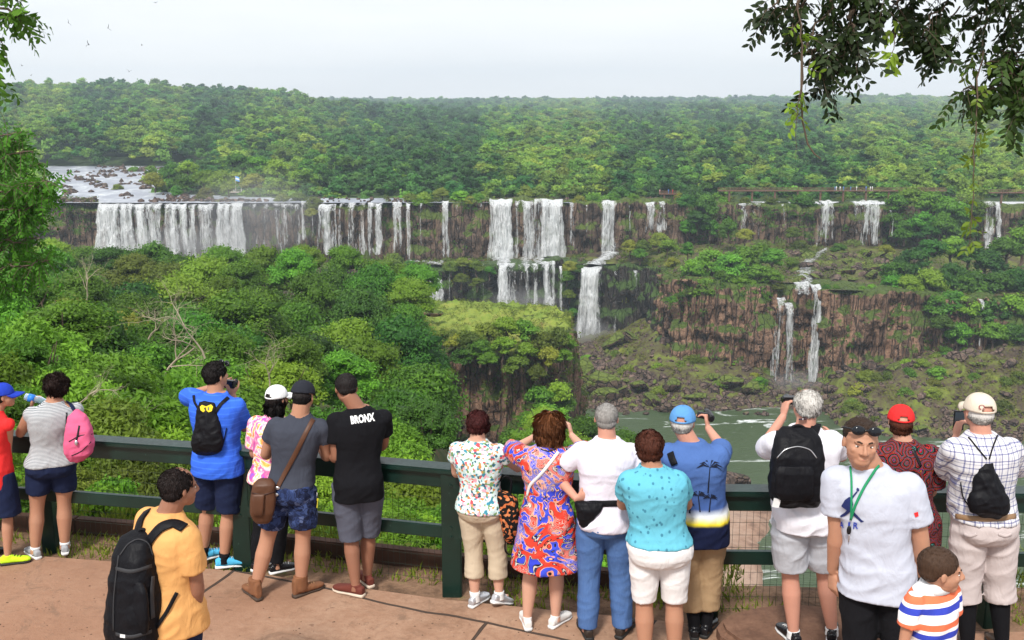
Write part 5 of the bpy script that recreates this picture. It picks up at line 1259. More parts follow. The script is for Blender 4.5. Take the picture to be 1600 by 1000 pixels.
def make_person(name, label, foot, H, z0=0.0, D=None, yaw=0, hip=None, neck=None, head=None, hyaw=None, hpitch=0, htilt=0, bw=1.0, bd=1.0, waist=0.0, belly=0.0, limbw=1.0, skin='tan', feet=None, armL=None, armR=None, sw=1.0, kneef=.02, headup=0.0, face=False, hscale=1.0, curl=.5, noleg=False, man=False):
    pr = Person(); pr.H = H; pr.bw = bw; pr.bd = bd; pr.waist = waist; pr.man = man; pr.belly = belly
    if D is None: D = (CAMZ-z0)/math.tan(ang(foot[1]))
    pr.D = D; base = np.array(at(foot[0], D, z0)); pr.base = base; pr.z0 = z0
    ya = math.radians(yaw); pr.r = nv3(math.cos(ya), math.sin(ya), 0); pr.f = nv3(-math.sin(ya), math.cos(ya), 0); pr.up = nv3(0, 0, 1)
    pr.root = empty('person', tuple(base), label, 'person')
    def xat(px, z, d=0): return np.array(at(px, D+d, z))
    pel = xat(hip, z0+.52*H) if hip else base+nv3(0, 0, .52*H)
    nk = xat(neck, z0+.84*H) if neck else pel+nv3(0, 0, .32*H)
    def spine(z):
        t = (z-.52)/.32; t = max(t, 0)
        p = pel+(nk-pel)*t if z > .52 else pel+nv3(0, 0, (z-.52)*H)
        return nv3(p[0], p[1], z0+z*H)
    pr.spine = spine
    lw = limbw*H; pr.lw = limbw
    parts = [loft(torso_rings(pr, .46, .865, 0, skirt=False))]
    # legs
    pr.leg = []
    for i, sgn in enumerate((-1, 1)):
        hj = spine(.50)+pr.r*sgn*.052*H*bw
        if feet:
            fx, fy, fdy, toe = feet[i]; ank = np.array(at(fx, D+fdy, z0+.045*H+fy))
        else: ank = base+pr.r*sgn*.06*H+nv3(0, 0, .045*H); toe = 0
        kn = (hj+ank)/2+pr.f*kneef*H+nv3(0, 0, .012*H)
        pr.leg.append((hj, kn, ank, toe))
        parts.append(limb([hj, kn, ank, ank-nv3(0, 0, .02*H)], [0, .4, .85, 1, 1.15, 1.35, 1.7, 1.95, 2.1, 3], [x*lw for x in (.054, .048, .035, .0325, .032, .035, .027, .0205, .022, .024)], 16, 30))
        ta = math.radians(toe)+ya; fd = nv3(-math.sin(ta), math.cos(ta), 0)
        parts.append(ellip(ank+fd*.025*H-nv3(0, 0, .026*H), (np.cross(fd, pr.up), fd, pr.up), (.015*H, .045*H, .012*H)))
    # arms
    pr.arm = []
    for i, (sgn, spec) in enumerate(((-1, armL), (1, armR))):
        sj = spine(.806)+pr.r*sgn*.104*H*sw+pr.f*-.004*H; LU = .175*H; LF = .148*H
        raise_ = 0
        if spec is None:
            el = sj+unit(nv3(0, 0, -1)+pr.r*sgn*.16-pr.f*.04)*LU; wr = el+unit(nv3(0, 0, -1)+pr.r*sgn*.03+pr.f*.22)*LF; hd = unit(wr-el); hn = -pr.r*sgn; cu = curl
        else:
            e, w_ = spec['e'], spec['w']; fe = spec.get('fe', True); fw = spec.get('fw', True)
            el = solve(sj, e[0], e[1], sj[1], spec.get('de', .1), LU, fe)
            if el[2] > sj[2]-.03: sj = sj+nv3(0, 0, .02*H)+pr.r*-sgn*.01*H; el = solve(sj, e[0], e[1], sj[1], spec.get('de', .1), LU, fe)
            wr = solve(el, w_[0], w_[1], el[1], spec.get('dw', .1), LF, fw)
            hd = unit(wr-el) if 'h' not in spec else unit(nv3(*spec['h'])); hn = nv3(*spec['n']) if 'n' in spec else -pr.r*sgn; cu = spec.get('curl', .6)
        pr.arm.append((sj, el, wr, hd, hn))
        parts.append(ellip(sj-nv3(0, 0, .008*H), (pr.r, pr.f, pr.up), (.033*lw, .033*lw, .036*lw)))
        parts.append(limb([sj, el, wr], [0, .35, .85, 1, 1.2, 1.6, 2], [x*lw for x in (.031, .029, .0225, .0215, .0235, .0185, .0145)], 14, 26))
        tside = sgn*(-1 if True else 1)
        # thumb side: towards the viewer-forward direction when hanging
        side = 1 if np.dot(np.cross(hd, hn), pr.f+pr.up*.8) > 0 else -1
        if spec and 'ts' in spec: side *= spec['ts']
        parts += hand(wr, hd, hn, side, H, cu)
    # head and neck
    hy = math.radians(hyaw if hyaw is not None else yaw); hr = nv3(math.cos(hy), math.sin(hy), 0); hf = nv3(-math.sin(hy), math.cos(hy), 0)
    hp = math.radians(hpitch); hf2 = hf*math.cos(hp)+pr.up*math.sin(hp); hu = -hf*math.sin(hp)+pr.up*math.cos(hp)
    ht = math.radians(htilt); hr2 = hr*math.cos(ht)+hu*math.sin(ht); hu = hu*math.cos(ht)-hr*math.sin(ht)
    h = .0635*H*hscale; hcz = z0+H-.0635*H*hscale+headup
    hx = np.array(at(head, D, hcz))[0] if head else nk[0]
    hc = nv3(hx, spine(.85)[1], hcz)+pr.f*.012*H
    pr.hc, pr.hr, pr.hf, pr.hu, pr.h = hc, hr2, hf2, hu, h
    ax = (hr2, hf2, hu)
    def hp_(x, y, z): return hc+hr2*x*h+hf2*y*h+hu*z*h
    pr.hp = hp_
    nb = spine(.835)+pr.f*-.004*H; nt_ = hp_(0, -.18, -.35)
    parts.append(limb([nb-nv3(0, 0, .02*H), nb, nt_], [0, 1, 2], [.041*lw, .037*lw, .034*lw], 14, 12))
    parts += [ellip(hp_(0, -.13, .22), ax, (.70*h, .82*h, .78*h)), ellip(hp_(0, .18, -.22), ax, (.62*h, .60*h, .62*h)), ellip(hp_(0, .16, -.52), ax, (.53*h, .46*h, .36*h)), ellip(hp_(0, .42, -.66), ax, (.36*h, .34*h, .27*h)),
              ellip(hp_(0, .60, .20), ax, (.42*h, .16*h, .12*h)), limb([hp_(0, .76, .10), hp_(0, .93, -.20), hp_(0, .80, -.27)], [0, 1, 2], [.055*h, .11*h, .09*h], 8, 8),
              ellip(hp_(-.13, .80, -.24), ax, (.08*h, .09*h, .07*h)), ellip(hp_(.13, .80, -.24), ax, (.08*h, .09*h, .07*h)), ellip(hp_(-.36, .52, -.15), ax, (.18*h, .16*h, .16*h)), ellip(hp_(.36, .52, -.15), ax, (.18*h, .16*h, .16*h)),
              ellip(hp_(0, .69, -.52), ax, (.22*h, .09*h, .10*h))]
    for sgn in (-1, 1):
        parts.append(ellip(hp_(sgn*.71, -.08, -.06), (unit(hr2*.3*sgn-hf2*.9), unit(hf2*.3+hr2*sgn*.9), hu), (.13*h, .05*h, .24*h)))
    body = fuse_mesh(parts, .0068 if not face else .0058, 2, .45)
    body.transform(Matrix.Translation(-Vector(base)))
    pr.bodyme = body; pr.body = link('body', body, SKIN[skin], pr.root)
    if face:
        for sgn in (-1, 1):
            v, f = ellip(hp_(sgn*.27, .612, .03), ax, (.105*h, .06*h, .042*h), 12, 8); e = add(pr, 'eye', v, f, EYEW)
            v, f = ellip(hp_(sgn*.27+.01, .662, .025), ax, (.046*h, .022*h, .040*h), 10, 6); add(pr, 'iris', v, f, EYED, e)
            v, f = limb([hp_(sgn*.12, .735, .20), hp_(sgn*.27, .69, .245), hp_(sgn*.41, .575, .18)], [0, 1, 2], [.035*h, .045*h, .02*h], 6, 10); add(pr, 'eyebrow', v, f, BROW)
            v, f = limb([hp_(sgn*.15, .645, .07), hp_(sgn*.27, .655, .08), hp_(sgn*.36, .585, .055)], [0, 1, 2], [.02*h, .026*h, .015*h], 6, 10); add(pr, 'eyelid', v, f, LID)
        v, f = limb([hp_(-.23, .665, -.53), hp_(0, .765, -.525), hp_(.23, .665, -.53)], [0, 1, 2], [.012*h, .030*h, .012*h], 8, 10); add(pr, 'lips', v, f, LIP)
    return pr
EYEW = simple('eye white', (.7, .66, .62), .3); EYED = simple('dark iris', (.03, .018, .01), .2); BROW = simple('dark eyebrow hair', (.03, .018, .012), .8); LIP = simple('lips', (.42, .16, .12), .5); LID = simple('eyelid crease', (.20, .09, .06), .6)
def add(pr, name, v, f, mat, parent=None, smooth=True):
    me = bpy.data.meshes.new(name); b = pr.base; me.from_pydata([tuple(x-b) for x in v], [], [tuple(q) for q in f])
    if smooth: me.polygons.foreach_set('use_smooth', np.ones(len(me.polygons), dtype=bool))
    return link(name, me, mat, parent or pr.root)
def add_fused(pr, name, parts, mat, voxel=.009, smooth=2, fold=0, seed=1, parent=None, fx=5, fz=2.2, diag=.6, mask=None):
    me = fuse_mesh(parts, voxel, smooth); me.transform(Matrix.Translation(-Vector(pr.base)))
    if fold: folds(me, fold, seed, fx, fz, diag, mask)
    o = link(name, me, mat, parent or pr.root); return o
def shirt(pr, name, mat, hem=.47, sleeve=.6, off=.014, soff=.014, flare=.0, neck=.864, fold=.006, seed=1, voxel=.009, sleeveflare=.008, dpt=1.0, w=1.0):
    pr.hem = hem; H = pr.H; parts = [loft(torso_rings(pr, hem, neck, off, w, dpt, 26, flare))]
    for i, sgn in enumerate((-1, 1)):
        sj, el, wr, _, _ = pr.arm[i]; ra = .0325*H*pr.lw
        parts.append(ellip(sj-nv3(0, 0, .006*H), (pr.r, pr.f, pr.up), (ra+soff*.7, ra+soff*.7, ra+soff*.8)))
        if sleeve:
            inner = pr.spine(.80)+pr.r*sgn*.05*H
            parts.append(limb([inner, sj, el, wr], [0, 1, 1.5, 2, 3], [.034*H, ra+soff*.8, ra*.94+soff*.9+sleeveflare*.7, ra*.82+soff+sleeveflare, ra*.62+soff+sleeveflare], 16, 26, t1=1+sleeve, bend=.15))
    return add_fused(pr, name, parts, mat, voxel, 3, fold, seed)
def pants(pr, name, mat, hem=.30, off=.012, top=.60, flare=.012, fold=.006, seed=2, voxel=.0095, hemt=None):
    """hem: height fraction where the legs end"""
    H = pr.H; top = pr.hem+.012 if getattr(pr, 'hem', 0) else top; parts = [loft(torso_rings(pr, .462, max(top, .50), .009, 1, 1, 24, skirt=False))]
    for i, sgn in enumerate((-1, 1)):
        hj, kn, ank, toe = pr.leg[i]; zh = pr.z0+hem*H
        if zh > kn[2]: t1 = (hj[2]-zh)/(hj[2]-kn[2])
        else: t1 = 1+(kn[2]-zh)/max(.1, kn[2]-ank[2])
        t1 = min(t1, 2.0)
        r = lambda t: float(np.interp(t, [0, .4, .85, 1, 1.15, 1.35, 1.7, 2.], [.056, .050, .040, .038, .036, .036, .031, .027]))*H
        fr = np.linspace(0, 2, 12); rad = [r(t)+off*min(1, .25+t*2.5)+flare*(t/max(t1, .3)) for t in fr]
        parts.append(limb([hj+nv3(0, 0, .02*H), kn, ank], fr, rad, 18, 26, t1=t1, bend=.15))
    return add_fused(pr, name, parts, mat, voxel, 2, fold, seed)
def sock(pr, i, z1, mat, r=.026):
    hj, kn, ank, toe = pr.leg[i]; H = pr.H; t = (kn[2]-(pr.z0+z1*H))/(kn[2]-ank[2])
    v, f = limb([hj, kn, ank, ank-nv3(0, 0, .02*H)], [0, 1, 1.35, 1.7, 2, 3], [x*H+.003 for x in (.05, .034, .035, .028, .022, .024)], 14, 12, t0=1+t, t1=3); add(pr, 'sock', v, f, mat)
def shoe(pr, i, upper, sole, size=.155, lift=0.0, high=0.0, pitch=0.0, lace=None, open_=False, ridge=.0):
    hj, kn, ank, toe = pr.leg[i]; H = pr.H; ya = math.atan2(pr.r[1], pr.r[0])+math.radians(toe)
    fd = nv3(-math.sin(ya), math.cos(ya), 0); rt = nv3(math.cos(ya), math.sin(ya), 0); up = nv3(0, 0, 1)
    pi = math.radians(pitch); fd, up = fd*math.cos(pi)-up*math.sin(pi), up*math.cos(pi)+fd*math.sin(pi)
    L_ = size*H; g = ank-up*.045*H; a0 = g-fd*L_*.26
    def sec(t, w_, zb, zt): c = a0+fd*L_*t+up*(zb+zt)/2; return ring(c, rt*w_, up*(zt-zb)/2, 16, 2.8)
    s = H/1.75
    so_ = loft([sec(0.0, .022*s, .0, .026*s), sec(.03, .033*s, .0, .03*s), sec(.25, .036*s, .0, .028*s), sec(.5, .034*s, .0, .024*s), sec(.75, .045*s, .0, .024*s), sec(.92, .038*s, .003, .026*s), sec(1.0, .018*s, .008, .026*s)])
    hh = (.085+high)*s
    upp = loft([sec(.015, .022*s, .02*s, hh*.9), sec(.05, .031*s, .02*s, hh), sec(.22, .035*s, .02*s, hh), sec(.38, .037*s, .02*s, .092*s), sec(.55, .041*s, .02*s, .078*s), sec(.75, .046*s, .02*s, .064*s), sec(.9, .039*s, .02*s, .056*s), sec(.985, .02*s, .02*s, .044*s)])
    kb = 1.32 if high else 1.0; col_ = loft([ring(g+up*(.05*s), rt*.036*s*kb, fd*.044*s*kb, 16), ring(g+up*(hh+.014*s), rt*.037*s*kb, fd*.045*s*kb, 16)])
    me = fuse_mesh([upp, col_], .006, 2); me.transform(Matrix.Translation(-Vector(pr.base))); u = link('shoe', me, upper, pr.root)
    v, f = so_; add(pr, 'sole', v, f, sole, u)
    if lace:
        for k in range(4):
            t = .40+.09*k; z = float(np.interp(t, [.38, .55, .75], [.094, .080, .066]))*s+.003; c = a0+fd*L_*t+up*z
            v, f = limb([c-rt*.018*s+fd*.006-up*.004, c+up*.003, c+rt*.018*s-fd*.004-up*.004], [0, 1, 2], [.003, .003, .003], 6, 5); add(pr, 'lace', v, f, lace, u)
    return u
def hair(pr, blobs, mat, voxel=.008, rough=.009, seed=5, freq=28, smooth=2, slen=.022, curly=.25, capped=False):
    ax = (pr.hr, pr.hf, pr.hu); h = pr.h
    parts = [ellip(pr.hp(*b[0]), ax, tuple(x*h*.955 for x in b[1])) for b in blobs]
    me = fuse_mesh(parts, voxel, smooth); v = vco(me); n = vno(me); b = np.array(pr.base)
    me.transform(Matrix.Translation(-Vector(pr.base))); v = vco(me)
    d = fbm(v[:, 0]*freq*1.6, v[:, 1]*freq*1.6, v[:, 2]*freq*.5, seed, 3)+.5*vn(v[:, 0]*freq*4, v[:, 1]*freq*4, v[:, 2]*freq, seed)
    me.vertices.foreach_set('co', (v+n*(rough*d)[:, None]).astype(np.float32).ravel()); me.update()
    ho = link('hair', me, mat, pr.root)
    # strands over the hair mass, combed down and outward, break the outline
    r = np.random.RandomState(seed+11); v = vco(me); n = vno(me); k = r.randint(0, len(v), 5200)
    if capped: k = k[((v[k]-(pr.hc-b))@pr.hu) < .02*pr.h]
    p = v[k]; nn = n[k]; L_ = (slen*r.uniform(.5, 1.3, len(p)))[:, None]
    hc = pr.hc-b; up = pr.hu; t = -up[None]+r.normal(size=p.shape)*curly-pr.hf[None]*.25; crown = np.clip(((p-hc)@up)/pr.h-.5, 0, 1)[:, None]; t = t*(1-crown)+crown*((p-hc)-((p-hc)@up)[:, None]*up[None])/pr.h
    t = t-nn*np.sum(t*nn, 1)[:, None]; t /= np.linalg.norm(t, axis=1)[:, None]+1e-6; sd = np.cross(t, nn)*.0016
    a0 = p-nn*.002; m0 = a0+t*L_*.5+nn*L_*.22; e0 = a0+t*L_+nn*L_*.20*r.rand(len(p))[:, None]
    V = np.stack([a0-sd, a0+sd, m0+sd, e0, m0-sd], 1).reshape(-1, 3); link('hair_strands', mesh_np('hair_strands', V, np.arange(len(V)).reshape(-1, 5)), mat, ho)
    return ho
HS = [((0, -.20, .30), (.80, .88, .78)), ((0, -.42, -.12), (.68, .56, .50))]
def cap(pr, mat, bill='front', opening=None, tilt=0, parent=None, name='cap', logo=None):
    """baseball cap: six-panel crown with a curved bill; opening=True cuts the arch at the back"""
    h = pr.h; V = []; F = []; nu, nv = 40, 14; keep = {}
    cy = -.13
    for j in range(nv+1):
        ph = (math.pi/2)*j/nv
        for i in range(nu):
            th = 2*math.pi*i/nu; x = .83*math.cos(th)*math.sin(ph)**.85; y = cy+.95*math.sin(th)*math.sin(ph)**.85; z = .22+.92*math.cos(ph)
            if abs((i % 7)) == 0: pass
            V.append(pr.hp(x, y, z))
    for j in range(nv):
        for i in range(nu):
            th = 2*math.pi*(i+.5)/nu; back = (th-1.5*math.pi)
            if opening and abs(back) < .42 and j >= nv-4 and (abs(back)/.42)**2+((nv-1-j)/4.0)**2 < .95 and j < nv-1: continue
            if j == 0: F.append((j*nu+i, (j+1)*nu+i, (j+1)*nu+(i+1) % nu))
            else: F.append((j*nu+i, (j+1)*nu+i, (j+1)*nu+(i+1) % nu, j*nu+(i+1) % nu))
    o = add(pr, name, V, F, mat, parent); o.modifiers.new('t', 'SOLIDIFY').thickness = .004
    v, f = ellip(pr.hp(0, cy, 1.15), (pr.hr, pr.hf, pr.hu), (.06*h, .06*h, .035*h), 8, 6); add(pr, 'button', v, f, mat, o)
    sg = 1 if bill == 'front' else -1; V = []; F = []; n = 12; m = 5
    for j in range(m):
        t = j/(m-1)
        for i in range(n):
            a = math.pi*(.12+.76*i/(n-1)); x = .80*math.cos(a)*(1-.1*t); y = cy+sg*(.90*math.sin(a)+.85*t*math.sin(a)**.7); z = .24-.10*t-.22*abs(math.cos(a))**2*(.3+t)
            V.append(pr.hp(x, y, z))
    for j in range(m-1):
        for i in range(n-1): F.append((j*n+i, j*n+i+1, (j+1)*n+i+1, (j+1)*n+i))
    b = add(pr, 'bill', V, F, mat, o); b.modifiers.new('t', 'SOLIDIFY').thickness = .004
    return o
# things laid on cloth: found by sight lines from the viewpoint, then given thickness
EYE = Vector((0, 0, CAMZ))
def bvh_of(*objs):
    V = []; F = []; o = 0
    for ob in objs:
        M_ = ob.matrix_world if ob.parent is None else Matrix.Translation(_wl(ob)); vs = [M_ @ v.co for v in ob.data.vertices]; V += vs; F += [tuple(i+o for i in p.vertices) for p in ob.data.polygons]; o += len(vs)
    return BVHTree.FromPolygons(V, F)
def _wl(ob):
    v = Vector((0, 0, 0))
    while ob is not None: v += ob.location; ob = ob.parent
    return v
def hit(bvh, px, py, off=.004, D=None):
    d = (P(px, py, 8.0)-EYE).normalized(); loc, nrm, i, dist = bvh.ray_cast(EYE, d)
    if loc is None: return None
    if nrm.dot(d) > 0: nrm = -nrm
    return np.array(loc+nrm*off), np.array(nrm)
def hits(bvh, pts, off, D):
    out = []
    ok = [p for p in pts if len(p) > 2 or (lambda q: q is not None and abs(q[0][1]-D) < .5)(hit(bvh, p[0], p[1], off))]
    if len(ok) >= 2: pts = ok
    for p in pts:
        q = hit(bvh, p[0], p[1], off)
        if q is None or abs(q[0][1]-D) > .5:
            w_ = np.array(P(p[0], p[1], D+(p[2] if len(p) > 2 else 0))); q = (w_, nv3(0, -.95, .2))
        out.append(q)
    return out
def strap(pr, name, bvh, pts, wd, mat, off=.008, th=.006, parent=None, sub=5):
    """flat strap following the surface under the given sight points"""
    P2 = []
    for i in range(len(pts)-1):
        for k in range(sub): t = k/sub; P2.append([a+(b-a)*t for a, b in zip(pts[i], pts[i+1])])
    P2.append(list(pts[-1])); H_ = hits(bvh, P2, off, pr.D); C = np.array([h_[0] for h_ in H_]); Nn = np.array([h_[1] for h_ in H_])
    for _ in range(3): C[1:-1] = (C[:-2]+C[1:-1]*2+C[2:])/4; Nn[1:-1] = (Nn[:-2]+Nn[1:-1]+Nn[2:])/3
    T = np.gradient(C, axis=0); rings = []
    for c, t, n_ in zip(C, T, Nn):
        t = unit(t); s = unit(np.cross(t, n_)); rings.append(ring(c, s*wd/2, np.cross(s, t)*th/2, 8, 4))
    v, f = loft(rings); return add(pr, name, v, f, mat, parent)
def decal(pr, name, bvh, polys, mat, off=.005, parent=None, sub=1):
    """flat print laid on the cloth, given as polygons in photo pixels"""
    bm = bmesh.new()
    for poly in polys:
        vs = [bm.verts.new((p[0], p[1], 0)) for p in poly]; bm.faces.new(vs)
    bmesh.ops.triangulate(bm, faces=bm.faces[:])
    if sub: bmesh.ops.subdivide_edges(bm, edges=[e for e in bm.edges if e.calc_length() > 5], cuts=sub, use_grid_fill=True)
    bm.verts.ensure_lookup_table(); V = []
    for v in bm.verts:
        q = hit(bvh, v.co.x, v.co.y, off)
        V.append(q[0] if q is not None and abs(q[0][1]-pr.D) < .5 else np.array(P(v.co.x, v.co.y, pr.D-.1)))
    F = [[v.index for v in f.verts] for f in bm.faces]; bm.free(); bm2 = None
    return add(pr, name, V, F, mat, parent, smooth=False)
def text_decal(pr, name, bvh, text, cx, cy, width, rot, mat, height=None, off=.006, parent=None, spacing=1.0, bold=.0, sc=(1, 1)):
    cu = bpy.data.curves.new('t', 'FONT'); cu.body = text; cu.align_x = 'CENTER'; cu.align_y = 'CENTER'; cu.space_character = spacing; cu.offset = bold; cu.resolution_u = 3
    ob = bpy.data.objects.new('t', cu); TSC.collection.objects.link(ob); dg = tdg()
    me = bpy.data.meshes.new_from_object(ob.evaluated_get(dg)); bpy.data.objects.remove(ob)
    v = vco(me); wd = v[:, 0].max()-v[:, 0].min(); k = width/wd; kh = (height/(v[:, 1].max()-v[:, 1].min())) if height else k
    c, s = math.cos(math.radians(rot)), math.sin(math.radians(rot)); V = []
    for x, y, z in v:
        x *= k; y *= -kh; X = cx+x*c-y*s; Y = cy+x*s+y*c; q = hit(bvh, X, Y, off); V.append(q[0] if q is not None and abs(q[0][1]-pr.D) < .5 else np.array(P(X, Y, pr.D-.1)))
    F = [list(p.vertices) for p in me.polygons]; bpy.data.meshes.remove(me); return add(pr, name, V, F, mat, parent, smooth=False)
def place_top(o, loc, label, cat, group=None):
    """turn a mesh built in world space into a thing of its own at loc"""
    o.parent = None; return o
# ------------------------------------------------------------ people: clothes and poses
def zfr(pr, py): return (CAMZ-math.tan(ang(py))*pr.D-pr.z0)/pr.H
W_ = lambda n, c, **k: cloth(n, c, **k)
NAVY = cloth('navy cloth', (.012, .018, .05)); BLACK = cloth('black cloth', (.008, .008, .010)); WHITE = cloth('white cloth', (.72, .71, .74), .04); RED = cloth('red cloth', (.65, .03, .03))
RUBW = simple('white rubber sole', (.7, .7, .7), .6); RUBB = simple('dark rubber sole', (.02, .02, .02), .6); BUCK = simple('metal buckle', (.6, .6, .62), .3, .9); BLKP = simple('black plastic', (.01, .01, .012), .25, 0, .1); NYL = cloth('black nylon', (.006, .006, .008), .3, .55)
GLASSY = simple('dark glossy lens', (.01, .012, .016), .06)
HB = hair_mat('black hair', (.012, .009, .009)); HDB = hair_mat('dark brown hair', (.03, .017, .011)); HRED = hair_mat('dark red hair', (.055, .010, .010)); HAUB = hair_mat('auburn hair', (.22, .07, .025), (.38, .15, .06)); HMAH = hair_mat('mahogany hair', (.075, .022, .012)); HGR = hair_mat('grey hair', (.22, .20, .19), (.42, .40, .38)); HWH = hair_mat('white hair', (.62, .58, .54), (.85, .82, .78))
def stripes(name, c1, c2, period, duty=.5, axis=2, soft=.06, wob=.003):
    M = MT(name); v = M.coord(); n = M.noise(v, 6, 2); z = M.math('ADD', M.sep(v)[axis], M.math('MULTIPLY', n, wob*3))
    f = M.math('FRACT', M.math('MULTIPLY', z, 1/period)); m = M.ramp(f, [(duty-soft, (0,)*3), (duty+soft, (1,)*3)])
    return cmat(M, M.mix(m, c1, c2)).m
def patches(name, cols, scale, dist=.0, ws=0):
    M = MT(name); v = M.coord(); nn = M.N('ShaderNodeTexNoise'); nn.inputs['Scale'].default_value = 6; M.L(v, nn.inputs['Vector'])
    sc = M.N('ShaderNodeVectorMath', operation='SCALE'); sc.inputs['Scale'].default_value = dist; M.L(nn.outputs['Color'], sc.inputs[0]); ad = M.N('ShaderNodeVectorMath', operation='ADD'); M.L(v, ad.inputs[0]); M.L(sc.outputs[0], ad.inputs[1])
    vo = M.N('ShaderNodeTexVoronoi'); vo.inputs['Scale'].default_value = scale; M.L(ad.outputs[0], vo.inputs['Vector']); g = M.sep(vo.outputs['Color'])[0]
    return M, M.ramp(g, [(i/len(cols), c) for i, c in enumerate(cols)], 'CONSTANT'), vo, ad.outputs[0]

# --- boy in red tank top at the left edge
p = make_person('person', 'boy in blue cap and red sleeveless shirt cut off by the left edge', (-6, 878), 1.56, yaw=-25, hip=-8, neck=-7, head=3, hyaw=-65, bw=.88, bd=.85, limbw=.85, feet=((-18, 0, .05, 10), (12, 0, -.05, -45)), armR=dict(e=(13, 700), w=(10, 738), fe=True, fw=True), skin='tan', man=True)
s = shirt(p, 'tank_top', RED, hem=zfr(p, 772), sleeve=0, off=.016, flare=.08, fold=.008); pants(p, 'shorts', NAVY, hem=zfr(p, 802), off=.02, flare=.03)
cap(p, cloth('royal blue cap', (.02, .05, .42))); hair(p, [((0, -.25, .15), (.76, .80, .72)), ((0, -.45, -.15), (.62, .48, .45))], HDB, capped=True)
NEON = cloth('neon yellow shoe', (.55, .85, .03))
for i in (0, 1): shoe(p, i, NEON if i else BLKP, RUBB, lace=BLKP)
# --- woman in striped tank drinking
p = make_person('person', 'woman in grey striped sleeveless top drinking from a bottle, pink bag on her back', (77, 868), 1.61, yaw=22, hip=80, neck=84, head=85, hyaw=50, hpitch=8, bw=1.16, bd=1.15, limbw=1.12, feet=((55, 0, -.04, 25), (101, 0, .06, 0)), armL=dict(e=(30, 680), w=(49, 638), fe=True, fw=True, h=(.15, .25, 1), n=(.8, .3, 0), curl=.9), armR=dict(e=(118, 695), w=(100, 690)), skin='tan')
s = shirt(p, 'striped_top', stripes('grey and white striped jersey', (.50, .51, .52), (.15, .16, .18), .0105, .55), hem=zfr(p, 722), sleeve=0, off=.012, flare=.10, fold=.006)
b0 = pants(p, 'shorts', NAVY, hem=zfr(p, 769), off=.012, flare=.012)
hair(p, [((0, -.2, .2), (.98, 1.02, .98)), ((0, -.5, -.05), (.78, .6, .7))], hair_mat('dark curly hair', (.022, .010, .008)), rough=.022, freq=26, smooth=1, slen=.03, curly=2.0)
for i in (0, 1): shoe(p, i, cloth('grey mesh shoe', (.32, .33, .35)), RUBW, lace=RUBW); sock(p, i, .06, RUBW)
def thing_at(name, loc, label, cat, D, group=None):
    q = Person(); q.root = empty(name, tuple(loc), label, cat, group); q.base = np.array(loc, float); q.D = D; q.H = 1.75; return q
def bag_body(q, name, rows, D0, mat, parent=None, p_=3.0, voxel=.009, fold=.004, seed=3, tiltx=0):
    """rows: (px_left, px_right, py, depth, back offset)"""
    rings = []
    for x0, x1, y, dp, *bo in rows:
        off = bo[0] if bo else 0; c = np.array(P((x0+x1)/2, y, D0-off-dp/2)); hw = (P(x1, y, D0).x-P(x0, y, D0).x)/2
        rings.append(ring(c, nv3(hw, tiltx*hw, 0), nv3(-tiltx*dp/2, dp/2, 0), 20, p_))
    me = fuse_mesh([loft(rings)], voxel, 3); me.transform(Matrix.Translation(-Vector(q.base)))
    if fold: folds(me, fold, seed, 9, 5)
    return link(name, me, mat, parent or q.root)
PINK = cloth('pink bag cloth', (.62, .11, .22))
D = p.D-.13; q = thing_at('sling_backpack', P(122, 718, D), 'pink sling backpack worn on the back of the woman drinking', 'backpack', D)
b = bag_body(q, 'bag_body', [(116, 122, 640, .05), (108, 134, 650, .10), (104, 143, 670, .14), (101, 147, 692, .15), (102, 143, 708, .14), (108, 130, 720, .08)], D+.02, PINK, fold=.006)
bv = bvh_of(b); strap(q, 'flap_seam', bv, [(108, 690), (125, 680), (144, 678)], .008, BLKP, .003); strap(q, 'zip', bv, [(112, 712), (128, 705), (142, 690)], .008, BLKP, .003); strap(q, 'buckle_strap', bv, [(124, 665), (122, 678), (118, 694)], .016, BLKP, .004)
v, f = ellip(np.array(P(119, 692, D-.15)), (nv3(1, 0, 0), nv3(0, 1, 0), nv3(0, 0, 1)), (.014, .01, .024)); add(q, 'clip', v, f, BUCK)
strap(q, 'shoulder_strap', bvh_of(s, p.body), [(116, 642), (110, 632), (102, 627)], .035, NAVY, .008); strap(q, 'lower_strap', bvh_of(s, p.body, b0), [(104, 645), (102, 680), (102, 705)], .012, BLKP, .006)
hd = p.arm[0]; c = hd[2]+nv3(.035, .02, .075); q = thing_at('water_bottle', c, 'clear blue plastic water bottle held up by the drinking woman', 'bottle', p.D)
M = MT('clear blue plastic'); M.col((.55, .72, .9)).rough(.08); M.b.inputs['Transmission Weight'].default_value = .7; M.b.inputs['IOR'].default_value = 1.2
ax = unit(nv3(.75, .15, -.25)); up_ = unit(np.cross(ax, nv3(0, 1, 0))); sd_ = np.cross(up_, ax)
v, f = loft([ring(c+ax*t, up_*r_b, sd_*r_b, 16, 2) for t, r_b in ((-.09, .02), (-.085, .031), (-.03, .032), (0, .029), (.04, .032), (.07, .024), (.09, .013), (.10, .013))]); add(q, 'bottle_body', v, f, M.m)
v, f = loft([ring(c+ax*t, up_*.034, sd_*.034, 16, 2) for t in (-.06, -.01)]); add(q, 'bottle_label', v, f, simple('blue label', (.03, .2, .7), .4))

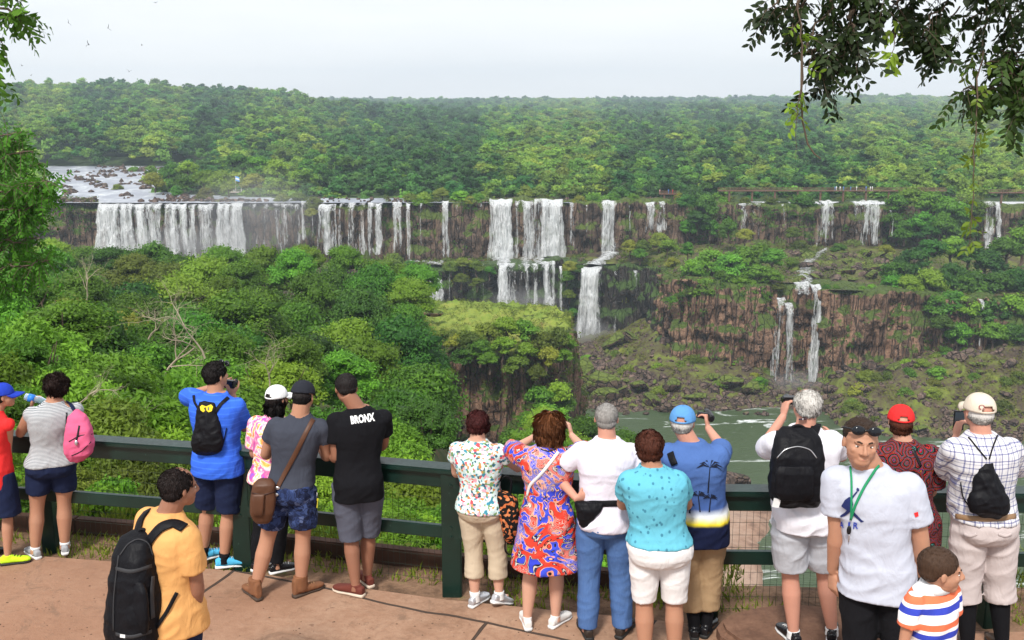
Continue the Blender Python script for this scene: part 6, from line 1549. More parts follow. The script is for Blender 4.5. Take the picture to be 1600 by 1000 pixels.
# --- man in blue polo with drawstring bag
p = make_person('person', 'man in bright blue polo holding a camera to his face, sunglasses on his head', (340, 885), 1.77, yaw=-14, hip=341, neck=338, head=336, hyaw=-40, bw=1.12, bd=1.1, limbw=1.02, feet=((318, 0, .12, -35), (350, 0, -.02, -60)), armL=dict(e=(288, 620), w=(338, 603), fe=True, fw=True, h=(1, .4, .2), n=(0, 1, -.2)), armR=dict(e=(383, 672), w=(364, 618), fe=True, fw=True, h=(-.3, .2, 1), n=(0, 1, 0), curl=.9), skin='tan', man=True)
BLUEP = stripes('bright blue polo jersey', (.035, .12, .62), (.05, .16, .72), .045, .8)
s = shirt(p, 'polo_shirt', BLUEP, hem=zfr(p, 737), sleeve=.72, off=.020, soff=.018, flare=.08, fold=.009); b0 = pants(p, 'shorts', NAVY, hem=zfr(p, 797), off=.018, flare=.02)
def collar(pr, mat, tilt=.25, ht=.045, parent=None, r1=.046, r0=.056):
    c = pr.spine(.845); H = pr.H; rings = [ring(c+pr.f*.0*H-nv3(0, 0, .012), pr.r*r0*H*1.05, pr.f*r0*H*.95, 20), ring(c-pr.f*.002*H+nv3(0, 0, ht*.5), pr.r*r1*H*.95, pr.f*r1*H, 20), ring(c-pr.f*.002*H+nv3(0, 0, ht*.55), pr.r*(r1*H-.006), pr.f*(r1*H-.006), 20), ring(c-nv3(0, 0, .02), pr.r*(r0*H-.012), pr.f*(r0*H-.012), 20)]
    v, f = loft(rings); return add(pr, 'collar', v, f, mat, parent)
collar(p, BLUEP, parent=s)
hair(p, [((0, -.18, .28), (.80, .90, .80)), ((0, -.45, -.1), (.68, .5, .48)), ((0, -.05, .75), (.55, .6, .35))], HB, rough=.008)
def sunglasses(pr, y=.45, z=.72, tilt=.0):
    h = pr.h; o = None
    for sgn in (-1, 1):
        v, f = ellip(pr.hp(sgn*.34, y+.30, z), (pr.hr, pr.hf, pr.hu), (.29*h, .12*h, .21*h)); a_ = add(pr, 'lens', v, f, GLASSY, o)
        if o is None: o = a_; o.name = 'sunglasses'
        v, f = limb([pr.hp(sgn*.58, y+.28, z+.03), pr.hp(sgn*.80, y-.1, z-.02), pr.hp(sgn*.80, y-.65, z-.20)], [0, 1, 2], [.05*h, .04*h, .03*h], 8, 10); add(pr, 'temple', v, f, BLKP, o)
    v, f = limb([pr.hp(-.12, y+.36, z+.04), pr.hp(0, y+.38, z+.06), pr.hp(.12, y+.36, z+.04)], [0, 1, 2], [.035*h]*3, 6, 6); add(pr, 'bridge', v, f, BLKP, o)
    return o
sunglasses(p, .42, .82)
for i in (0, 1): shoe(p, i, cloth('light blue knit shoe', (.08, .42, .68)), RUBW, size=.165, lace=RUBW); sock(p, i, .075, BLACK)
D = p.D-.145; q = thing_at('drawstring_bag', P(325, 670, D), 'black drawstring bag with small yellow emblem on the back of the man in blue', 'backpack', D)
b = bag_body(q, 'bag_body', [(312, 336, 628, .02), (308, 340, 640, .05), (304, 344, 665, .09), (299, 349, 690, .11), (302, 345, 704, .09), (312, 334, 711, .04)], D+.02, NYL, fold=.008)
bv = bvh_of(s, b, p.body); strap(q, 'shoulder_strap', bvh_of(s), [(303, 618), (304, 628), (315, 645)], .022, NYL, .008); strap(q, 'shoulder_strap', bvh_of(s), [(356, 622), (345, 632), (336, 645)], .03, NYL, .008); strap(q, 'cord', bvh_of(s), [(354, 668), (350, 690), (346, 702)], .008, NYL, .006)
YEL = simple('yellow print', (.75, .55, .02), .7); bb = bvh_of(b)
decal(q, 'yellow_emblem', bb, [[(313, 636), (316, 633), (322, 635), (330, 632), (333, 636), (331, 642), (326, 644), (322, 641), (318, 644), (314, 641)]], YEL, .006); decal(q, 'emblem_detail', bb, [[(319, 638), (321, 636), (323, 642), (321, 643)], [(325, 637), (327, 636), (327, 642), (325, 641)]], BLKP, .009)
def box_thing(name, label, cat, c, size, mat, D, rot=(0, 0, 0), extra=None):
    q = thing_at(name, c, label, cat, D); bm = bmesh.new(); bmesh.ops.create_cube(bm, size=1, matrix=Matrix.Diagonal((*size, 1))); bmesh.ops.bevel(bm, geom=bm.edges[:], offset=min(size)*.18, segments=2, affect='EDGES')
    o = bm_obj('case', bm, mat, q.root); q.root.rotation_euler = rot; q.case = o
    if extra: extra(q)
    return q
def lens_of(q, y0=.03, r=.028, L_=.05):
    v, f = loft([ring(nv3(0, y0+t*L_, 0), nv3(1, 0, 0)*r*k, nv3(0, 0, 1)*r*k, 18, 2) for t, k in ((0, 1), (.9, 1), (1, .9))]); me = bpy.data.meshes.new('lens'); me.from_pydata([tuple(x) for x in v], [], f); link('lens_barrel', me, BLKP, q.root)
def screen_of(q, w, h_, y, mat):
    bm = bmesh.new(); bmesh.ops.create_cube(bm, size=1, matrix=Matrix.Translation((0, y, 0)) @ Matrix.Diagonal((w, .002, h_, 1))); bm_obj('screen', bm, mat, q.root)
SCRN = simple('dark glossy screen', (.03, .04, .05), .1)
c = p.arm[1][2]+nv3(-.03, .03, .09); box_thing('camera', 'compact black camera held to the eye by the man in blue', 'camera', c, (.11, .045, .07), BLKP, p.D, (0, 0, -.5), lambda q: lens_of(q))

# --- woman with white cap
p = make_person('person', 'woman in white cap and tie-dye top half hidden behind the man with the brown bag', (424, 895), 1.60, yaw=-18, hip=422, neck=428, head=432, hyaw=-35, bw=.95, feet=((402, 0, .06, -10), (432, 0, .0, -40)), armL=dict(e=(396, 712), w=(412, 690), fe=True, fw=True), armR=dict(e=(450, 712), w=(448, 690)), skin='tan')
M = MT('tie dye jersey'); v = M.coord(); n = M.noise(v, 6, 3, .6, 2.5)
s = shirt(p, 'tie_dye_top', cmat(M, M.ramp(n, [(.30, (.20, .12, .60)), (.40, (.62, .08, .30)), (.48, (.85, .30, .45)), (.53, (.9, .75, .75)), (.58, (.85, .55, .10)), (.66, (.75, .08, .12)), (.75, (.25, .2, .7))])).m, hem=zfr(p, 750), sleeve=.75, off=.016, fold=.006, flare=.05)
pants(p, 'trousers', BLACK, hem=.06, off=.008, flare=.004); hair(p, [((0, -.2, .2), (.8, .88, .8)), ((0, -.40, -.6), (.80, .5, .85))], HB, capped=True, slen=.07, curly=.1)
cap(p, cloth('white cap', (.8, .8, .8), .03), opening=True)
for i in (0, 1): shoe(p, i, BLKP, RUBW, lace=RUBW)

# --- man with brown crossbody bag
p = make_person('person', 'man in dark cap and slate grey tee with brown crossbody bag and brown boots', (437, 930), 1.74, yaw=-4, hip=454, neck=468, head=473, hyaw=-12, hpitch=-18, bw=1.08, bd=1.05, limbw=1.08, feet=((399, 0, -.05, 42), (470, 0, .0, -42)), armL=dict(e=(414, 712), w=(425, 700), fe=True, fw=True, de=.12), armR=dict(e=(512, 715), w=(500, 700), fe=True, fw=True), skin='tan', man=True)
s = shirt(p, 't_shirt', cloth('slate grey jersey', (.045, .050, .068)), hem=zfr(p, 756), sleeve=.45, off=.010, soff=.010, flare=.02, fold=.005)
M, c, vo, vv = patches('dark blue leaf print', [(.015, .022, .06), (.03, .05, .14), (.05, .08, .20), (.012, .016, .04), (.09, .12, .24)], 22, .12)
w_ = M.math('GREATER_THAN', M.math('SINE', M.math('MULTIPLY', M.noise(vv, 9, 2), 60)), .5)
b0 = pants(p, 'shorts', cmat(M, M.mix(w_, c, (.02, .03, .08))).m, hem=zfr(p, 823), off=.016, flare=.016, fold=.007)
hair(p, [((0, -.25, .05), (.73, .78, .62)), ((0, -.42, -.2), (.62, .5, .42))], HB, capped=True, rough=.002); cap(p, cloth('charcoal cap', (.02, .022, .03)), bill='front')
BOOT = simple('brown suede boot', (.20, .085, .04), .85, 0, .3, 20, .3)
for i in (0, 1): shoe(p, i, BOOT, simple('boot sole', (.06, .04, .03), .7), size=.165, high=.075, lace=simple('boot lace', (.35, .2, .1), .8))
D = p.D-.13; q = thing_at('crossbody_bag', P(412, 790, D), 'brown leather crossbody bag hanging at the hip of the man in the dark cap', 'bag', D); BRN = simple('brown leather', (.085, .035, .018), .5, 0, .3, 10, .2)
b = bag_body(q, 'bag_body', [(404, 424, 748, .05), (396, 430, 756, .09), (391, 431, 780, .10), (391, 428, 800, .10), (396, 424, 812, .08), (402, 420, 817, .05)], D, BRN, tiltx=.1, fold=.003)
bb = bvh_of(b); bag_body(q, 'pocket', [(394, 414, 772, .02), (392, 413, 782, .03), (393, 412, 800, .03), (396, 410, 806, .02)], D-.10, BRN, fold=.001)
strap(q, 'flap_edge', bb, [(394, 770), (410, 774), (429, 768)], .012, simple('dark leather', (.04, .015, .01), .5), .004); bs = bvh_of(s, b0)
strap(q, 'shoulder_strap', bs, [(489, 656), (476, 680), (460, 712), (444, 742), (434, 762)], .036, BRN, .008); 
for (x, y) in ((434, 763), (432, 772)):
    v, f = ellip(hits(bs, [(x, y)], .014, D)[0][0], (nv3(1, 0, 0), nv3(0, 1, 0), nv3(0, 0, 1)), (.022, .006, .014)); add(q, 'ring_buckle', v, f, BUCK)
YC = simple('yellow badge card', (.8, .7, .05), .5)
def badge(pr, x, y, label):
    c = np.array(P(x, y, pr.D-.02)); q = thing_at('badge', c, label, 'badge', pr.D); bm = bmesh.new(); bmesh.ops.create_cube(bm, size=1, matrix=Matrix.Diagonal((.035, .006, .075, 1))); bm_obj('card', bm, YC, q.root)
    bm = bmesh.new(); bmesh.ops.create_cube(bm, size=1, matrix=Matrix.Translation((0, -.004, .005)) @ Matrix.Diagonal((.02, .004, .03, 1))); bm_obj('print', bm, BLKP, q.root)
    bm = bmesh.new(); bmesh.ops.create_cube(bm, size=1, matrix=Matrix.Translation((0, 0, .06)) @ Matrix.Diagonal((.012, .004, .05, 1))); bm_obj('lanyard', bm, RUBW, q.root); q.root.rotation_euler = (0, .15, .4)
badge(p, 493, 786, 'yellow badge card hanging at the right hip of the man in slate grey')
# --- man in black tee
p = make_person('person', 'man in black tee with white lettering on the back and grey shorts', (563, 925), 1.79, yaw=14, hip=559, neck=562, head=541, hyaw=22, hpitch=-20, bw=1.04, limbw=1.0, feet=((556, 0, -.06, 50), (574, 0, .12, 20)), armL=dict(e=(525, 718), w=(512, 700), fe=True, fw=True, de=.05), armR=dict(e=(600, 695), w=(580, 705), fe=True, fw=True), skin='brown', man=True)
s = shirt(p, 't_shirt', cloth('black jersey', (.007, .007, .009), .3), hem=zfr(p, 776), sleeve=.55, off=.016, flare=.02, fold=.006); b0 = pants(p, 'shorts', cloth('grey shorts cloth', (.085, .09, .12)), hem=zfr(p, 842), off=.016, flare=.014)
text_decal(p, 'lettering', bvh_of(s), 'BRONX', 566, 655, 37, -8, simple('white print', (.8, .8, .8), .7), height=13, bold=.045, spacing=1.05)
hair(p, [((0, -.18, .30), (.80, .90, .80)), ((0, -.42, -.1), (.66, .5, .42))], HB, rough=.002, slen=.012)
MAR = simple('maroon canvas shoe', (.13, .03, .02), .8)
for i in (0, 1): shoe(p, i, MAR, simple('cream sole', (.6, .5, .4), .6), size=.165)
badge(p, 526, 792, 'yellow badge card hanging at the left hip of the man in the black tee')

# --- woman in floral shirt with phone
p = make_person('person', 'woman with short dark red hair in flowery shirt and beige capri trousers', (760, 946), 1.57, yaw=-12, hip=752, neck=746, head=747, hyaw=-22, hpitch=-5, bw=1.08, bd=1.05, limbw=1.0, feet=((742, 0, .0, -22), (780, .02, .0, -30)), armL=dict(e=(712, 742), w=(735, 722), fe=True, fw=True), armR=dict(e=(812, 734), w=(784, 706), fe=True, fw=True, h=(-.6, .5, .5), n=(-.2, .2, -1), curl=.8), skin='fair')
M, c, vo, vv = patches('flowery print', [(.52, .68, .66), (.60, .74, .72), (.60, .08, .10), (.05, .12, .16), (.55, .70, .68), (.72, .35, .42), (.18, .30, .12), (.62, .74, .72), (.80, .78, .74), (.55, .25, .08), (.05, .25, .35), (.58,.72,.70), (.66,.76,.74), (.50,.68,.68)], 58, .06)
s = shirt(p, 'flowery_shirt', cmat(M, c).m, hem=zfr(p, 794), sleeve=.35, off=.016, soff=.014, flare=.08, fold=.007)
b0 = pants(p, 'capri_trousers', cloth('beige cotton', (.50, .41, .30), .06), hem=zfr(p, 902), off=.009, flare=.012, fold=.005); hair(p, [((0, -.2, .22), (.86, .95, .88)), ((0, -.42, -.28), (.76, .58, .52)), ((-.5, .1, -.15), (.35, .45, .55)), ((.5, .1, -.15), (.35, .45, .55))], HRED)
SILV = simple('silver leather shoe', (.55, .56, .6), .35, .5)
for i in (0, 1): shoe(p, i, SILV, RUBW, size=.155, pitch=0 if i == 0 else 22, lace=RUBW); sock(p, i, .075, RUBW)
c = p.arm[1][2]+nv3(-.10, .05, .03); box_thing('smartphone', 'black smartphone held level over the railing by the red haired woman', 'phone', c, (.14, .009, .07), BLKP, p.D, (-.5, 0, .1), lambda q: screen_of(q, .13, .062, -.005, SCRN))
D = p.D; q = thing_at('patterned_backpack', P(796, 815, D-.05), 'black backpack with orange leaf print hanging from the arm of the red haired woman', 'backpack', D)
M, c, vo, vv = patches('orange leaf print on black', [(.008, .008, .008), (.45, .12, .04), (.01, .01, .01), (.012, .01, .01), (.55, .2, .08), (.01, .01, .01)], 45, .1)
b = bag_body(q, 'bag_body', [(776, 786, 768, .06), (775, 808, 778, .10), (777, 812, 800, .13), (783, 814, 822, .13), (788, 812, 838, .10), (792, 806, 846, .06)], D-.02, cmat(M, c).m, fold=.008)
v, f = limb([np.array(P(x, y, D-.03)) for x, y in ((782, 772), (776, 755), (790, 742), (800, 750), (797, 772))], [0, 4], [.010, .010], 6, 24, bend=.3); add(q, 'shoulder_strap', v, f, NYL)
v, f = limb([np.array(P(x, y, D-.03)) for x, y in ((790, 838), (788, 860), (797, 868), (807, 858), (805, 838))], [0, 4], [.007, .007], 6, 24, bend=.3); add(q, 'lower_strap', v, f, NYL)

# --- woman in patterned dress
p = make_person('person', 'woman with auburn bob in bold red and blue patterned dress, both hands at her face', (848, 980), 1.66, yaw=0, hip=854, neck=856, head=859, hyaw=-8, bw=1.02, feet=((824, 0, .0, 8), (868, 0, .02, -38)), armL=dict(e=(800, 704), w=(832, 684), fe=True, fw=True, h=(.4, .4, .8), n=(1, .2, -.2)), armR=dict(e=(912, 702), w=(893, 680), fe=True, fw=True, h=(-.2, .3, .9), n=(-1, .2, 0), curl=.7), skin='fair')
M = MT('bold abstract print'); v = M.coord(); nn = M.N('ShaderNodeTexVoronoi'); nn.inputs['Scale'].default_value = 4.6; M.L(v, nn.inputs['Vector'])
n = M.noise(v, 4.2, 2, .5, 2.5); f = M.math('FRACT', M.math('ADD', M.math('MULTIPLY', nn.outputs['Distance'], .9), M.math('MULTIPLY', n, 2.2)))
c = M.ramp(f, [(0, (.04, .06, .55)), (.22, (.01, .012, .03)), (.27, (.62, .55, .50)), (.31, (.03, .03, .06)), (.36, (.65, .05, .03)), (.58, (.02, .015, .02)), (.62, (.75, .30, .20)), (.70, (.05, .08, .60)), (.88, (.015, .015, .03)), (.93, (.7, .4, .3))], 'CONSTANT')
fine = M.math('GREATER_THAN', M.math('SINE', M.math('MULTIPLY', M.math('ADD', f, nn.outputs['Distance']), 90)), .3); mk = M.ramp(M.noise(v, 4, 2), [(.52, (0,)*3), (.56, (1,)*3)])
c = M.mix(M.math('MULTIPLY', fine, M.math('MULTIPLY', mk, .8)), c, (.6, .45, .4))
H = p.H; parts = [loft(torso_rings(p, .44, .853, .018, 1, 1, 26, .02)), loft([ring(p.spine(z)+p.r*.0, p.r*(.118+.12*(.56-z)+o_)*H, p.f*(.092+.10*(.56-z))*H, 28, 2) for z, o_ in ((.60, -.03), (.56, -.01), (.50, .0), (.44, .004), (.38, .006), (zfr(p, 882), .010))])]
for i in (0, 1):
    sj, el, wr, _, _ = p.arm[i]; parts.append(limb([p.spine(.80)+p.r*(-1, 1)[i]*.05*H, sj, el, wr], [0, 1, 1.6, 2, 3], [.04*H, .031*H+.018, .030*H+.022, .028*H+.032, .05*H], 16, 26, t1=2.0, bend=.15))
s = add_fused(p, 'dress', parts, cmat(M, c).m, .009, 3, .011, 8, fx=6, fz=1.6)
hair(p, [((0, -.18, .25), (.86, .94, .85)), ((0, -.42, -.35), (.86, .50, .78)), ((-.55, -.1, -.30), (.36, .45, .75)), ((.55, -.1, -.30), (.36, .45, .75)), ((0, -.42, -.85), (.78, .42, .38))], HAUB, rough=.007, slen=.07, curly=.10)
sunglasses(p, .30, .80); bs = bvh_of(s, p.body)
o_ = strap(p, 'necklace', bs, [(845, 702), (857, 706), (869, 702)], .008, BLKP, .004); sb = strap(p, 'bag_strap', bs, [(872, 706), (858, 725), (842, 744), (828, 757), (824, 775)], .022, RUBW, .006)
v, f = limb([p.arm[0][2]-unit(p.arm[0][3])*.03, p.arm[0][2]-unit(p.arm[0][3])*.005], [0, 1], [.031, .031], 14, 4); add(p, 'wristwatch', v, f, RUBW)
for i in (0, 1): shoe(p, i, simple('white leather shoe', (.72, .70, .68), .5), RUBW, size=.155, lace=RUBW)

# --- man in white tee and jeans
p = make_person('person', 'grey haired man in white tee and blue jeans with one hand on his hip', (944, 996), 1.77, D=6.86, yaw=0, hip=946, neck=949, head=948, hyaw=-6, bw=1.09, bd=1.10, belly=.03, waist=.06, limbw=1.0, feet=((918, 0, .0, 10), (972, 0, .02, -28)), armL=dict(e=(868, 742), w=(901, 779), fe=True, fw=False, h=(.95, .1, .25), n=(0, 1, .2), curl=.35, de=0), armR=dict(e=(1002, 770), w=(990, 760), fe=True, fw=True), skin='pink', man=True)
s = shirt(p, 't_shirt', cloth('white lilac jersey', (.70, .67, .76), .03), hem=zfr(p, 820), sleeve=.55, off=.014, flare=.02, fold=.007)
M = MT('blue denim'); v = M.coord(); n = M.noise(v, 7, 4, .6); n2 = M.noise(M.coord((30, 30, 3)), 8, 3)
b0 = pants(p, 'jeans', cmat(M, M.mix(M.math('MULTIPLY', n2, .5), M.mix(n, (.025, .07, .22), (.07, .15, .36)), (.15, .25, .45))).m, hem=.045, off=.014, flare=.010, fold=.005)
hair(p, [((0, -.18, .30), (.78, .88, .77)), ((0, -.42, -.12), (.66, .5, .46))], HGR, rough=.003, slen=.013, curly=.15)
for i in (0, 1): shoe(p, i, simple('dark leather sandal', (.03, .02, .015), .6), RUBB, size=.165)
q = thing_at('waist_bag', P(925, 800, p.D-.15), 'black waist bag tied round the man in the white tee', 'bag', p.D); bs = bvh_of(s, b0)
strap(q, 'belt', bs, [(907, 790), (925, 786), (945, 787), (965, 786), (975, 786)], .045, NYL, .008); b = bag_body(q, 'bag_body', [(898, 945, 784, .05), (899, 940, 796, .08), (902, 928, 810, .07), (908, 920, 824, .03)], p.D-.10, NYL, fold=.006)
# --- woman in turquoise polo and white shorts
TURQ = None
M = MT('turquoise printed jersey'); v = M.coord(); vo = M.voro(M.coord((1, 1, .8)), 26); dots = M.ramp(vo, [(.20, (1,)*3), (.27, (0,)*3)]); n = M.noise(v, 5, 3)
TURQ = cmat(M, M.mix(M.math('MULTIPLY', dots, .75), M.mix(n, (.10, .38, .50), (.14, .46, .58)), (.03, .14, .22))).m
p = make_person('person', 'woman in turquoise polo and white knee shorts seen from behind', (1030, 1024), 1.70, D=6.45, yaw=0, hip=1031, neck=1020, head=1015, hyaw=0, bw=1.18, bd=1.15, limbw=1.10, waist=.06, feet=((1008, 0, .0, 8), (1054, 0, .0, -8)), armL=dict(e=(972, 790), w=(990, 775), fe=True, fw=True), armR=dict(e=(1074, 790), w=(1058, 775), fe=True, fw=True), skin='tan', sw=.92)
s = shirt(p, 'polo_shirt', TURQ, hem=zfr(p, 846), sleeve=.55, off=.016, flare=.05, fold=.007); collar(p, TURQ, parent=s)
pants(p, 'shorts', cloth('white cotton', (.74, .72, .72), .03), hem=zfr(p, 940), off=.010, flare=.012, fold=.006); hair(p, [((0, -.18, .22), (.92, .98, .92)), ((0, -.40, -.25), (.84, .62, .62))], HMAH, rough=.007)
for i in (0, 1): shoe(p, i, simple('brown sandal', (.08, .05, .04), .7), RUBB)
# --- man with camcorder
M = MT('blue palm print shirt'); v = M.coord(); z = M.sep(v)[2]; n = M.noise(v, 4, 3); f = M.math('MULTIPLY_ADD', n, .05, z)
BLUEH = M
p = make_person('person', 'man in blue cap and blue palm print shirt raising a camcorder', (1093, 990), 1.74, D=6.86, yaw=-8, hip=1092, neck=1082, head=1067, hyaw=-18, bw=1.12, bd=1.15, belly=.03, waist=.08, limbw=1.03, feet=((1085, 0, .0, 0), (1104, 0, .03, -20)), armL=dict(e=(1040, 745), w=(1050, 720), fe=True, fw=True), armR=dict(e=(1128, 700), w=(1106, 668), fe=True, fw=True, h=(-.1, .3, .9), n=(-.9, .4, 0), curl=1.0), skin='pink', man=True)
zb = (zfr(p, 806)*p.H+p.z0)
cmat(M, M.ramp(M.math('MULTIPLY', f, 1/1.6), [(0, (.008, .012, .04)), ((zb+.03)/1.6, (.75, .6, .03)), ((zb+.085)/1.6, (.65, .68, .7)), ((zb+.13)/1.6, (.045, .09, .26)), ((zb+.4)/1.6, (.07, .14, .36))], 'EASE'))
for nd in M.n:
    if nd.type == 'VALTORGB':
        e = nd.color_ramp.elements; e[1].position = (zb+.035)/1.6; nd.color_ramp.interpolation = 'LINEAR'; x = e.new((zb+.015)/1.6); x.color = (.008, .012, .04, 1)
s = shirt(p, 'palm_shirt', M.m, hem=zfr(p, 843), sleeve=.75, off=.022, soff=.022, flare=.06, fold=.009); collar(p, cloth('blue collar', (.06, .14, .40)), parent=s)
def palm(cx, cy, h_, lean=0):
    polys = []; top = (cx+lean, cy-h_); polys.append([(cx-1.2, cy), (cx+1.2, cy), (top[0]+.7, top[1]), (top[0]-.7, top[1])])
    for a in (-170, -140, -110, -75, -45, -15, 10, 195):
        A_ = math.radians(a); L_ = h_*.55; ex, ey = top[0]+math.cos(A_)*L_, top[1]+math.sin(A_)*L_*.7+h_*.12; mx_, my_ = (top[0]*.5+ex*.5), (top[1]*.5+ey*.5)-h_*.12
        polys.append([top, (mx_-.5, my_-1.3), (ex, ey), (mx_+.5, my_+1.5)])
    return polys
bs = bvh_of(s); decal(p, 'palm_print', bs, palm(1106, 770, 40, 3)+palm(1094, 800, 26, -3)+palm(1108, 800, 22, 2)+palm(1078, 802, 14, 0), simple('dark navy print', (.008, .012, .03), .9), .005, s)
pants(p, 'trousers', cloth('khaki cotton', (.34, .23, .13)), hem=zfr(p, 952), off=.014, flare=.016, fold=.006)
hair(p, [((0, -.25, .05), (.74, .80, .62)), ((0, -.42, -.2), (.64, .5, .40))], HWH, capped=True, rough=.002); cap(p, cloth('faded blue cap', (.10, .27, .55)), opening=True)
for i in (0, 1): shoe(p, i, BLKP, RUBB, size=.165); sock(p, i, .12, BLACK)
strap(p, 'shoulder_strap', bvh_of(s), [(1048, 708), (1050, 716), (1055, 726)], .05, NYL, .010)
c = p.arm[1][2]+nv3(.02, .06, .075); q = thing_at('camcorder', c, 'small black camcorder held up by the man in the blue cap', 'camera', p.D); q.root.rotation_euler = (.1, .2, .1)
v, f = loft([ring(nv3(0, t, 0), nv3(1, 0, 0)*a_, nv3(0, 0, 1)*b_, 16, 2.6) for t, a_, b_ in ((-.07, .018, .02), (-.06, .024, .028), (.04, .026, .03), (.06, .022, .022), (.09, .020, .020))]); me = bpy.data.meshes.new('camcorder_body'); me.from_pydata([tuple(x) for x in v], [], f); link('camcorder_body', me, BLKP, q.root)
bm = bmesh.new(); bmesh.ops.create_cube(bm, size=1, matrix=Matrix.Translation((-.065, -.02, .0)) @ Matrix.Diagonal((.075, .010, .05, 1))); bm_obj('flip_screen', bm, SCRN, q.root)

# --- white haired man with backpack
p = make_person('person', 'white haired man in white polo with large black backpack, hand at his eyes', (1268, 1000), 1.84, z0=.12, D=6.55, yaw=4, hip=1258, neck=1257, head=1261, hyaw=12, bw=1.11, bd=1.08, belly=.03, waist=.05, limbw=1.0, feet=((1240, 0, .0, 8), (1300, 0, .04, -22)), armL=dict(e=(1188, 706), w=(1224, 650), fe=True, fw=True, h=(.2, .3, .9), n=(1, .3, 0), curl=.8), armR=dict(e=(1316, 715), w=(1300, 690), fe=True, fw=True), skin='pink', man=True)
WP = cloth('white polo pique', (.70, .69, .75), .03); s = shirt(p, 'polo_shirt', WP, hem=zfr(p, 822), sleeve=.62, off=.020, soff=.018, flare=.05, fold=.008); collar(p, stripes('striped collar', (.8, .8, .85), (.02, .02, .12), .010, .5), parent=s)
pants(p, 'shorts', cloth('light grey cotton', (.42, .43, .47), .06), hem=zfr(p, 890), off=.020, flare=.024, fold=.009)
hair(p, [((0, -.24, .24), (.84, .92, .80)), ((0, -.46, -.08), (.74, .54, .50))], HWH, rough=.007)
for i in (0, 1): shoe(p, i, BLKP, RUBW, size=.165, lace=RUBW); sock(p, i, .05, RUBW)
bs = bvh_of(s)
decal(p, 'flag_emblem', bs, [[(1248, 654), (1261, 654), (1261, 666), (1248, 666)]], simple('navy emblem', (.02, .03, .12), .8), .006, s); decal(p, 'flag_cross', bs, [[(1248, 659), (1261, 659), (1261, 661), (1248, 661)], [(1253.5, 654), (1255.5, 654), (1255.5, 659), (1253.5, 659)], [(1253.5, 661), (1255.5, 661), (1255.5, 666), (1253.5, 666)]], RUBW, .009, s)
def backpack(pr, rows, D0, label, straps, mat=NYL, pocket=None, handle=None, bv=None, tiltx=0, seed=3):
    D = D0; q = thing_at('backpack', P((rows[2][0]+rows[2][1])/2, rows[len(rows)//2][2], D), label, 'backpack', D)
    b = bag_body(q, 'bag_body', rows, D, mat, fold=.006, tiltx=tiltx, seed=seed); bb = bvh_of(b)
    for st in straps: strap(q, 'shoulder_strap', bv, st, .062, mat, .012, .012)
    if pocket: pk = bag_body(q, 'front_pocket', pocket, D-rows[2][3]+.01, mat, fold=.003, tiltx=tiltx)
    if handle: v, f = limb([np.array(P(x, y, D-.03)) for x, y in handle], [0, len(handle)-1], [.009, .009], 8, 18, bend=.3); add(q, 'top_handle', v, f, mat)
    q.b = b; return q
q = backpack(p, [(1222, 1270, 668, .05), (1212, 1280, 682, .12), (1206, 1286, 710, .18), (1202, 1286, 745, .19), (1203, 1284, 775, .18), (1212, 1276, 789, .12)], p.D-.13, 'large black backpack worn by the white haired man', [[(1226, 656), (1220, 668), (1219, 682)], [(1284, 654), (1274, 668), (1268, 682)]],
             pocket=[(1216, 1270, 728, .03), (1211, 1273, 740, .05), (1211, 1272, 770, .05), (1218, 1266, 782, .03)], handle=[(1233, 675), (1238, 666), (1247, 664), (1256, 667), (1260, 676)], bv=bs)
strap(q, 'compression_strap', bs, [(1286, 765), (1292, 755), (1298, 742)], .02, NYL, .01); bb = bvh_of(q.b)
strap(q, 'zip', bb, [(1214, 716), (1226, 702), (1246, 697), (1266, 702), (1276, 716)], .006, BUCK, .003)
bm = bmesh.new(); bmesh.ops.create_cube(bm, size=1, matrix=Matrix.Translation(P(1213, 786, p.D-.3)-Vector(q.base)) @ Matrix.Rotation(.2, 4, 'Y') @ Matrix.Diagonal((.045, .006, .06, 1))); bm_obj('paper_tag', bm, RUBW, q.root)
c = p.arm[0][2]+nv3(.05, .06, .10); box_thing('binoculars', 'small black binoculars held to the eyes of the white haired man', 'binoculars', c, (.10, .07, .05), BLKP, p.D, (0, 0, 0), lambda q: (lens_of(q, .03, .024, .05)))

# --- red cap woman
p = make_person('person', 'woman in bright red cap and swirly dark red dress behind the man in grey tee', (1418, 1000), 1.68, z0=.12, D=6.68, yaw=-6, hip=1418, neck=1412, head=1408, hyaw=-10, bw=1.08, feet=((1400, 0, 0, 0), (1430, 0, 0, 0)), armR=dict(e=(1456, 770), w=(1440, 760), fe=True, fw=True), armL=dict(e=(1365, 770), w=(1372, 750)), skin='fair')
M = MT('dark swirly print'); v = M.coord(); vo = M.N('ShaderNodeTexVoronoi'); vo.inputs['Scale'].default_value = 10; M.L(v, vo.inputs['Vector']); f = M.math('FRACT', M.math('ADD', M.math('MULTIPLY', vo.outputs['Distance'], 5), M.math('MULTIPLY', M.noise(v, 14, 3), 2.2)))
c = M.ramp(f, [(0, (.012, .008, .01)), (.24, (.40, .02, .02)), (.36, (.01, .008, .012)), (.50, (.50, .16, .04)), (.55, (.012, .01, .015)), (.66, (.05, .06, .30)), (.70, (.35, .02, .03)), (.80, (.01, .01, .012)), (.90, (.06, .25, .22)), (.94, (.02, .01, .01))], 'CONSTANT')
s = shirt(p, 'swirly_top', cmat(M, c).m, hem=.40, sleeve=.8, off=.022, soff=.024, flare=.10, fold=.008, sleeveflare=.02); pants(p, 'trousers', NAVY, hem=.1)
hair(p, [((0, -.25, .0), (.76, .82, .66)), ((0, -.42, -.35), (.70, .5, .42))], HMAH, capped=True, rough=.005); cap(p, RED, opening=True)
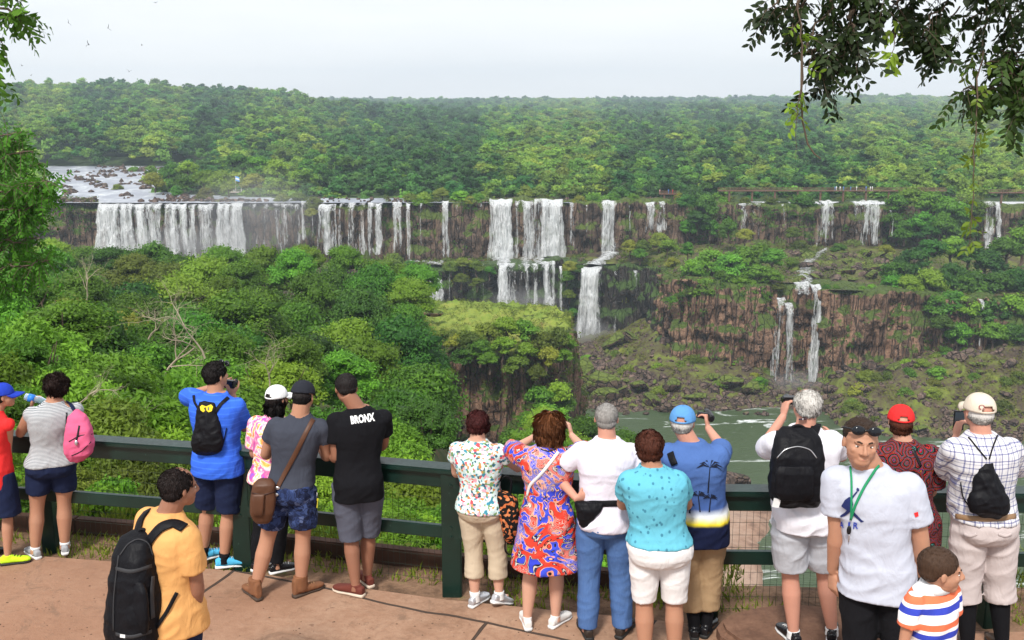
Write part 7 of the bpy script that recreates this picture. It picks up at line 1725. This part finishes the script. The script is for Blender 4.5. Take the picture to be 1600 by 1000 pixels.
strap(p, 'shoulder_strap', bvh_of(s), [(1425, 702), (1432, 715), (1438, 728)], .02, BLKP, .008)
for i in (0, 1): shoe(p, i, BLKP, RUBB)
# --- plaid man
M = MT('blue checked cotton'); v = M.coord(); x, y, z = M.sep(v)
def lines(c, per, w1): return M.math('LESS_THAN', M.math('FRACT', M.math('MULTIPLY', M.math('ADD', c, 5.0), 1/per)), w1)
gx = M.math('ADD', x, M.math('MULTIPLY', y, .15)); a1, a2, a3, a4 = lines(gx, .046, .17), lines(z, .046, .17), lines(M.math('ADD', gx, .018), .092, .06), lines(M.math('ADD', z, .018), .092, .06)
g = M.math('MULTIPLY', M.math('ADD', M.math('ADD', a1, a2), M.math('MULTIPLY', M.math('ADD', a3, a4), .6)), .70); c = M.mix(g, (.62, .61, .63), (.10, .11, .25))
p = make_person('person', 'man in cream cap and checked shirt photographing with a phone at the far right', (1540, 1000), 1.84, z0=.12, D=6.4, yaw=4, hip=1538, neck=1533, head=1531, hyaw=6, bw=1.11, bd=1.08, belly=.03, waist=.06, limbw=.98, feet=((1512, 0, 0, 8), (1566, 0, 0, -8)), armL=dict(e=(1478, 738), w=(1494, 682), fe=True, fw=True, h=(.2, .3, .9), n=(1, .2, 0), curl=.9), armR=dict(e=(1594, 735), w=(1588, 722), fe=True, fw=True), skin='pink', man=True)
s = shirt(p, 'checked_shirt', cmat(M, c).m, hem=zfr(p, 808), sleeve=.9, off=.020, soff=.020, flare=-.03, fold=.010, sleeveflare=.012); collar(p, M.m, parent=s)
b0 = pants(p, 'shorts', cloth('beige grey cotton', (.52, .45, .44), .05), hem=zfr(p, 941), off=.016, flare=.022, fold=.008); bs = bvh_of(s, b0)
strap(p, 'belt', bs, [(1494, 806), (1515, 810), (1540, 811), (1565, 810), (1586, 806)], .035, simple('tan leather belt', (.25, .15, .08), .5), .006)
for x_ in (1506, 1560): strap(p, 'pocket_flap', bs, [(x_, 834), (x_+10, 838), (x_+20, 834)], .02, cloth('pocket cotton', (.50, .43, .42)), .004)
hair(p, [((0, -.25, .02), (.74, .80, .60)), ((0, -.42, -.2), (.64, .5, .40))], HWH, capped=True, rough=.002); cp = cap(p, cloth('cream cap', (.62, .54, .44), .05), opening=True)
text_decal(p, 'cap_emblem', bvh_of(cp), 'Ω', 1534, 637, 9, 0, simple('maroon print', (.25, .03, .04), .8), height=7, off=.008)
for i in (0, 1): shoe(p, i, simple('brown leather shoe', (.08, .04, .02), .5), RUBB, size=.165); sock(p, i, .24, BLACK, .03)
D = p.D-.155; q = thing_at('drawstring_bag', P(1544, 760, D), 'plain black teardrop drawstring bag on the back of the checked shirt man', 'backpack', D)
b = bag_body(q, 'bag_body', [(1539, 1548, 715, .02), (1531, 1554, 730, .05), (1521, 1564, 755, .09), (1513, 1577, 782, .12), (1516, 1574, 798, .11), (1530, 1560, 808, .05)], D+.03, NYL, fold=.010, p_=2.2)
strap(q, 'cord', bs, [(1514, 684), (1526, 700), (1541, 717)], .010, NYL, .008); strap(q, 'cord', bs, [(1557, 681), (1550, 700), (1545, 717)], .010, NYL, .008); strap(q, 'cord', bs, [(1502, 752), (1505, 775), (1514, 790)], .008, NYL, .01)
c = p.arm[0][2]+nv3(.03, .05, .10); box_thing('smartphone', 'dark smartphone held upright by the man in the cream cap', 'phone', c, (.075, .010, .14), BLKP, p.D, (0, 0, .1), lambda q: screen_of(q, .066, .12, -.006, SCRN))
v, f = limb([p.arm[0][2]-unit(p.arm[0][3])*.05, p.arm[0][2]-unit(p.arm[0][3])*.02], [0, 1], [.034, .034], 14, 4); add(p, 'wristwatch', v, f, BLKP)

# --- man in front, facing the viewer
p = make_person('person', 'man in pale grey tee facing the viewer, green lanyard and sunglasses on head', (1372, 1000), 1.80, z0=.33, D=5.3, yaw=163, hip=1372, neck=1362, head=1345, hyaw=174, htilt=3, bw=1.07, bd=1.06, limbw=1.20, armL=dict(e=(1440, 852), w=(1430, 902), fe=True, fw=True, h=(-.25, -.3, -1), n=(-1, -.2, 0), curl=.6), armR=dict(e=(1308, 850), w=(1301, 893), fe=True, fw=True, h=(.0, -.2, -1), n=(1, .3, 0), curl=.5), skin='tan', face=True, hscale=1.10, headup=.015, man=True)
GT = cloth('pale grey marl jersey', (.46, .48, .56), .05); s = shirt(p, 't_shirt', GT, hem=zfr(p, 924), sleeve=.62, off=.019, soff=.014, flare=.07, fold=.007); pants(p, 'trousers', BLACK, hem=.05, off=.016, flare=.02)
hair(p, [((0, -.26, .36), (.79, .84, .74)), ((0, -.48, -.1), (.72, .52, .5)), ((0, .18, .74), (.50, .42, .24))], HDB, rough=.002, slen=.010); sunglasses(p, .38, .74)
for i in (0, 1): shoe(p, i, BLKP, RUBB)
bs = bvh_of(s); GL = simple('green lanyard ribbon', (.01, .22, .09), .7); LOGO = simple('dark blue print', (.012, .02, .10), .8)
strap(p, 'lanyard', bvh_of(s, p.body), [(1330, 730), (1331, 750), (1331, 775), (1331, 800), (1330, 812)], .012, GL, .008); strap(p, 'lanyard', bvh_of(s, p.body), [(1372, 727), (1362, 742), (1348, 765), (1336, 790), (1330, 812)], .014, GL, .010)
v, f = ellip(hits(bs, [(1329, 827)], .016, p.D)[0][0], (nv3(1, 0, 0), nv3(0, 1, 0), nv3(0, 0, 1)), (.013, .008, .026)); k_ = add(p, 'car_key', v, f, BLKP)
strap(p, 'key_blade', bs, [(1329, 834), (1328, 845)], .007, BUCK, .012, .003, k_)
J = lambda pts: [(1320+(x-100)*.40, 762+(y-405)*.40) for x, y in pts]
fig = [J([(148, 405), (156, 409), (157, 417), (150, 420), (145, 414)]), J([(146, 418), (150, 422), (128, 452), (122, 448)]), J([(118, 440), (130, 446), (134, 470), (128, 492), (112, 494), (114, 470), (104, 462), (92, 480), (88, 476), (102, 452)]),
       J([(112, 488), (124, 496), (104, 514), (88, 520), (80, 516), (88, 510), (100, 502)]), J([(118, 492), (130, 490), (150, 512), (166, 530), (176, 536), (164, 540), (150, 526), (136, 514)])]
decal(p, 'figure_print', bs, fig, LOGO, .005, s)
for ch, x_ in (('A', 1316), ('I', 1327.5), ('R', 1337)): text_decal(p, 'lettering', bs, ch, x_, 820.5-(x_-1327)*-.05, 3 if ch == 'I' else 7.5, 3, simple('blue print', (.02, .05, .4), .8), height=10, bold=.02, parent=s)
decal(p, 'sleeve_tag', bs, [[(1428, 801), (1434, 799), (1435, 806), (1430, 808)]], RED, .006, s)
wv_ = p.arm[0]; a_ = wv_[2]-unit(wv_[2]-wv_[1])*.035; v, f = limb([a_, a_+unit(wv_[2]-wv_[1])*.028], [0, 1], [.036, .036], 16, 4); add(p, 'wristwatch', v, f, BLKP)
# --- boy in striped polo
p = make_person('person', 'little boy in orange, white and blue striped polo looking to the right', (1458, 1000), 1.17, z0=.68, D=4.3, yaw=-152, hip=1452, neck=1459, head=1467, hyaw=-98, hpitch=-4, bw=1.0, bd=1.05, limbw=.95, skin='tan', face=True, hscale=1.42, headup=.005, man=True)
M = MT('orange white blue stripes'); v = M.coord(); z = M.sep(v)[2]; f = M.math('FRACT', M.math('MULTIPLY', z, 1/.125))
s = shirt(p, 'polo_shirt', cmat(M, M.ramp(f, [(0, (.80, .78, .78)), (.16, (.04, .06, .42)), (.40, (.80, .78, .78)), (.55, (.75, .17, .08)), (.80, (.80, .78, .78))], 'CONSTANT')).m, hem=.44, sleeve=.6, off=.014, soff=.012, flare=.03, fold=.005, voxel=.007)
collar(p, RUBW, parent=s, r1=.050, r0=.062); pants(p, 'shorts', NAVY, hem=.28)
hair(p, [((0, -.20, .32), (.80, .90, .76)), ((0, -.48, -.05), (.70, .50, .48))], hair_mat('short brown hair', (.05, .026, .015)), rough=.001, slen=.010, curly=.15)
for i in (0, 1): shoe(p, i, RUBW, RUBW)
# --- man in orange polo in front
p = make_person('person', 'man in orange polo with black backpack walking past at the lower left', (262, 1000), 1.79, D=5.5, yaw=-38, hip=268, neck=262, head=276, hyaw=-48, hpitch=-6, bw=1.06, bd=1.1, limbw=1.04, armL=None, armR=dict(e=(308, 912), w=(306, 962), fe=True, fw=True), skin='brown', face=True, hscale=1.04, man=True)
OR = cloth('orange pique', (.66, .34, .12), .06); s = shirt(p, 'polo_shirt', OR, hem=zfr(p, 975), sleeve=.7, off=.026, soff=.020, flare=.09, fold=.008); collar(p, OR, parent=s); pants(p, 'jeans', NAVY, hem=.05, off=.014)
hair(p, [((0, -.22, .26), (.80, .88, .77)), ((0, -.45, -.12), (.70, .52, .50))], hair_mat('thin dark hair', (.018, .011, .010)), rough=.004); bs = bvh_of(s, p.body)
for i in (0, 1): shoe(p, i, BLKP, RUBB)
q = backpack(p, [(206, 230, 830, .05), (192, 238, 840, .12), (183, 239, 866, .18), (177, 241, 910, .21), (172, 246, 950, .23), (171, 247, 988, .23), (176, 243, 1006, .19)], p.D-.07, 'black backpack worn by the man in the orange polo', [[(232, 800), (222, 812), (217, 830), (214, 848)], [(288, 826), (272, 818), (252, 824), (234, 846)]],
             pocket=[(184, 225, 905, .03), (178, 232, 920, .05), (176, 236, 960, .06), (180, 234, 985, .05)], handle=[(214, 842), (218, 828), (226, 826), (229, 842)], bv=bs, tiltx=-.45, seed=9)
strap(q, 'compression_strap', bs, [(246, 980), (262, 955), (276, 925)], .022, NYL, .012)
bb = bvh_of(q.b); GRB = simple('dark grey webbing', (.03, .03, .033), .7)
for pts in ([(188, 868), (200, 850), (216, 842), (232, 848), (238, 868)], [(186, 868), (182, 900), (178, 940), (178, 985)]): strap(q, 'zip', bb, pts, .007, GRB, .004)
for y_ in (888, 990): strap(q, 'webbing', bb, [(182, y_), (205, y_+6), (236, y_-4)], .022, GRB, .005)
strap(q, 'webbing', bb, [(238, 900), (236, 930), (238, 965)], .03, GRB, .006)
decal(q, 'small_logo', bb, [[(189, 990), (197, 991), (197, 996), (189, 995)]], RUBW, .008)
bpy.data.scenes.remove(TSC)

# every tree, bush and small rock gets its own label, counted from the left within its group
ORD = 'first second third fourth fifth sixth seventh eighth ninth tenth eleventh twelfth thirteenth fourteenth fifteenth sixteenth seventeenth eighteenth nineteenth twentieth'.split()
ORD += [t+'-'+o for t in ('twenty',) for o in ORD[:9]]
for t, th in (('thirty', 'thirtieth'), ('forty', 'fortieth'), ('fifty', 'fiftieth'), ('sixty', 'sixtieth'), ('seventy', 'seventieth')): ORD += [th]+[t+'-'+o for o in ORD[:9]]
ADJ = (('jungle', 'mid green'), ('bright', 'bright green'), ('dark', 'dark green'), ('olive', 'olive green'), ('near', 'fresh green'), ('pale', 'pale green'), ('deep', 'deep green'), ('far', 'mid green'))
gr = {}
for o in bpy.data.objects:
    if o.get('group') and o.parent is None and o.get('category') in ('tree', 'bush', 'shrub', 'rock', 'leaf') or (o.parent is None and o.get('group') == 'tiny visitors on the far walkways'): gr.setdefault(o['group'], []).append(o)
for g, L_ in gr.items():
    if len(L_) > 78: continue
    L_.sort(key=lambda o: o.location.x/max(.1, o.location.y))
    for i, o in enumerate(L_):
        ad = 'brown'
        for ch in o.children:
            if ch.name.startswith('crown'):
                mn = ch.data.materials[0].name; ad = next((v for k, v in ADJ if mn.startswith(k)), 'green')
        if o['category'] == 'rock': ad = 'large mossy' if 'mossy' in g else 'brown'
        if o['category'] == 'person': o['label'] = 'tiny far-off visitor, %s from left among those on the far walkways' % ORD[i]; continue
        if o['category'] == 'leaf': ad = 'yellowish'
        o['label'] = '%s %s, %s from left of %s' % (ad, o['category'], ORD[i], g)
